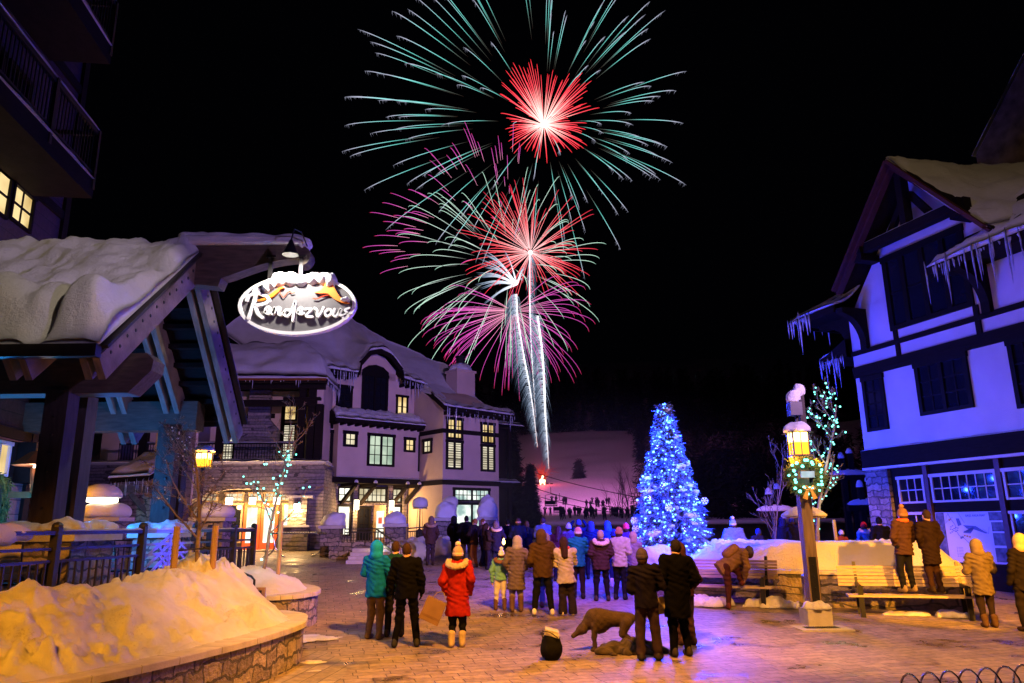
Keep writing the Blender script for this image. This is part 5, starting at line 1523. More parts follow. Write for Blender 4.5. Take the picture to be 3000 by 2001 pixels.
# ================================================================== lamps
def lantern(par, z, s=.16, hgt=.46):
    """square four-sided lantern with a hipped cap; local to its post"""
    o = MB().box(-s - .03, s + .03, -s - .03, s + .03, z, z + .04).add([(-s - .09, -s - .09, z + hgt), (s + .09, -s - .09, z + hgt), (s + .09, s + .09, z + hgt), (-s - .09, s + .09, z + hgt), (0, 0, z + hgt + .14)], [(0, 3, 2, 1), (0, 1, 4), (1, 2, 4), (2, 3, 4), (3, 0, 4)])
    for sx in (-1, 1):
        for sy in (-1, 1): o.box(sx * s - .015, sx * s + .015, sy * s - .015, sy * s + .015, z + .04, z + hgt)
    for sy in (-1, 1):
        o.box(-.008, .008, sy * s - .006, sy * s + .006, z + .04, z + hgt).box(-s, s, sy * s - .007, sy * s + .007, z + hgt * .62, z + hgt * .62 + .016)
        o.box(sy * s - .006, sy * s + .006, -.008, .008, z + .04, z + hgt).box(sy * s - .007, sy * s + .007, -s, s, z + hgt * .62, z + hgt * .62 + .016)
    f = o.build('lantern_frame', M['black'], par)
    g = MB().box(-s + .012, s - .012, -s + .012, s - .012, z + .042, z + hgt * .60).build('lamp_glass', M['lamp_orange'], f)
    MB().box(-s + .012, s - .012, -s + .012, s - .012, z + hgt * .60 + .001, z + hgt - .002).build('lamp_glass', M['lamp_core'], f)
LP = thing('lamp_post', 'square wooden lamp post with amber lantern, wreath and cameras on top, on the right', 'lamp post', (6.03, 15.95, .08))
MB().box(-.112, .112, -.112, .112, .35, 3.32).build('post', M['post_wood'], LP)
MB().box(-.24, .24, -.24, .24, -.05, .30).build('footing', M['concrete'], LP)
b = MB().box(-.075, .075, -.132, -.114, .36, 1.30)
b.box(.114, .132, -.075, .075, .36, 1.30)
for k in range(4): b.ball((0, -.132, .48 + k * .22), .018, 6).ball((.132, .04, .48 + k * .22), .014, 6)
b.build('base_plate', M['black'], LP)
P, Q = surfnet(lambda X, Y, Z: np.maximum(ell(X, Y, Z, (0, -.06, .30), (.27, .26, .16)) + .03 * np.sin(X * 24) * np.sin(Y * 19), .302 - Z), (-.3, -.35, .28), (.3, .25, .5), .025)
mesh_obj('snow', P, Q, M['snow'], LP, None, True)
lantern(LP, 3.32, .165, .50)
P, Q = surfnet(lambda X, Y, Z: np.maximum(ell(X, Y, Z, (0, 0, 3.86), (.30, .30, .20)) + .02 * np.sin(X * 17) * np.sin(Y * 16), 3.83 - Z), (-.4, -.4, 3.8), (.4, .4, 4.15), .03)
mesh_obj('snow', P, Q, M['snow'], LP, None, True)
b = MB().box(.08, .20, -.06, .06, 3.80, 4.72).box(-.02, .03, -.05, .0, 3.95, 4.2)
b.build('mast', M['timber_z'], LP)
o = MB().box(-.17, .08, -.22, .02, 4.18, 4.46).build('speaker_box', M['iron'], LP)
P, Q = surfnet(lambda X, Y, Z: smin(ell(X, Y, Z, (-.05, -.1, 4.53), (.15, .14, .20)), ell(X, Y, Z, (.13, 0, 4.74), (.13, .13, .15)), .08) + .015 * np.sin(X * 29) * np.sin(Z * 24) * np.cos(Y * 20), (-.3, -.3, 4.3), (.35, .25, 5.0), .03)
P[:, 2] = np.where(P[:, 0] < .02, np.maximum(P[:, 2], 4.462), np.maximum(P[:, 2], 4.50))
mesh_obj('snow', P, Q, M['snow'], o, None, True)
for dx, dy, dz, pw in ((-.26, -.30, 3.33, 40), (.30, -.24, 3.33, 34), (0, .34, 3.33, 40), (-.36, -.1, 3.7, 5)): lamp('POINT', (6.03 + dx, 15.95 + dy, dz), pw, ORANGE, .06, name='lantern_light')
# wreath on the post
WR = thing('wreath', 'evergreen wreath with teal lights and gold bow on the right-hand lamp post', 'wreath', (6.03, 15.76, 2.98))
rr_ = np.random.default_rng(4); V_ = []
for k in range(3000):
    a = rr_.random() * 6.283; r0_ = .29 + rr_.normal() * .05
    c = np.array([r0_ * math.cos(a), rr_.normal() * .05, r0_ * math.sin(a)])
    d = np.array([math.cos(a + rr_.normal() * .9), rr_.normal() * .5 - .25, math.sin(a + rr_.normal() * .9)]) * (.05 + .06 * rr_.random())
    w_ = np.cross(d, rr_.normal(size=3)); w_ = w_ / (np.linalg.norm(w_) + 1e-9) * .008
    V_ += [c - w_, c + w_, c + d + w_ * .4, c + d - w_ * .4]
mesh_obj('greenery', np.array(V_), np.arange(len(V_)).reshape(-1, 4), mat('wreath_green', (.10, .12, .03), .7, .4, 9), WR)
gold = mat('gold_ribbon', (.62, .34, .08), .4, .15)
b = MB().box(-.14, .14, -.16, -.13, -.03, .10)
b.build('ribbon_band', mat('blue_grey_ribbon', (.20, .26, .36), .5), WR)
b = MB()
for s in (-1, 1):
    b.tube([(0, -.17, -.26), (s * .07, -.19, -.20), (s * .12, -.17, -.24), (s * .06, -.16, -.28), (0, -.17, -.26)], .018, 6)
    b.add([(s * .005, -.17, -.26), (s * .06, -.17, -.27), (s * .15, -.165, -.44), (s * .06, -.165, -.48)], [(0, 1, 2, 3)]).add([(s * .005, -.155, -.26), (s * .06, -.155, -.27), (s * .15, -.15, -.44), (s * .06, -.15, -.48)], [(3, 2, 1, 0)])
b.build('bow', gold, WR)
R = random.Random(3)
WL = thing('string_lights', 'short teal string of lights tucked round the lamp post wreath', 'string lights', (6.03, 15.76, 2.98))
for k in range(26):
    a = k * 6.283 / 26 + R.uniform(-.1, .1); q = .29 + R.uniform(-.08, .08)
    MB().ball((q * math.cos(a), -.10, q * math.sin(a)), .028 * R.uniform(.8, 1.3), 5).build('bulb', M['bulb_teal'], WL)
lamp('POINT', (6.03, 15.3, 3.0), 7, (.4, 1, .9), .15, name='wreath_light')
# lantern on the left, beyond the terrace
LL = thing('lamp_post', 'black lamp post with glowing amber lantern behind the nearest sapling', 'lamp post', (-9.0, 22, .32))
MB().tube([(0, 0, 0), (0, 0, 3.45)], .06, 10).lathe((0, 0, 0), [(.16, 0), (.16, .1), (.07, .4)], 12).build('post', M['iron'], LL)
lantern(LL, 3.45, .17, .42)
P, Q = surfnet(lambda X, Y, Z: np.maximum(ell(X, Y, Z, (0, 0, 3.92), (.30, .30, .20)), 3.9 - Z), (-.4, -.4, 3.8), (.4, .4, 4.2), .04)
mesh_obj('snow', P, Q, M['snow'], LL, None, True)
for dx, dy in ((0, -.35), (.35, 0), (-.3, .2)): lamp('POINT', (-9.0 + dx, 22 + dy, 3.98), 110, ORANGE, .1, name='lantern_light')

# ================================================================== benches, heater, drain
def bench(px, py, rz, L, label):
    """front right foot at px,py; runs to the left along -x of its own frame"""
    z0 = gz(py)
    t = thing('park_bench', label, 'bench', (px, py, z0), rz, 'slatted benches along the planter wall')
    b = MB()
    for k in range(5): b.box(-L, .08, -.06 + k * .095, .022 + k * .095, .43, .47)
    b.build('seat', M['bench_wood'], t)
    b = MB()
    for k in range(6): b.box(-L - .12, .14, .47 + k * .012, .50 + k * .012, .62 + k * .072, .678 + k * .072)
    b.build('backrest', M['bench_wood'], t)
    for x in (-L + .25, -.12):
        MB().beam((x, -.02, 0), (x, .02, .66), .07, .10, (1, 0, 0)).beam((x, .02, .64), (x, .52, .66), .07, .05, (1, 0, 0)).box(x - .03, x + .03, .0, .44, .385, .428).build('leg', M['black'], t)
        MB().beam((x, .40, 0), (x, .50, .55), .06, .08, (1, 0, 0)).beam((x, .46, .5), (x, .60, 1.12), .07, .06, (1, 0, 0)).build('leg', M['black'], t)
    return t
bench(5.80, 18.05, rad(-30), 2.35, 'slatted park bench in shade of the christmas tree, with a bending man at it')
bench(9.40, 16.15, rad(-16), 2.40, 'slatted park bench with two onlookers standing on its seat')
HT = thing('patio_heater', 'steel patio heater with thick snow-capped hood behind the right lamp post', 'patio heater', (6.56, 17.45, gz(17.4) + .06))
MB().lathe((0, 0, 0), [(.22, 0), (.22, .06), (.19, .07), (.19, .70), (.20, .72), (.12, .78), (.04, .80)], 24).build('cylinder', M['steel'], HT)
MB().tube([(0, 0, .8), (0, 0, 1.72)], .03, 10).lathe((0, 0, 1.7), [(.05, 0), (.12, .06), (.12, .22), (.10, .24)], 16).build('pole', M['steel'], HT)
o = MB().lathe((0, 0, 1.96), [(.46, 0), (.47, .02), (.2, .10), (.05, .14)], 24).build('hood', M['steel'], HT)
P, Q = surfnet(lambda X, Y, Z: np.maximum(ell(X, Y, Z, (0, 0, 1.97), (.50, .50, .25)) + .012 * np.sin(X * 14) * np.sin(Y * 12), 1.985 - Z), (-.6, -.6, 1.95), (.6, .6, 2.25), .035)
P[:, 2] += .0
mesh_obj('snow', P, Q, M['snow'], o, None, True)
for x, y, zb_, dz, lab in [(-4.55, 37.3, 1.15, 1.0, 'thin patio heater with block of snow on its hood, by the chalet corner'), (-3.2, 39.0, 1.25, 1.0, 'patio heater with round snow cap, half behind the tall snow-topped pillar')]:
    t = thing('patio_heater', lab, 'patio heater', (x, y, zb_))
    MB().lathe((0, 0, 0), [(.2, 0), (.2, .7), (.05, .8), (.035, .82), (.03, 1.75)], 14).tube([(-.15, 0, .7), (-.1, 0, 1.75)], .012, 5).tube([(.15, 0, .7), (.1, 0, 1.75)], .012, 5).build('body', M['iron'], t)
    MB().lathe((0, 0, 1.75), [(.36, 0), (.36, .03), (.1, .1)], 16).build('hood', M['steel'], t)
    P, Q = surfnet(lambda X, Y, Z: np.maximum(np.maximum(ell(X, Y, Z, (0, 0, 1.98), (.42, .42, .34)), np.abs(X) - .36), 1.80 - Z), (-.5, -.5, 1.7), (.5, .5, 2.4), .05)
    mesh_obj('snow', P, Q, M['snow'], t, None, True)
DR = thing('drain_grate', 'long dark drain grate set in a pale slab in front of the right lamp post', 'drain', (5.95, 15.5, gz(15.5)))
MB().box(-.50, .50, -.36, .36, -.05, .014).build('slab', mat('pale_slab', (.46, .45, .42), .7, .1), DR)
b = MB().box(-.33, .33, -.12, .12, .0, .018)
for k in range(14): b.box(-.31 + k * .045, -.285 + k * .045, -.10, .10, .0185, .024)
b.build('grate', M['black'], DR)
BR = thing('bike_rack', 'galvanised coil bike rack at the lower right corner', 'bike rack', (5.75, 9.62, 0))
pts = []
for k in range(150):
    a = k * 2 * PI / 14
    pts.append((lerp(-1.35, 1.5, k / 149), -.05 + .16 * math.cos(a) + lerp(-.42, .42, k / 149), .19 + .185 * math.sin(a)))
MB().tube(pts, .012, 6).build('coil', M['steel'], BR, None, True)
MB().tube([(-1.4, -.40, .03), (1.6, .45, .03)], .02, 8).build('base_rail', M['iron'], BR)
MB().tube([(1.0, .85, .0), (.95, .82, .40), (1.05, .88, .47), (1.6, 1.1, .47)], .022, 8).build('end_hoop', M['steel'], BR)

# ================================================================== snow-topped pillars and rails before the chalet
def pillar(x, y, w, zc, cap_h, label, zb_=None, shape=0):
    t = thing('stone_pillar', label, 'pillar', (x, y, gz(y)), .05, 'snow-capped stone pillars before the chalet')
    z = zc - gz(y)
    MB().box(-w / 2 + .1, w / 2 - .1, -w / 2 + .1, w / 2 - .1, -.2, z - .14).build('stone_shaft', M['stone'], t)
    MB().box(-w / 2, w / 2, -w / 2, w / 2, z - .14, z).build('coping', M['concrete'], t)
    P, Q = surfnet(lambda X, Y, Z: np.maximum(np.maximum(ell(X, Y, Z, (w * .10 * math.sin(shape * 2.3), w * .06 * math.cos(shape), z), (w * .56, w * .54, cap_h)), np.maximum(np.abs(X), np.abs(Y)) - w * .47) + .055 * np.sin(X * 5 + shape * 2) * np.sin(Y * 4.4 + shape) + .03 * np.sin(X * 11 + shape * 5) * np.cos(Z * 13 + Y * 7), z + .002 - Z), (-w * .6, -w * .6, z - .05), (w * .6, w * .6, z + cap_h + .1), .055)
    mesh_obj('snow', P, Q, M['snow'], t, None, True)
pillar(-8.15, 34.7, 1.05, 2.15, .62, 'stone pillar left of the chalet stairs, its snow cap lit amber on one side', None, 1)
pillar(-5.25, 34.3, 1.05, 2.20, .50, 'stone pillar with smooth rounded snow cap right of the chalet stairs', None, 2)
pillar(-3.2, 36.2, 1.05, 2.45, .75, 'stone pillar with leaning snow cap behind the standing group', None, 3)
pillar(-1.3, 37.6, 1.02, 2.47, 1.0, 'stone pillar with the tallest egg-shaped snow cap, nearest the spruces', None, 4)
b_ = [(-7.5, 34.3, .87), (-5.75, 34.2, .87)], [(-4.7, 34.4, .87), (-3.7, 35.8, .95)], [(-2.7, 36.6, .95), (-1.8, 37.4, .97)]
for (A, C), lab in zip(b_, ['short iron railing between the amber-lit pillar and the smooth-capped pillar', 'short iron railing left of the leaning-capped pillar', 'short iron railing right of the leaning-capped pillar']):
    t = thing('railing', lab, 'railing', A)
    A, C = Vector(A), Vector(C); b = MB()
    for z in (1.12, .98, .25): b.beam(A + Vector((0, 0, z)), C + Vector((0, 0, z)), .05, .05)
    n_ = int((C - A).length / .13)
    for k in range(n_ + 1):
        p = A.lerp(C, k / n_); b.box(p.x - .014, p.x + .014, p.y - .014, p.y + .014, p.z - .1, p.z + (1.0 if k not in (0, n_) else 1.2))
    b.build('panel', M['iron'], t, IDM)
    MB().beam(A + Vector((0, 0, .02)), C + Vector((0, 0, .02)), .25, .5).build('stone_kerb', M['stone_small'], t, IDM)
# stairs with a sloping handrail and snow on their flank
STR = thing('stairs', 'short outdoor stairs with lit sloping handrail and snow on their flank', 'stairs', (-5.3, 31, gz(31)))
b = MB()
for k in range(4): b.box(-6.6, -4.4, 30.6 + k * .38, 33.2, gz(30.6) + k * .14, gz(30.6) + (k + 1) * .14)
b.build('step', M['concrete'], STR, IDM)
b = MB().beam((-5.75, 32.2, 2.0), (-4.25, 30.0, 1.25), .05, .05).beam((-5.75, 32.2, 1.55), (-4.25, 30.0, .85), .05, .10)
for k in range(11): b.box(-5.75 + k * .15 - .012, -5.75 + k * .15 + .012, 32.2 - k * .22 - .012, 32.2 - k * .22 + .012, 1.5 - k * .07, 2.0 - k * .075)
b.build('handrail', M['iron'], STR, IDM)
P, Q = surfnet(lambda X, Y, Z: ell(X, Y, Z, (-4.5, 32.3, 1.0), (1.1, .9, .5)) + .05 * np.sin(X * 6) * np.sin(Y * 7), (-5.8, 31.2, .5), (-3.2, 33.4, 1.7), .06)
mesh_obj('snow', P, Q, M['snow'], STR, IDM, True)
MB().box(-7.9, -5.8, 33.2, 33.6, .6, 1.45).build('stone_wall', M['stone'], STR, IDM)
P, Q = surfnet(lambda X, Y, Z: np.maximum(seg(X, Y, Z, (-4.3, 33.4, 1.15), (-2.0, 31.8, 1.35), .45, .35, .8) + .06 * np.sin(X * 6) * np.sin(Y * 7), .6 - Z), (-5, 30.8, .6), (-1.3, 34.4, 1.9), .06)
tag(mesh_obj('snow_bank', P, Q, M['snow'], None, None, True), 'low snow bank left of the standing group, before the chalet pillars', 'snow bank')
lamp('POINT', (-5.55, 31.6, 1.25), 5, (1, .9, .7), .05, name='step_light')
# ski rack
SR = thing('ski_rack', 'metal ski rack with forked legs standing in front of the chalet entrance', 'ski rack', (-9.5, 34.3, gz(34)))
for x in (-1.05, 1.05):
    b = MB()
    for s in (-1, 1): b.tube(spline([(x + s * .16, 0, 1.0), (x + s * .05, 0, .72), (x + s * .03, 0, .4), (x + s * .22, 0, .14), (x + s * .5, -.1 * s, .03)], 4), .035, 7)
    b.build('leg', M['steel'], SR, None, True)
b = MB().box(-1.25, 1.25, -.16, -.12, 1.0, 1.05).box(-1.25, 1.25, .12, .16, 1.0, 1.05)
for k in range(22): b.box(-1.2 + k * .112, -1.175 + k * .112, -.2, .2, 1.05, 1.09)
b.build('rail', M['steel'], SR)
# ================================================================== shop canopy and amber-lit caps left of the far post
SH = thing('shop_front', 'small shop front with snowy canopy, icicles and blue bracket behind the pavilion', 'building', (-12.9, 27.3, gz(27)))
b = MB().box(-13.35, -12.9, 27.2, 28, .4, 3.2)
b.build('stone_pier', M['stone'], SH, IDM)
MB().box(-12.9, -11.9, 27.6, 28.2, .4, 5.6).build('wall', M['siding'], SH, IDM)
MB().box(-13.3, -13.0, 28, 31, 3.0, 7.0).build('wall', M['stucco'], SH, IDM)
SHM = Matrix.Translation((0, 27.6, 0))
win(SH, SHM, -12.85, 3.0, -12.1, 3.7, 0, 'room_cool', 3, 2, .08); win(SH, SHM, -12.85, .8, -12.1, 2.9, 0, 'room_cool', 1, 2, .08)
o = MB().add([(-14.0, 26.4, 3.62), (-12.6, 26.4, 3.72), (-14.0, 26.4, 3.78), (-12.6, 26.4, 3.86), (-13.6, 28, 4.7), (-12.1, 28, 4.8), (-13.6, 28, 4.5), (-12.1, 28, 4.6)], [(0, 1, 3, 2), (2, 3, 5, 4), (4, 5, 7, 6), (0, 6, 7, 1), (0, 2, 4, 6), (1, 7, 5, 3)]).build('canopy', M['dark_wood'], SH, IDM)
sheet([((-14.05, 26.35, 3.80), (-13.6, 28, 4.72)), ((-12.6, 26.35, 3.88), (-12.1, 28, 4.82))], 30, 16, .22, .08, 1.5).build('snow', M['snow'], o, IDM, True)
icicles(o, IDM, [(-14, 26.4, 3.62), (-12.65, 26.4, 3.72)], .15, .6, 18, .02, 21)
MB().beam((-13.8, 26.6, 3.45), (-12.9, 27.4, 3.45), .16, .24).beam((-13.5, 26.9, 3.3), (-13.0, 27.3, 2.6), .14, .16).build('bracket', M['timber'], SH, IDM)
lamp('POINT', (-13.3, 26.0, 2.3), 22, (.05, .5, 1.0), .2, name='shop_blue_light')
for x, y, z, w, h1, lab in [(-13.0, 24.4, 2.42, 1.5, .55, 'amber-lit pillar with two stacked loaves of snow, right of the near post'), (-11.9, 30, 2.35, .9, .65, 'pale snow-capped pillar just left of the far post'), (-10.0, 25.6, 2.4, 1.2, .62, 'pale snow-capped pillar just right of the far post')]:
    t = thing('stone_pillar', lab, 'pillar', (x, y, gz(y)))
    zz = z - gz(y)
    MB().box(-w * .42, w * .42, -.4, .4, -.2, zz - .1).build('stone_shaft', M['stone'], t)
    MB().box(-w / 2, w / 2, -.5, .5, zz - .1, zz + .02).build('coping', M['concrete'], t)
    f = (lambda X, Y, Z: np.maximum(ell(X, Y, Z, (0, 0, zz + .18), (w * .56, .6, .33)) + .02 * np.sin(X * 8), zz + .022 - Z))
    P, Q = surfnet(f, (-w * .7, -.8, zz), (w * .7, .8, zz + .7), .05)
    mesh_obj('snow', P, Q, M['snow'], t, None, True)
    if w > 1.4:
        MB().box(-.45, .25, -.3, .3, zz + .5, zz + .62).build('lamp_glass', M['lamp_white'], t)
        P, Q = surfnet(lambda X, Y, Z: np.maximum(ell(X, Y, Z, (-.15, 0, zz + .68), (.62, .6, .40)), zz + .63 - Z), (-.9, -.8, zz + .5), (.6, .8, zz + 1.2), .05)
        mesh_obj('snow', P, Q, M['snow'], t, None, True)
lamp('POINT', (-13.6, 22.9, 3.2), 75, ORANGE, .2, name='pillar_lamp_light'); lamp('POINT', (-9.7, 24.2, 3.0), 10, (1, .7, .3), .1, name='pillar_lamp_light')
LT, lt = conifer_tree('lit_fir', 'far fir strung with white lights behind the amber-lit pillar', (-23.7, 45, 1.2), 4.0, 1.2, 91, 20, 9, 9, .3)
o = thing('string_lights', 'white string lights on the far fir behind the amber-lit pillar', 'string lights', (-23.7, 45, 1.2))
R = random.Random(9)
for k in range(70):
    tx, ty, tz, a, L = R.choice([q for q in lt if q[1] < .2]); MB().ball((tx, ty, tz), .045, 4).build('bulb', M['lamp_white'], o)
# ================================================================== near left wall: garland, house number, copper heater
GA = thing('garland', 'evergreen garland with teal-lit end drooping down the left wall beside the house number', 'garland', (-10.55, 16.3, 3.1))
gp = spline([TW @ Vector(q) for q in [(-4.3, -.14, 3.55), (-3.4, -.14, 3.3), (-2.75, -.16, 3.15), (-2.35, -.14, 3.0), (-2.22, -.13, 2.6), (-2.25, -.13, 2.1), (-2.3, -.13, 1.6), (-2.35, -.13, 1.2)]], 12)
V_ = []; rr_ = np.random.default_rng(8)
for p in gp:
    for k in range(34):
        c = np.array(p) + rr_.normal(size=3) * .035; d = rr_.normal(size=3) * .05 + np.array([.02, -.03, -.05]); w_ = rr_.normal(size=3) * .006
        V_ += [c - w_, c + w_, c + d + w_ * .4, c + d - w_ * .4]
mesh_obj('greenery', np.array(V_), np.arange(len(V_)).reshape(-1, 4), mat('garland_green', (.10, .15, .04), .7, .4, 9), GA, IDM)
NB = thing('house_number', 'cream house number plaque reading 780 on the left siding', 'plaque', tuple(TW @ Vector((-3.15, -.02, 2.3))), math.atan2(1, -.13))
MB().box(-3.12, -2.62, -.05, -.005, 2.12, 2.72).build('board', M['dark_frame'], NB, TW)
MB().box(-3.09, -2.65, -.058, -.051, 2.15, 2.44).box(-3.09, -2.65, -.058, -.051, 2.46, 2.69).build('plate', mat('cream_paint', (.62, .54, .42), .5), NB, TW)
num = mat('number_ink', (.02, .015, .015), .5)
words('780', .24, .004, num, NB, TW @ Matrix.Translation((-3.05, -.062, 2.235))); words('VILLAGE', .06, .003, num, NB, TW @ Matrix.Translation((-3.05, -.062, 2.165)))
MB().lathe((0, 0, 0), [(.11, 0), (.11, .02)], 20).build('medallion', M['copper'], NB, TW @ Matrix.Translation((-2.80, -.05, 2.74)) @ Matrix.Rotation(rad(90), 4, 'X'))
WHt = thing('wall_heater', 'copper mushroom-shaped wall lamp glowing under its hood, half behind the near post', 'lamp', (-9.35, 15.0, 2.7))
MB().lathe((0, 0, 0), [(.03, -.08), (.05, 0), (.12, .06), (.16, .40), (.17, .55)], 16).box(-.55, .1, -.03, .03, -.02, .10).build('body', M['copper'], WHt)
MB().lathe((0, 0, .60), [(.52, 0), (.50, .02), (.22, .26), (.10, .30)], 8).build('hood', M['copper'], WHt)
MB().lathe((0, 0, .552), [(.13, 0), (.13, .05)], 14).build('lamp_glass', M['lamp_white'], WHt)
lamp('POINT', (-9.3, 14.7, 3.22), 9, (1.0, .72, .42), .1, name='wall_heater_light'); lamp('POINT', (-9.9, 15.3, 2.9), 9, (1.0, .60, .32), .1, name='wall_heater_light')
# ================================================================== handrail and board between the planters
HR = thing('handrail', 'black bent handrail with snow at the steps between the two planters', 'handrail', (-5.3, 14.6, .3))
MB().tube([(-6.0, 16.0, 1.35), (-4.95, 14.75, 1.18), (-4.85, 14.65, 1.12), (-4.85, 14.65, .2)], .022, 8).tube([(-5.4, 15.3, 1.25), (-5.4, 15.3, .5)], .016, 6).build('rail', M['black'], HR, IDM)
SB = thing('notice_board', 'small black notice board with green emblem in a wooden frame by the steps', 'sign', (-4.75, 14.75, .3))
MB().box(-5.22, -4.66, 14.72, 14.76, .55, .98).build('frame', M['pole_wood'], SB, IDM)
MB().box(-5.18, -4.72, 14.70, 14.719, .58, .93).build('panel', M['black'], SB, IDM)
b = MB().lathe((0, 0, 0), [(.05, 0), (.05, .004)], 18); b.build('emblem', mat('emblem_green', (.10, .45, .10), .5), SB, Matrix.Translation((-4.80, 14.699, .74)) @ Matrix.Rotation(rad(90), 4, 'X'))
stp = thing('stairs', 'narrow snow-dusted steps between the two curved planters', 'stairs', (-5.4, 14.9, 0))
for k in range(4): MB().box(-6.3, -4.9 - k * .32, 14.5, 15.25, k * .16, (k + 1) * .16 + .02).build('step', M['concrete'], stp, IDM)
# ================================================================== snow patches on the paving
def patch(x, y, rx, ry, rz, seed, label, h=.06):
    g = gz(y)
    P, Q = surfnet(lambda X, Y, Z: np.maximum(((X * math.cos(rz) + Y * math.sin(rz)) / rx) ** 2 + ((-X * math.sin(rz) + Y * math.cos(rz)) / ry) ** 2 + (Z / h) ** 2 - 1 + .55 * np.sin(X * 7 + seed) * np.sin(Y * 9 + seed * 2) + .3 * np.sin(X * 19 + seed) * np.sin(Y * 23), -Z) * min(rx, ry) * .3, (-max(rx, ry) * 1.4, -max(rx, ry) * 1.4, -.02), (max(rx, ry) * 1.4, max(rx, ry) * 1.4, h * 1.5), max(.025, max(rx, ry) / 28))
    o = mesh_obj('snow_patch', P, Q, M['snow_old'], None, None, True); o.location = (x, y, g + .003)
    tag(o, label, 'snow patch')
patch(-4.0, 14.9, .75, .42, .3, 1, 'thin snow patch on the paving between the planter tips', .05)
patch(-3.15, 12.6, .22, .13, 0, 2, 'small snow scrap beside the nearest planter wall', .03)
patch(-2.95, 11.9, .14, .08, .5, 5, 'smallest snow scrap on the slabs near the planter wall', .02)
patch(4.3, 18.7, .9, .36, -.5, 3, 'snow heap under the left bench beside the bending man', .22)
patch(5.9, 18.25, .60, .30, -.4, 4, 'snow heap at the right legs of the left bench', .20)
patch(8.3, 16.9, .5, .18, -.3, 6, 'snow strip along the wall foot under the right bench', .08)
patch(9.1, 16.6, .34, .2, -.3, 8, 'snow clod under the right end of the right bench', .14)
patch(3.1, 18.0, .12, .07, 0, 7, 'lone snow scrap in front of the planter corner', .05)
# ================================================================== launch site, chair lift, far posts
for x, s in ((.6, .7), (8.3, 1.15)):
    z0 = hill_z(x, 219)
    t = thing('flare', 'left smaller red launching flame on the slope' if s < 1 else 'right larger red launching flame on the slope', 'flame', (x, 219, z0), 0, 'launching flames of the fireworks')
    P, Q = surfnet(lambda X, Y, Z: smin(ell(X, Y, Z, (0, 0, .5 * s), (.75 * s, .7 * s, .8 * s)), seg(X, Y, Z, (0, 0, .5 * s), (.1, 0, 2.3 * s), .5 * s, .12 * s), .4) + .18 * np.sin(X * 4 + s * 9) * np.sin(Z * 3.6), (-1.3, -1, -.3), (1.3, 1, 3.2), .16)
    mesh_obj('core', P, Q, emat('flare_core', (1.0, .52, .26), 9), t, None, True)
    G = random.Random(3); b = MB()
    for k in range(70):
        a = G.gauss(0, .42); L = G.uniform(1.5, 5.5) * s
        q = [(0, 0, .4), (math.sin(a) * L * .5, G.uniform(-.4, .4), L * .6 + .4), (math.sin(a) * L, G.uniform(-.8, .8), L * 1.05 * math.cos(a))]
        b.tube(q, [.10, .08, .03], 3, False)
    tag(b.build('sparks', emat('flare_sparks', (1.0, .05, .03), .5), t), kind='stuff')
    b = MB()
    for k in range(5): b.box(-3 + k * 1.3, -2.2 + k * 1.3, -1, 0, -.5, .35 + .2 * (k % 2))
    b.build('mortar', M['black'], t)
    lamp('POINT', (x, 215, z0 + 2.2), 1100 * s, (1.0, .07, .05), .8, name='flare_light')
lamp('SPOT', (14, 140, 48), 175000, (.88, .22, .76), 4, (20, 206, 6), 100, .9, 'slope_fill_light')  # added spot away from the bursts, brightens the slope
lamp('SPOT', (12, 62, 40), 26000, (.50, .22, .95), 3, (14, 118, 2), 84, .9, 'slope_fill_light')  # added spot, brightens the snow at the slope's foot
LF = thing('ski_lift', 'three dark ski lift cables descending across the violet slope', 'ski lift', (6, 110, 0))
def cab(a, c): 
    a, c = Vector(a), Vector(c); pts = [a.lerp(c, k / 12) - Vector((0, 0, 1.0 * math.sin(PI * k / 12))) for k in range(13)]
    return MB().tube(pts, .055, 5)
cab((-3.5, 121, 10.4), (18.5, 90, 3.0)).build('cable', M['black'], LF, IDM)
cab((-3.2, 124, 9.2), (18.2, 92, 2.7)).build('cable', M['black'], LF, IDM)
cab((-6, 130, 14.4), (20, 90, 4.2)).build('cable', M['black'], LF, IDM)
for x, y, z, lab in [(5.4, 111, 7.1, 'nearer upper ski lift chair hanging over the slope, left one of the close pair'), (6.6, 110.5, 6.2, 'lower ski lift chair, right one of the close pair'), (14.6, 96, 3.6, 'distant ski lift chair near the far crowd'), (16.4, 94, 3.1, 'distant ski lift chair closest to the christmas tree')]:
    t = thing('lift_chair', lab, 'lift chair', (x, y, z), .35)
    s = 1.15 if y > 100 else .9
    MB().tube([(0, 0, .4), (0, 0, -.6), (-.75 * s, 0, -.8), (-.8 * s, 0, -2.3)], .045, 5).tube([(0, 0, -.6), (.75 * s, 0, -.8), (.8 * s, 0, -2.3)], .045, 5).build('hanger', M['black'], t)
    MB().box(-.75 * s, .75 * s, -.3, .3, -2.35, -2.2).build('seat', M['black'], t)
    MB().box(-.75 * s, .75 * s, .26, .34, -2.1, -1.55).build('backrest', M['black'], t)
b = MB()
for k in range(36): b.box(8 + k * .55, 8.025 + k * .55, 140, 140.025, hill_z(15, 140) - .2, hill_z(15, 140) + 1.2)
for z in (1.1,): b.box(8, 27.5, 140, 140.03, hill_z(15, 140) + z, hill_z(15, 140) + z + .03)
t = thing('snow_fence', 'thin fence line behind the far crowd at the foot of the slope', 'fence', (8, 140, 3)); b.build('fence_line', M['black'], t, IDM)
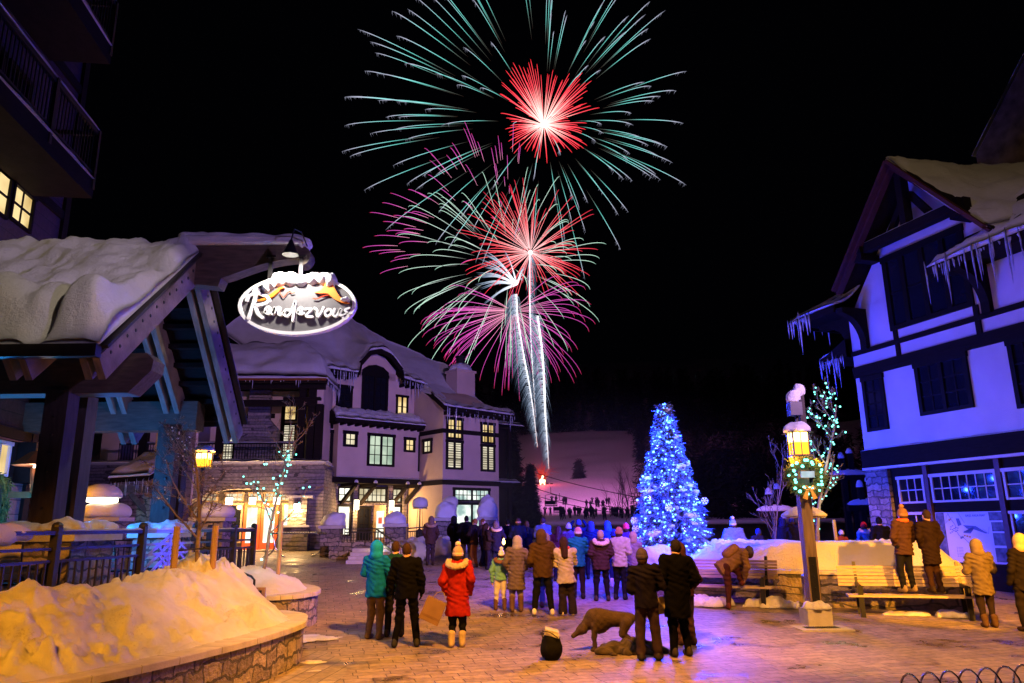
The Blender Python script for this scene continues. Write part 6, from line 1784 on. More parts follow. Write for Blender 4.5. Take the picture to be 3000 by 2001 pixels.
for x, y, zt, lab in [(10.2, 30, 3.15, 'dark trellis post with double snow caps left of the birch'), (12.9, 28, 3.3, 'dark snow-topped post close beside the stone pier of the right house'), (13.2, 30, 4.5, 'dark stall roof post with flat snow slab, left of the violet house')]:
    t = thing('timber_post', lab, 'post', (x, y, .6))
    for dx in (-.22, .12): MB().box(dx - .1, dx + .1, -.1, .1, 0, zt - .6 + .2 * (dx > 0)).build('post', M['dark_wood'], t)
    MB().box(-.75, .75, -.12, .12, zt - 1.45, zt - 1.25).build('arm', M['dark_wood'], t)
    P, Q = surfnet(lambda X, Y, Z: np.minimum(smin(np.maximum(ell(X, Y, Z, (-.22, 0, zt - .62), (.14, .14, .30)), zt - .60 - Z), np.maximum(ell(X, Y, Z, (.12, 0, zt - .42), (.14, .14, .26)), zt - .40 - Z), .03), np.maximum(ell(X, Y, Z, (0, 0, zt - 1.25), (.78, .17, .27)), zt - 1.245 - Z)), (-1, -.3, zt - 1.4), (1, .3, zt), .05)
    mesh_obj('snow', P, Q, M['snow'], t, None, True)
# ================================================================== people
CL = {}
def cloth(c, rough=.85, bump=.25):
    k = (tuple(round(x, 3) for x in c), rough)
    if k not in CL: CL[k] = mat('cloth', c, rough, .18, 14, bump, 90, spec=.05)
    return CL[k]


SKIN = mat('skin', (.50, .30, .22), .55, .08, 10)
DARK = (.012, .012, .016)


def standing(w=.11, arms='down', lean=0.0, step=0.0):
    J = dict(hip=(0, 0, .94), chest=(0, lean * .5, 1.30), neck=(0, lean * .8, 1.49), head=(0, lean + .01, 1.635))
    for s, n in ((-1, 'l'), (1, 'r')):
        st = step * s
        J['th' + n] = (s * .09, 0, .92); J['kn' + n] = (s * (.09 + (w - .09) * .5), .02 + st * .5, .49); J['an' + n] = (s * w, st - .01, .09)
        J['sh' + n] = (s * .185, lean * .65, 1.42)
        if arms == 'pocket': e, h = (s * .285, lean - .05, 1.16), (s * .19, .10, .98)
        elif arms == 'phone': e, h = (s * .235, .10 + lean, 1.17), (s * .07, .30, 1.33)
        elif arms == 'front': e, h = (s * .265, .0, 1.15), (s * .06, .24, 1.12)
        elif arms == 'up': e, h = (s * .33, .08, 1.48), (s * .16, .14, 1.72)
        else: e, h = (s * .255, -.03, 1.14), (s * .265, .04, .89)
        J['el' + n] = e; J['ha' + n] = h
    return J


def hand(o, J, n, m, s):
    """palm, four bent fingers of unequal length and a thumb off its side"""
    h = Vector(J['ha' + n]); e = Vector(J['el' + n])
    d = (h - e).normalized(); side = Vector((0, 1, 0)) if abs(d.y) < .8 else Vector((0, 0, 1))
    a = (side - d * side.dot(d)).normalized(); nrm = d.cross(a).normalized() * s
    palm0 = h; palm1 = h + d * .085
    F = [((palm0, palm1), .030, .026)]
    for k, L in enumerate((.066, .076, .070, .054)):
        b0 = palm1 + a * (.030 - .020 * k); b1 = b0 + d * L * .55 - nrm * .008; b2 = b1 + d * L * .40 - nrm * .022
        F += [((b0, b1), .0105, .0098), ((b1, b2), .0098, .0085)]
    t0 = palm0 + d * .02 + a * .028; t1 = t0 + d * .035 + a * .022 - nrm * .01; t2 = t1 + d * .032 + a * .004 - nrm * .008
    F += [((t0, t1), .013, .011), ((t1, t2), .011, .009)]
    def f(X, Y, Z):
        v = None
        for (p, q), ra, rb in F:
            g = seg(X, Y, Z, p, q, ra, rb)
            v = g if v is None else smin(v, g, .005)
        return v
    P, Q = surfnet(f, h - Vector((.12, .12, .12)) + d * .05, h + Vector((.12, .12, .12)) + d * .08, .0075)
    mesh_obj('hand' if m is SKIN else 'glove', P, Q, m, o, None, True)


def person(loc, label, h=1.72, yaw=0, jacket=DARK, hem=-.10, legs=DARK, shoes=(.02, .02, .02), hat='hair', hatc=(.03, .02, .015), J=None, arms='down', w=.11,
           puff=0, res=.017, flare=0.0, fur=None, scarf=None, boots=None, pack=None, wide=0.0, hands=None, step=0.0, lean=0.0, group='onlookers in the square', hemc=None, stout=0.0):
    if J is None:
        J = standing(w, arms, lean, step)
        G = random.Random(label)
        g = lambda a: G.uniform(-a, a)
        mv = lambda n, dx, dy, dz: J.__setitem__(n, (J[n][0] + dx, J[n][1] + dy, J[n][2] + dz))
        sx = g(.030); tilt = g(.016); back = G.uniform(-.045, .01)
        mv('chest', sx, back * .5, 0); mv('neck', sx * 1.2, back, 0); mv('head', sx * 1.5 + g(.02), back + g(.02), -.006)
        for n, q in (('l', -1), ('r', 1)):
            mv('sh' + n, sx, back * .7, q * tilt); mv('el' + n, sx + g(.03), g(.05), q * tilt + g(.03)); mv('ha' + n, sx + g(.03), g(.05), g(.06))
            mv('kn' + n, g(.015), G.uniform(0, .05), 0); mv('an' + n, g(.02), g(.05), 0)
        mv('hip', sx * .4, 0, 0)
    s = h / 1.755
    k = lambda n: J[n]
    lo = np.min([v for v in J.values()], 0) - .32; hi = np.max([v for v in J.values()], 0) + .34
    lo[2] = min(lo[2], 0) if J['anl'][2] < .3 else lo[2]; lo[2] = -.02; hi[2] += .08
    ax = Vector(J['chest']) - Vector(J['hip']); ax.normalize(); hp = Vector(J['hip'])
    hd = Vector(J['head'])
    def head_f(X, Y, Z):
        v = ell(X, Y, Z, hd, (.076, .096, .118))
        v = smin(v, ell(X, Y, Z, (hd.x, hd.y + .03, hd.z - .07), (.052, .062, .055)), .04)
        v = smin(v, seg(X, Y, Z, (hd.x, hd.y + .095, hd.z + .005), (hd.x, hd.y + .115, hd.z - .03), .010, .017), .02)
        for q in (-1, 1): v = smin(v, ell(X, Y, Z, (hd.x + q * .080, hd.y - .005, hd.z - .005), (.014, .022, .032)), .01)
        return smin(v, seg(X, Y, Z, J['neck'], hd - Vector((0, .015, .05)), .062, .055), .03)
    def body_f(X, Y, Z):
        v = smin(head_f(X, Y, Z), seg(X, Y, Z, J['hip'], J['chest'], .135, .150, 1.45), .05)
        v = smin(v, seg(X, Y, Z, J['shl'], J['shr'], .065, .065), .06)
        v = smin(v, seg(X, Y, Z, J['chest'], J['neck'], .12, .06), .05)
        for n in 'lr':
            v = smin(v, seg(X, Y, Z, J['sh' + n], J['el' + n], .050, .040), .03); v = smin(v, seg(X, Y, Z, J['el' + n], J['ha' + n], .040, .028), .02)
            v = smin(v, seg(X, Y, Z, J['th' + n], J['kn' + n], .080, .055), .04); v = smin(v, seg(X, Y, Z, J['kn' + n], J['an' + n], .055, .040), .02)
            a = J['an' + n]; v = smin(v, seg(X, Y, Z, (a[0], a[1] - .02, a[2] - .03), (a[0], a[1] + .12, a[2] - .05), .035, .026), .02)
        return v
    P, Q = surfnet(body_f, lo, hi, res * 1.12)
    o = mesh_obj('person', P * s, Q, SKIN, None, None, True)
    o.location = loc; o.rotation_euler = (0, 0, yaw)
    tag(o, label, 'person', group)
    sub = lambda name, f, l, u, r, m: (lambda PQ: mesh_obj(name, PQ[0] * s, PQ[1], m, o, None, True) if len(PQ[0]) else None)(surfnet(f, l, u, r))
    jw = .035 + stout
    ph = loc[0] * 3.1 + loc[1]
    low = hp + ax * (hem - .02)
    def jacket_f(X, Y, Z):
        v = smin(seg(X, Y, Z, J['hip'], J['chest'], .150 + jw * .8, .158 + jw, 1.30), seg(X, Y, Z, J['shl'], J['shr'], .075 + jw * .5, .075 + jw * .5, 1.0), .07)
        v = smin(v, seg(X, Y, Z, J['chest'], J['neck'], .13, .082), .05)
        if hem < -.02: v = smin(v, seg(X, Y, Z, J['hip'], low, .155 + jw * .8, .165 + jw + flare, 1.25), .06)
        cut = (hp + ax * hem)
        v = np.maximum(v, -((X - cut.x) * ax.x + (Y - cut.y) * ax.y + (Z - cut.z) * ax.z))
        for n in 'lr':
            a = smin(seg(X, Y, Z, J['sh' + n], J['el' + n], .068 + jw * .45, .056 + jw * .45), seg(X, Y, Z, J['el' + n], J['ha' + n], .056 + jw * .45, .046 + jw * .2), .03)
            v = smin(v, a, .025)
        v = v - puff * .011 * (np.abs(np.sin(Z * PI / .085)) - .5)
        w1 = np.sin(X * 26 + Z * 34 + 5 * np.sin(Z * 9 + ph)) * np.sin(Y * 24 - Z * 15 + ph); w2 = np.sin(Z * 58 + 9 * np.sin(X * 7 + ph)) * np.sin(X * 17 + Y * 13)
        return v + .011 * w1 + .005 * w2
    jm = cloth(tuple(x * .62 for x in jacket))
    sub('jacket', jacket_f, lo, hi, res, jm)
    def legs_f(X, Y, Z):
        v = seg(X, Y, Z, J['thl'], J['thr'], .105, .105, 1.2)
        for n in 'lr':
            ak = Vector(J['an' + n])
            a = smin(seg(X, Y, Z, J['th' + n], J['kn' + n], .100, .076 + wide * .5), seg(X, Y, Z, J['kn' + n], ak - Vector((0, 0, .04)), .072 + wide * .5, .056 + wide), .04)
            v = smin(v, a, .03)
        return np.maximum(v + .010 * np.sin(Z * 30 + X * 12 + 4 * np.sin(Z * 7 + ph)) * np.sin(Y * 21 + X * 15 + ph), .035 - Z)
    sub('trousers', legs_f, (lo[0], lo[1], 0), (hi[0], hi[1], min(1.12, hi[2])), res, cloth(tuple(x * .7 for x in legs)))
    for n in 'lr':
        a = J['an' + n]
        def shoe_f(X, Y, Z):
            v = smin(ell(X, Y, Z, (a[0], a[1] + .06, a[2] - .045), (.052, .140, .052)), ell(X, Y, Z, (a[0], a[1] - .02, a[2] - .01), (.050, .065, .075)), .03)
            if boots: v = smin(v, seg(X, Y, Z, (a[0], a[1] - .01, a[2]), (a[0], a[1], a[2] + boots), .060 + wide * .0, .072), .03)
            return np.maximum(v, a[2] - .088 - Z)
        sub('shoe' if not boots else 'boot', shoe_f, (a[0] - .1, a[1] - .12, a[2] - .1), (a[0] + .1, a[1] + .24, a[2] + .12 + (boots or 0)), .013, cloth(shoes, .6))
    hl, hh_ = hd - Vector((.25, .27, .45)), hd + Vector((.25, .25, .32))
    hc = cloth(hatc)
    if hat in ('beanie', 'pom'):
        sub('hat', lambda X, Y, Z: np.maximum(ell(X, Y, Z, hd + Vector((0, -.008, .035)), (.098, .115, .125)) + .004 * np.sin(np.arctan2(Y - hd.y, X - hd.x) * 24), hd.z - .015 - Z), hl, hh_, res * .75, hc)
        sub('hat_brim', lambda X, Y, Z: np.maximum(ell(X, Y, Z, hd + Vector((0, -.008, .02)), (.107, .124, .12)), np.abs(Z - hd.z - .005) - .032), hl, hh_, res * .75, cloth(hemc or hatc))
        if hat == 'pom': sub('pompom', lambda X, Y, Z: ell(X, Y, Z, hd + Vector((0, 0, .19)), (.055, .055, .052)) + .008 * np.sin(X * 90) * np.sin(Y * 80) * np.sin(Z * 85), hl, hh_, res * .75, cloth(hemc or hatc))
        sub('hair', lambda X, Y, Z: np.maximum(ell(X, Y, Z, hd + Vector((0, -.03, -.03)), (.088, .085, .10)), Z - hd.z + .005), hl, hh_, res * .8, cloth((.05, .03, .02)))
    elif hat == 'hood':
        sub('hood', lambda X, Y, Z: np.maximum(smin(ell(X, Y, Z, hd + Vector((0, -.025, .02)), (.122, .135, .155)), ell(X, Y, Z, Vector(J['neck']) + Vector((0, -.02, .02)), (.13, .12, .09)), .06), -ell(X, Y, Z, hd + Vector((0, .14, -.01)), (.085, .11, .11))), hl, hh_, res * .85, hc)
    elif hat == 'long':
        sub('hair', lambda X, Y, Z: np.maximum(smin(ell(X, Y, Z, hd + Vector((0, -.018, .015)), (.098, .112, .130)), seg(X, Y, Z, hd + Vector((0, -.06, -.03)), Vector(J['neck']) + Vector((0, -.115, -.16)), .095, .075, .95), .06), -ell(X, Y, Z, hd + Vector((0, .14, -.03)), (.075, .11, .12))) + .005 * np.sin(X * 85 + Z * 6), hl - Vector((0, 0, .1)), hh_, res * .75, hc)
    else:
        sub('hair', lambda X, Y, Z: np.maximum(np.maximum(ell(X, Y, Z, hd + Vector((0, -.014, .018)), (.087, .105, .120)), hd.z - .07 - Z), -ell(X, Y, Z, hd + Vector((0, .13, -.045)), (.085, .10, .10))) + .003 * np.sin(X * 110) * np.sin(Z * 90), hl, hh_, res * .7, hc)
    if fur:
        c = Vector(J['neck'])
        sub('fur_trim', lambda X, Y, Z: np.sqrt((np.sqrt(((X - c.x) / 1.15) ** 2 + ((Y - c.y + .06) / 1.0) ** 2) - .145) ** 2 + (Z - c.z + .02 + .45 * (np.abs(Y - c.y) - .1) * (Y < c.y)) ** 2) - .050 + .012 * np.sin(X * 70) * np.sin(Y * 75) * np.sin(Z * 80), c - Vector((.3, .32, .25)), c + Vector((.3, .25, .2)), res * .8, cloth(fur))
    if scarf:
        c = Vector(J['neck'])
        sub('scarf', lambda X, Y, Z: np.sqrt((np.sqrt((X - c.x) ** 2 + (Y - c.y) ** 2) - .085) ** 2 + (Z - c.z - .02) ** 2) - .045, c - Vector((.2, .2, .1)), c + Vector((.2, .2, .14)), res * .8, cloth(scarf))
    if pack:
        c = Vector(J['chest']) - Vector((0, 0, .02)) - ax.orthogonal() * 0
        back = Vector((0, -1, 0)) if abs(ax.x) < .4 else Vector((-ax.z, 0, ax.x))
        c = c + back * .215 - ax * .07
        q = ax.cross(back)
        def pk(X, Y, Z):
            dx, dy, dz = X - c.x, Y - c.y, Z - c.z
            U = dx * ax.x + dy * ax.y + dz * ax.z; Vv = dx * back.x + dy * back.y + dz * back.z; Wv = dx * q.x + dy * q.y + dz * q.z
            return (((np.abs(U) / .22) ** 3 + (np.abs(Vv) / .10) ** 3 + (np.abs(Wv) / .155) ** 3) ** (1 / 3) - 1) * .11
        sub('backpack', pk, c - Vector((.36, .36, .36)), c + Vector((.36, .36, .36)), res, cloth(pack))
    if hands is not None:
        for n, sg in (('l', -1), ('r', 1)): 
            if J['ha' + n][2] < 1.5: 
                before = len(bpy.data.objects); hand(o, {kk: tuple(Vector(v)) for kk, v in J.items()}, n, cloth(hands) if hands != 'skin' else SKIN, sg)
                g = o.children[-1] if o.children else None
                for ch in o.children:
                    if ch.name.split('.')[0] in ('hand', 'glove') and not ch.get('_s'):
                        ch.scale = (s, s, s); ch['_s'] = 1
    return o


def gp_(x, y): return (x, y, gz(y))
NEAR = .0145
person(gp_(-1.92, 14.1), 'man in black jacket and black trousers standing left of the red-coated woman', 1.76, rad(4), (.004, .004, .005), -.13, (.003, .003, .004), (.03, .03, .035), 'hair', (.035, .02, .014), None, 'down', .19, res=NEAR, hands=(.012, .012, .014), step=.03, stout=.01)
rw = person(gp_(-1.01, 14.05), 'woman in knee-length red coat with fur-trimmed hood and pompom hat', 1.68, rad(-4), (.42, .022, .018), -.40, (.008, .008, .010), (.42, .34, .26), 'pom', (.35, .25, .22), None, 'pocket', .10, res=NEAR, flare=.02, fur=(.42, .33, .22), boots=.14, hemc=(.55, .42, .38), stout=.015)
person(gp_(-2.62, 14.85), 'person in bright turquoise jacket and grey trousers at the left of the front group', 1.74, rad(-18), (.004, .17, .62), -.18, (.13, .09, .075), (.10, .07, .05), 'hood', (.006, .20, .62), None, 'front', .12, res=NEAR, hands='skin', flare=.015)
person(gp_(-2.28, 15.05), 'person in dark green jacket half hidden behind the man in black', 1.74, rad(8), (.010, .055, .048), -.10, (.010, .010, .012), (.02, .015, .012), 'hair', (.035, .02, .014), None, 'down', .12, res=NEAR, hands=(.01, .01, .012))
person(gp_(-.33, 18.2), 'small girl in teal jacket, pink skirt and white leggings with a white hat', 1.33, 0, (.18, .48, .44), -.06, (.62, .60, .60), (.09, .05, .035), 'pom', (.55, .53, .50), None, 'down', .12, hands='skin', boots=.22, hemc=(.72, .70, .68), fur=(.14, .07, .05))
person(gp_(.04, 17.95), 'woman in long grey quilted coat and round grey hat beside the small girl', 1.64, 0, (.16, .125, .13), -.42, (.26, .22, .26), (.10, .06, .05), 'hood', (.27, .25, .26), None, 'pocket', .09, puff=1.0, flare=.03, boots=.24)
person(gp_(.62, 17.45), 'tall man in brown jacket, black trousers and white shoes standing wide', 1.80, rad(3), (.085, .048, .018), -.16, (.010, .010, .012), (.75, .72, .66), 'hood', (.06, .035, .02), None, 'pocket', .20, step=-.05, stout=.015)
person(gp_(.74, 18.6), 'hooded person in olive jacket and blue jeans behind the tall man in brown', 1.66, rad(-12), (.16, .12, .07), -.20, (.05, .12, .24), (.06, .04, .03), 'hood', (.16, .13, .10), None, 'front', .11)
person(gp_(1.15, 17.4), 'dark-haired woman in pale yellow-white jacket and wide black trousers', 1.66, rad(-3), (.66, .60, .42), -.22, (.030, .022, .028), (.70, .66, .55), 'long', (.035, .018, .014), None, 'phone', .12, wide=.035, flare=.05, scarf=(.55, .06, .04))
person(gp_(1.62, 20.0), 'person in teal and brown jacket with a striped woolly hat', 1.74, rad(-8), (.015, .24, .25), -.14, (.03, .018, .014), (.02, .015, .012), 'beanie', (.50, .22, .18), None, 'phone', .12, hemc=(.62, .50, .40))
person(gp_(2.17, 19.55), 'person in quilted brown vest with a pale fur collar, in front of the tree', 1.70, 0, (.085, .040, .030), -.16, (.014, .012, .016), (.05, .035, .025), 'hair', (.40, .28, .16), None, 'pocket', .15, puff=.8, fur=(.62, .50, .30), stout=.03)
person(gp_(2.66, 19.8), 'person in bright cream jacket and black trousers nearest the christmas tree', 1.74, rad(-22), (.72, .62, .42), -.14, (.012, .012, .015), (.02, .02, .02), 'beanie', (.40, .16, .08), None, 'front', .10, stout=.01)
person(gp_(2.64, 12.85), 'tall figure in long black coat standing nearest the left bench', 1.80, rad(10), (.002, .002, .004), -.36, (.002, .002, .004), (.035, .028, .024), 'hair', (.015, .012, .018), None, 'pocket', .12, res=NEAR, step=.02, stout=.02)
person(gp_(3.0, 14.0), 'dark maroon-clad person half hidden behind the long black coat', 1.70, rad(15), (.05, .018, .028), -.10, (.045, .022, .035), (.05, .025, .025), 'hood', (.05, .02, .03), None, 'pocket', .12, res=NEAR)
person(gp_(2.08, 12.5), 'person in plum-grey trousers and dark jacket standing by the blanket', 1.66, rad(-10), (.010, .008, .022), -.12, (.045, .028, .045), (.03, .025, .03), 'beanie', (.05, .04, .10), None, 'front', .14, res=NEAR, wide=.02)
# bending man with one foot on the bench
JB = dict(hip=(0, 0, .93), chest=(.34, .01, 1.17), neck=(.50, .01, 1.26), head=(.60, .02, 1.24), thl=(.02, .08, .92), knl=(.30, .08, .86), anl=(.40, .10, .585), thr=(0, -.08, .92), knr=(.03, -.08, .50), anr=(.0, -.08, .09),
          shl=(.43, .19, 1.22), shr=(.43, -.17, 1.22), ell=(.48, .22, .95), elr=(.46, -.17, .93), hal=(.46, .14, .70), har=(.45, -.02, .70))
bm = person(gp_(4.86, 18.1), 'man in tan jacket with tan backpack bending over to tie a shoe on the bench', 1.74, 0, (.34, .20, .085), -.16, (.085, .028, .024), (.11, .03, .022), 'beanie', (.09, .07, .10), JB, pack=(.30, .17, .07), res=NEAR, hands='skin')
# two on the right-hand bench
person((8.30, 16.62, .615), 'woman in quilted brown jacket with orange scarf and fluffy hat standing on the right bench', 1.70, rad(14), (.095, .048, .036), -.16, (.014, .014, .020), (.22, .17, .13), 'pom', (.22, .12, .055), None, 'pocket', .13, puff=1.0, scarf=(.85, .14, .04), res=NEAR, hemc=(.28, .16, .08), flare=.015)
person((8.78, 16.45, .61), 'dark-clad person standing on the right bench beside the orange scarf', 1.68, rad(6), (.030, .017, .013), -.34, (.045, .022, .014), (.03, .02, .015), 'hair', (.03, .02, .018), None, 'pocket', .09, res=NEAR)
person(gp_(9.15, 15.4), 'person in grey-tan padded coat by the right end of the bench wall', 1.62, rad(-8), (.20, .15, .085), -.28, (.03, .02, .02), (.07, .04, .025), 'hood', (.20, .15, .09), None, 'front', .10, puff=.6, res=NEAR, flare=.02, boots=.12)
person(gp_(9.62, 14.9), 'person in black coat with red sleeve patch and cream hood at the right edge', 1.74, rad(10), (.02, .015, .014), -.20, (.02, .015, .013), (.05, .03, .02), 'hood', (.62, .42, .20), None, 'down', .11, res=NEAR, scarf=(.35, .03, .02))
# group by the left of the crowd
FAR = .021
BK = 'person in black coat with black backpack at the left of the standing group'
person(gp_(-2.35, 30.6), BK, 1.76, rad(-40), (.010, .010, .012), -.12, (.02, .014, .012), (.02, .02, .02), 'hood', (.012, .012, .012), None, 'pocket', .10, pack=(.008, .008, .009), res=FAR)
person(gp_(-1.82, 29.6), 'big man in black jacket and grey trousers, second from the left of the standing group', 1.82, rad(-5), (.010, .010, .014), -.18, (.16, .13, .12), (.03, .03, .03), 'hair', (.015, .012, .012), None, 'pocket', .14, res=FAR, stout=.03)
person(gp_(-1.48, 28.7), 'person in dark jacket and rust-orange trousers in the standing group', 1.74, rad(60), (.035, .022, .03), -.14, (.26, .10, .025), (.05, .03, .02), 'hair', (.25, .10, .04), None, 'front', .10, res=FAR)
person(gp_(-1.16, 29.2), 'person whose face is lit warm by the flame, in the standing group', 1.72, rad(-120), (.10, .05, .035), -.14, (.05, .03, .025), (.03, .02, .02), 'hair', (.20, .08, .03), None, 'phone', .10, res=FAR)
person(gp_(-.97, 27.8), 'woman with long dark hair turned toward the small flame', 1.60, rad(-70), (.035, .02, .022), -.2, (.03, .022, .05), (.02, .02, .02), 'long', (.03, .016, .012), None, 'front', .09, res=FAR)
person(gp_(-.63, 28.0), 'person with pale fur-edged hood standing right above the flame', 1.66, 0, (.030, .025, .09), -.3, (.03, .03, .06), (.02, .02, .02), 'hood', (.16, .11, .15), None, 'pocket', .09, fur=(.6, .42, .38), res=FAR)
person(gp_(-.22, 29.0), 'short-haired person in black padded jacket right of the flame', 1.68, 0, (.010, .010, .016), -.12, (.012, .012, .02), (.02, .02, .02), 'hair', (.012, .010, .010), None, 'pocket', .10, puff=.6, res=FAR)
person(gp_(.17, 28.0), 'broad person in navy jacket with a warm-coloured headband', 1.74, 0, (.012, .018, .07), -.14, (.012, .012, .03), (.02, .02, .02), 'beanie', (.06, .03, .03), None, 'front', .11, res=FAR, hemc=(.45, .22, .14), stout=.02)
person(gp_(.5, 28.2), 'person with shoulder-length brown hair beside the navy jacket', 1.64, 0, (.02, .016, .03), -.12, (.015, .012, .03), (.02, .02, .02), 'long', (.14, .06, .03), None, 'front', .1, res=FAR)
person(gp_(.98, 27.0), 'tall person in pale blue jacket with dark shoulder seams', 1.80, rad(-10), (.16, .20, .52), -.12, (.012, .012, .03), (.02, .02, .02), 'hair', (.07, .03, .04), None, 'phone', .11, res=FAR, stout=.015)
person(gp_(1.80, 24.9), 'person in mauve jacket and fluffy pale hat in mid crowd', 1.66, 0, (.20, .12, .26), -.12, (.012, .012, .03), (.02, .02, .02), 'beanie', (.45, .38, .55), None, 'phone', .1, res=FAR)
person(gp_(2.2, 26.0), 'person with both arms raised to photograph the fireworks', 1.74, 0, (.012, .022, .11), -.12, (.012, .012, .03), (.02, .02, .02), 'beanie', (.04, .06, .25), None, 'up', .11, res=FAR)
person(gp_(2.40, 24.4), 'hooded person in navy parka in the middle of the crowd', 1.72, 0, (.012, .020, .10), -.2, (.012, .012, .03), (.02, .02, .02), 'hood', (.03, .04, .17), None, 'pocket', .11, res=FAR, stout=.02)
person(gp_(3.05, 25.0), 'person in royal blue jacket left of the pink hat', 1.70, 0, (.03, .07, .38), -.12, (.012, .012, .05), (.02, .02, .02), 'hood', (.03, .08, .42), None, 'front', .1, res=FAR)
person(gp_(3.35, 22.9), 'person in bright pink-red hat and violet jacket close to the tree', 1.72, rad(-6), (.09, .03, .30), -.12, (.012, .012, .05), (.02, .02, .02), 'beanie', (.72, .05, .12), None, 'phone', .1, res=FAR)
person(gp_(3.15, 20.6), 'person in pale lilac jacket between the cream jacket and the tree corner', 1.58, rad(-20), (.40, .28, .30), -.12, (.02, .02, .06), (.02, .02, .02), 'hood', (.42, .26, .18), None, 'front', .1, res=FAR)
person(gp_(1.35, 24.0), 'person with dark ponytail in plum jacket behind the pale yellow jacket', 1.62, rad(-15), (.09, .02, .06), -.12, (.012, .012, .03), (.02, .02, .02), 'long', (.05, .02, .03), None, 'front', .1, res=FAR)
person(gp_(2.85, 22.2), 'shorter person in blue overalls seen between vest and cream jacket', 1.55, rad(5), (.02, .04, .26), -.12, (.02, .03, .16), (.62, .6, .66), 'beanie', (.03, .05, .3), None, 'pocket', .1, res=FAR, boots=.15)
person(gp_(-3.2, 29.7), 'person in brown fur-hooded jacket alone on the chalet steps', 1.78, rad(10), (.09, .05, .05), -.16, (.05, .035, .07), (.03, .02, .02), 'hood', (.16, .10, .08), None, 'pocket', .09, res=FAR, fur=(.32, .22, .14))
# heads above the snow bank on the right
person(gp_(6.62, 23.4), 'person in pale blue padded jacket with round hat behind the snow bank', 1.78, rad(-6), (.20, .26, .58), -.12, (.02, .02, .05), (.02, .02, .02), 'pom', (.18, .24, .55), None, 'pocket', .1, res=FAR, stout=.04, hemc=(.5, .42, .6))
person(gp_(7.45, 23.6), 'stooping person in dark jacket behind the snow bank, left of the lamp post', 1.50, rad(15), (.03, .025, .05), -.12, (.02, .02, .05), (.02, .02, .02), 'beanie', (.02, .03, .14), None, 'front', .1, res=FAR, stout=.04, lean=.1)
person(gp_(8.95, 26.0), 'shadowy person in navy coat behind the snow bank by the heater', 1.72, 0, (.012, .015, .08), -.2, (.01, .01, .04), (.02, .02, .02), 'hood', (.012, .015, .09), None, 'pocket', .1, res=FAR)
person(gp_(9.5, 26.3), 'shadowy taller person in indigo coat beside the birch stakes', 1.74, 0, (.02, .02, .10), -.2, (.01, .01, .04), (.02, .02, .02), 'beanie', (.02, .03, .13), None, 'pocket', .1, res=FAR)
person(gp_(10.5, 25.0), 'child in red-orange jacket and white hat behind the birch', 1.36, 0, (.50, .09, .02), -.1, (.02, .02, .05), (.02, .02, .02), 'beanie', (.62, .6, .62), None, 'pocket', .1, res=FAR)
person(gp_(11.15, 24.6), 'person in red hat and light blue jacket near the stone pier', 1.62, 0, (.14, .30, .55), -.12, (.02, .02, .05), (.02, .02, .02), 'beanie', (.55, .02, .02), None, 'pocket', .1, res=FAR, fur=(.45, .36, .38))
person(gp_(11.0, 23.3), 'dark-clad man in front of the stone pier of the violet house', 1.82, 0, (.012, .012, .02), -.2, (.01, .01, .03), (.02, .02, .02), 'hair', (.01, .01, .012), None, 'pocket', .1, res=FAR)
# small open flame held by the group
fl = thing('flame', 'small bright flame held up among the standing group', 'flame', (-.36, 27.0, 1.42))
MB().lathe((0, 0, 0), [(.01, 0), (.055, .06), (.045, .12), (.012, .22)], 10).build('flame_body', emat('flame', (1.0, .55, .14), 14), fl, None, True)
MB().tube([(0, 0, -.16), (0, 0, 0)], .018, 6).build('torch', M['dark_wood'], fl)
lamp('POINT', (-.42, 27.1, 1.62), 26, (1.0, .45, .14), .06, name='flame_light')
# far crowd at the foot of the slope
R = random.Random(17)
prot = []
for k in range(4):
    J = standing(.10 + .03 * k, ('down', 'pocket', 'phone', 'up')[k])
    def cf(X, Y, Z, J=J):
        v = smin(seg(X, Y, Z, J['hip'], J['chest'], .19, .21, 1.2), ell(X, Y, Z, J['head'], (.11, .12, .15)), .03)
        for n in 'lr':
            for a, b_, ra, rb in (('sh', 'el', .09, .08), ('el', 'ha', .08, .05), ('th', 'kn', .12, .09), ('kn', 'an', .09, .07)): v = smin(v, seg(X, Y, Z, J[a + n], J[b_ + n], ra, rb), .03)
        return np.maximum(v, -Z)
    P, Q = surfnet(cf, (-.5, -.3, 0), (.5, .5, 1.95), .045)
    me_o = mesh_obj('person', P, Q, cloth((.010, .008, .016)), None, None, True); prot.append(me_o)
spots_ = []
for k in range(66):
    if k < 16: x, y = R.choice([8.6, 9.4, 12.4, 16.0, 17.2]) * 172 / 150 + R.gauss(0, 1.2), R.uniform(168, 176)
    else: x, y = R.uniform(5.5, 27), R.uniform(112, 150)
    spots_.append((x, y))
for k, (x, y) in enumerate(spots_):
    o = prot[k] if k < 4 else prot[k % 4].copy()
    if k >= 4: COL.objects.link(o)
    o.location = (x, y, hill_z(x, y) - .12); sc_ = R.uniform(.92, 1.12); o.scale = (sc_, sc_, sc_); o.rotation_euler = (0, 0, R.uniform(-.6, .6))
    tag(o, 'dark silhouette of an onlooker in the far crowd at the foot of the slope', 'person', 'far crowd below the slope')
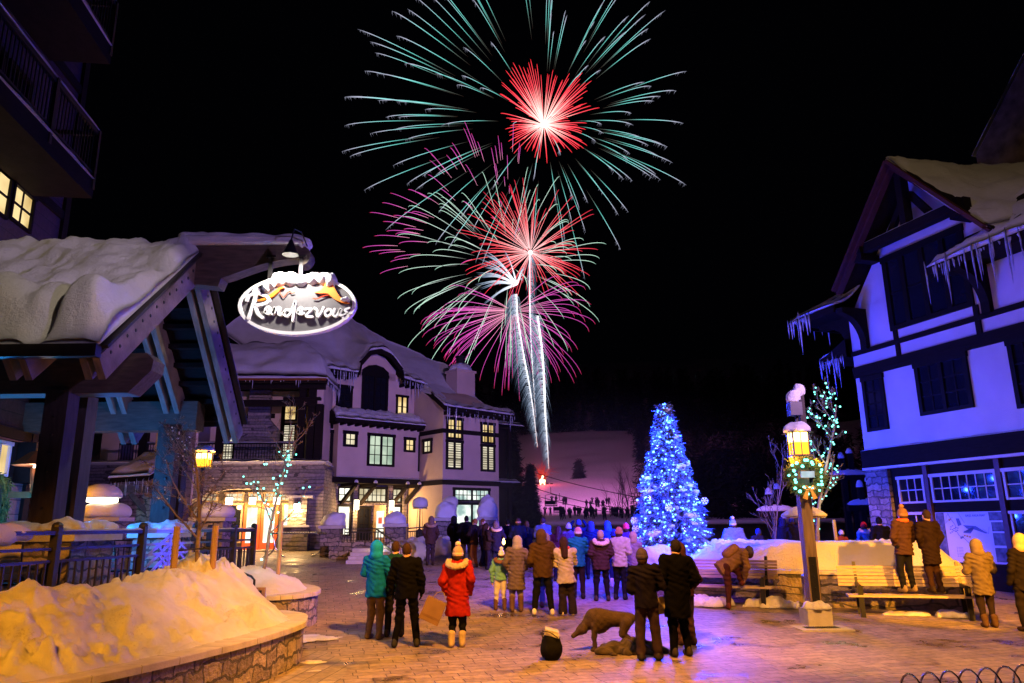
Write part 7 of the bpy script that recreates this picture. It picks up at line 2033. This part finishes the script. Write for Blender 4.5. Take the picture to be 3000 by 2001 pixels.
# ---- dog, blanket, bag, carried parcels
DG = (1.60, 13.45, 0)
def dog_f(X, Y, Z):
    v = smin(seg(X, Y, Z, (-.22, 0, .52), (.30, 0, .50), .15, .115, 1.1), ell(X, Y, Z, (-.18, 0, .47), (.19, .15, .20)), .06)
    v = smin(v, seg(X, Y, Z, (-.30, 0, .55), (-.42, -.02, .40), .10, .075), .06)
    v = smin(v, ell(X, Y, Z, (-.47, -.03, .34), (.09, .075, .085)), .05); v = smin(v, seg(X, Y, Z, (-.50, -.04, .32), (-.62, -.06, .24), .052, .036), .03)
    for q in (-1, 1):
        v = smin(v, ell(X, Y, Z, (-.43, -.03 + q * .075, .36), (.035, .02, .07)), .02)
        v = smin(v, smin(seg(X, Y, Z, (-.24, q * .09, .42), (-.27, q * .09, .22), .065, .042), seg(X, Y, Z, (-.27, q * .09, .22), (-.26, q * .09, .03), .038, .032), .03), .03)
        v = smin(v, smin(seg(X, Y, Z, (.28, q * .09, .46), (.20, q * .10, .28), .095, .055), smin(seg(X, Y, Z, (.20, q * .10, .28), (.34, q * .10, .17), .050, .035), seg(X, Y, Z, (.34, q * .10, .17), (.31, q * .10, .03), .034, .030), .02), .02), .03)
        for px_ in (-.28, .29): v = smin(v, ell(X, Y, Z, (px_, q * .10 - .0, .025), (.055, .035, .03)), .02)
    v = smin(v, seg(X, Y, Z, (.38, 0, .55), (.58, .03, .42), .04, .02), .03)
    return np.maximum(v + .006 * np.sin(X * 60) * np.sin(Y * 55) * np.sin(Z * 50), -Z)
P, Q = surfnet(dog_f, (-.75, -.25, 0), (.7, .25, .8), .014)
dg = mesh_obj('dog', P, Q, mat('dog_fur', (.05, .03, .022), .9, .35, 10, .5, 60), None, None, True); dg.location = DG; dg.rotation_euler = (0, 0, rad(-8))
tag(dg, 'brown dog with lowered head standing over the crumpled blanket', 'dog')
def bl_f(X, Y, Z):
    v = ell(X, Y, Z, (0, 0, .0), (.58, .30, .13)); v = smin(v, ell(X, Y, Z, (.02, .03, .08), (.30, .18, .13)), .08); v = smin(v, ell(X, Y, Z, (-.42, -.06, .06), (.2, .16, .11)), .06)
    w_ = np.sin((X * .9 + Y * .6) * 22 + 3 * np.sin(X * 5) + Z * 12) * .022 + np.sin((X * .3 - Y) * 31 + 2 * np.sin(Y * 7)) * .014
    return np.maximum(v + w_, -Z)
P, Q = surfnet(bl_f, (-.75, -.45, 0), (.75, .45, .34), .014)
o = mesh_obj('blanket', P, Q, mat('blanket_wool', (.06, .045, .035), .9, .7, 5, .5, 60, stretch=(1, 6, 1)), None, None, True); o.location = (1.95, 13.25, .003)
tag(o, 'crumpled brown striped blanket lying on the paving under the dog', 'blanket')
BG = thing('bag', 'small black drawstring bag with clear plastic tray on its top, on the paving', 'bag', (.57, 12.65, 0))
P, Q = surfnet(lambda X, Y, Z: np.maximum(smin(ell(X, Y, Z, (0, 0, .16), (.175, .15, .19)), ell(X, Y, Z, (0, 0, .32), (.12, .11, .08)), .06) + .008 * np.sin(X * 30 + Z * 9) * np.sin(Y * 27), -Z), (-.25, -.25, 0), (.25, .25, .42), .012)
mesh_obj('sack', P, Q, cloth((.008, .008, .009), .7), BG, None, True)
MB().box(-.11, .13, -.10, .10, .37, .41, 0, None, .15, .25).box(-.10, .12, -.09, .09, .412, .45, 0, None, .15, .25).build('plastic_tray', mat('clear_plastic', (.60, .57, .55), .12, .3, 14, .3), BG)
MB().tube(spline([(-.13, 0, .3), (-.14, -.06, .42), (-.02, -.13, .42), (.1, -.12, .34)], 5), .008, 5).build('cord', M['black'], BG)
PC = thing('carrier_bag', 'tan paper carrier bag held at the left side of the red coat', 'bag', (-1.42, 13.95, .42))
MB().box(-.20, .16, -.05, .05, 0, .40, 0, None, 0, rad(24)).build('paper', mat('kraft_paper', (.20, .12, .08), .8, .1), PC)
MB().box(-.195, .155, -.053, -.0505, .07, .11, 0, (-.02, 0, .2), 0, rad(24)).build('print_band', mat('brown_print', (.16, .09, .06), .8), PC)
MB().tube(spline([(-.02, 0, .42), (.06, 0, .50), (.16, 0, .50), (.20, 0, .38)], 4), .006, 5).build('handle', M['pole_wood'], PC)
PC2 = thing('carrier_bag', 'pale folded paper bag held beside the long black coat', 'bag', (2.30, 12.9, .62))
MB().box(-.20, .16, -.03, .03, 0, .26, 0, None, 0, rad(-12)).build('paper', mat('pale_paper', (.42, .36, .26), .8, .1), PC2)
MB().tube([(.0, 0, .25), (.10, 0, .36), (.16, .0, .25)], .006, 5).build('handle', M['pole_wood'], PC2)

# ================================================================== fireworks
def burst(name, label, c, n, Rm, s0, drift, grav, m, rad_, seed, flat=1.0, keep=None, rvar=.12, ease=1.7, tip=1.0, pts=12, extra=0, feather=0):
    t = thing(name, label, 'firework', c, 0, 'fireworks over the slope')
    G = random.Random(seed)
    k = 0
    more = MB()
    while k < n + extra:
        u = G.uniform(-1, 1); a = G.uniform(0, 2 * PI); q = math.sqrt(1 - u * u)
        d = Vector((q * math.cos(a), q * math.sin(a) * flat, u))
        if keep and not keep(d): continue
        if abs(d.y) > .8 * flat and G.random() < .7: continue
        L = Rm * G.uniform(1 - rvar, 1 + rvar); s_ = s0 + G.uniform(-.06, .06) * (s0 > .1); end = G.uniform(.90, 1.0)
        P_ = []; T_ = []; r_ = []
        for j in range(pts):
            x = j / (pts - 1); tt = lerp(max(.01, s_), end, x)
            e = 1 - (1 - tt) ** ease
            P_.append((d * L + Vector(drift)) * e + Vector((0, 0, -grav * tt ** 3)))
            T_.append(x)
            r_.append(rad_ * (.35 + .65 * min(1, x * 4)) * (tip if .8 < x < .93 else 1) * (1 if x < .93 else .45))
        b = MB() if k < n else more
        b.tube(P_, r_, 4, True, T_)
        for f in range(feather):
            x = G.uniform(.80, 1.0); p = Vector(pl([tuple(v) for v in P_], x)); w_ = G.uniform(.6, 1.8)
            o_ = Vector((-d.x * .4 - .15, 0, -.8 - .3 * d.z)) * w_
            b.tube([p, p + o_ * .5 + Vector((-.12, 0, .05)), p + o_], [.035, .03, .015], 3, False, [.86, .93, 1])
        if k < n: b.build('trail', m, t, None, False, True)
        k += 1
    if extra: tag(more.build('thin_trails', m, t, None, False, True), kind='stuff')
    return t


TEAL = trailmat('teal_sparks', [(0, (.03, .012, .008)), (.16, (.10, .13, .11)), (.38, (.16, .70, .62)), (.60, (.34, .80, .80)), (.80, (.46, .48, .62)), (1, (.10, .10, .14))], 1.25)
REDC = trailmat('red_sparks', [(0, (1.6, 1.1, 1.0)), (.22, (1.3, .55, .50)), (.5, (1.0, .07, .10)), (1, (.75, .02, .03))], 1.6)
RED2 = trailmat('crimson_sparks', [(0, (1.2, .7, .7)), (.3, (1.0, .20, .22)), (.65, (.9, .05, .08)), (1, (.55, .02, .05))], 1.4)
MAG = trailmat('magenta_sparks', [(0, (1.2, .45, .65)), (.35, (.80, .10, .55)), (.8, (.60, .06, .42)), (1, (.70, .03, .10))], 1.25)
MINT = trailmat('mint_sparks', [(0, (.10, .08, .08)), (.3, (.55, .70, .62)), (.7, (.55, .85, .66)), (1, (.25, .45, .36))], 1.4)
c1 = (11.0, 220, 128.5)
burst('firework', 'huge teal firework filling the top of the sky', c1, 100, 50, .40, (-8, 0, 5), 3.5, TEAL, .085, 2, .9, None, .20, 1.35, 1.3, extra=30, feather=7)
t = burst('firework', 'dense red firework with white-hot heart inside the teal one', c1, 100, 15, .03, (.5, 0, 6), .8, REDC, .11, 3, .9, None, .26, 1.5, extra=60)
MB().ball((0, 0, 0), .9, 8).build('heart', emat('burst_heart', (1, .85, .8), 8), t, None, True)
c2 = (6.0, 220, 84.5)
t = burst('firework', 'crimson firework at the top of the white rising plumes', c2, 100, 19, .04, (-1, 0, 4), 1.5, RED2, .09, 5, .9, None, .25, 1.6, extra=40)
MB().ball((0, 0, 0), .7, 8).build('heart', emat('burst_heart', (1, .85, .8), 6), t, None, True)
burst('firework', 'magenta firework low in the sky drooping above the chalet chimney', (.4, 220, 65.7), 90, 24, .06, (-1.5, 0, 0), 5, MAG, .075, 7, .9, lambda d: d.z < .45, .16, 1.7)
burst('firework', 'pale mint firework with widest streaks left of the plumes', (-.3, 220, 79.9), 84, 31, .30, (-5, 0, 2), 4, MINT, .08, 9, .9, None, .16, 1.7, extra=14)
burst('firework', 'scattered magenta streaks at upper left of the crimson firework', (-.5, 220, 83), 50, 36, .60, (-6, 0, 5), 3, MAG, .08, 11, .9, lambda d: d.x < .35 and d.z > -.25, .14, 1.6)
# white fan of thick comets
WF = thing('firework', 'white feathery fan of short thick comets left of the plumes', 'firework', (1.7, 220, 74.2), 0, 'fireworks over the slope')
WHT = trailmat('white_sparks', [(0, (1.6, 1.6, 1.7)), (.4, (.80, .88, 1.05)), (.8, (.28, .36, .52)), (1, (.03, .04, .07))], 1.0)
G = random.Random(4)
for dx, dz in [(-12, 9), (-11, 12.5), (-13, 4.5), (-12.5, .5), (-11, -5), (-4, 13), (3, 7), (2.5, 3)]:
    for q in range(5):
        k_ = G.uniform(.75, 1.05); o_ = G.uniform(-1.0, 1.0)
        MB().tube(spline([(0, 0, 0), (dx * .5 * k_, 0, dz * .55 * k_ + o_ * .5 + .5), (dx * k_, 0, dz * k_ - 1.2 + o_)], 6), [.32, .30, .28, .26, .22, .20, .18, .16, .14, .12, .10, .08, .05], 4, True, [j / 12 for j in range(13)]).build('trail', WHT, WF, None, False, True)
# rising plumes: a bright core with fine sparks blown off it
CORE = trailmat('plume_core', [(0, (1.0, .35, .25)), (.10, (1.0, .85, .9)), (.5, (1.5, 1.6, 1.8)), (1, (1.5, 1.6, 1.8))], 1.2)
HAIR = trailmat('plume_sparks', [(0, (1.2, 1.25, 1.4)), (.3, (.50, .60, .80)), (.65, (.13, .18, .28)), (1, (.01, .015, .03))], .9)
def plume(label, pts, seed, w, r, side):
    t = thing('rising_plume', label, 'firework', pts[0], 0, 'fireworks over the slope')
    sp = spline(pts, 10); G = random.Random(seed); n = len(sp)
    MB().tube(sp, [r * (.25 + .75 * min(1, j / n * 2.2)) for j in range(n)], 5, True, [j / n for j in range(n)]).build('core', CORE, t, IDM, False, True)
    b = MB()
    for j in range(int(n * 11)):
        u = G.random() ** .85
        p = Vector(pl([tuple(x) for x in sp], u)); L = w * (.2 + .8 * min(1, u * 1.8)) * G.uniform(.3, 1.1)
        s = side if G.random() < .86 else -side * .5
        q1 = p + Vector((s * L * .35, G.uniform(-.5, .5), -L * .10 + .4)); q2 = p + Vector((s * L * .75, G.uniform(-.8, .8), -L * .75 + .2)); q3 = p + Vector((s * L * .95, G.uniform(-.8, .8), -L * 1.5))
        b.tube([p, q1, q2, q3], [.06, .05, .035, .015], 3, False, [0, .3, .7, 1])
    tag(b.build('sparks', HAIR, t, IDM, False, True), kind='stuff')
plume('left white rising plume bending up from the slope', [(7.13, 220, 24.2), (6.22, 220, 33.8), (4.9, 220, 43.6), (3.4, 220, 52.2), (1.9, 220, 63.1), (1.5, 220, 71)], 1, 4.2, .22, -1)
plume('middle striped rising plume reaching the crimson firework', [(6.7, 220, 33), (6.1, 220, 46.9), (5.65, 220, 60.3), (5.6, 220, 74.2), (5.8, 220, 83.5)], 2, 2.2, .16, 1)
plume('right brightest rising plume starting at the launch flames', [(10.3, 220, 17.8), (10.0, 220, 25.4), (9.58, 220, 35.0), (9.45, 220, 44.2), (8.98, 220, 53.5), (7.9, 220, 64)], 3, 4.4, .30, -1)
# ================================================================== drifting smoke over the snow behind the crowd and at the launch flames
def smoke(c, r, dens, scale, col):
    P, Q = surfnet(lambda X, Y, Z: ell(X, Y, Z, (0, 0, 0), r), (-r[0], -r[1], -r[2]), r, max(r) / 14)
    m = bpy.data.materials.new('smoke'); m.use_nodes = True; nt = m.node_tree; nt.nodes.clear()
    o_ = nt.nodes.new('ShaderNodeOutputMaterial'); v = nt.nodes.new('ShaderNodeVolumePrincipled')
    v.inputs['Color'].default_value = (*col, 1); v.inputs['Anisotropy'].default_value = .3
    tc = nt.nodes.new('ShaderNodeTexCoord'); L = nt.links.new
    mp = nt.nodes.new('ShaderNodeMapping'); L(tc.outputs['Object'], mp.inputs[0]); mp.inputs['Scale'].default_value = (1 / r[0], 1 / r[1], 1 / r[2])
    ln = N(nt, 'ShaderNodeVectorMath', operation='LENGTH'); L(mp.outputs[0], ln.inputs[0])
    mr = N(nt, 'ShaderNodeMapRange', interpolation_type='SMOOTHSTEP'); L(ln.outputs['Value'], mr.inputs[0])
    mr.inputs[1].default_value = 1.0; mr.inputs[2].default_value = .15; mr.inputs[3].default_value = 0; mr.inputs[4].default_value = dens
    nz = N(nt, 'ShaderNodeTexNoise', Scale=scale, Detail=3.0); L(tc.outputs['Object'], nz.inputs['Vector'])
    r2 = ramp(nt, [(.35, (.15, .15, .15)), (.65, (1, 1, 1))]); L(nz.outputs[0], r2.inputs[0])
    mu = N(nt, 'ShaderNodeMath', operation='MULTIPLY'); L(mr.outputs[0], mu.inputs[0]); L(r2.outputs[0], mu.inputs[1])
    L(mu.outputs[0], v.inputs['Density']); L(v.outputs[0], o_.inputs['Volume'])
    o = mesh_obj('smoke', P, Q, m); o.location = c
    return tag(o, None, None, None, 'stuff')
smoke((2.5, 40, 4.0), (13, 15, 5.5), .010, .16, (.85, .87, .95))
smoke((6.0, 218, 19), (20, 9, 12), .020, .10, (.9, .85, .85))
sc.cycles.volume_bounces = 0
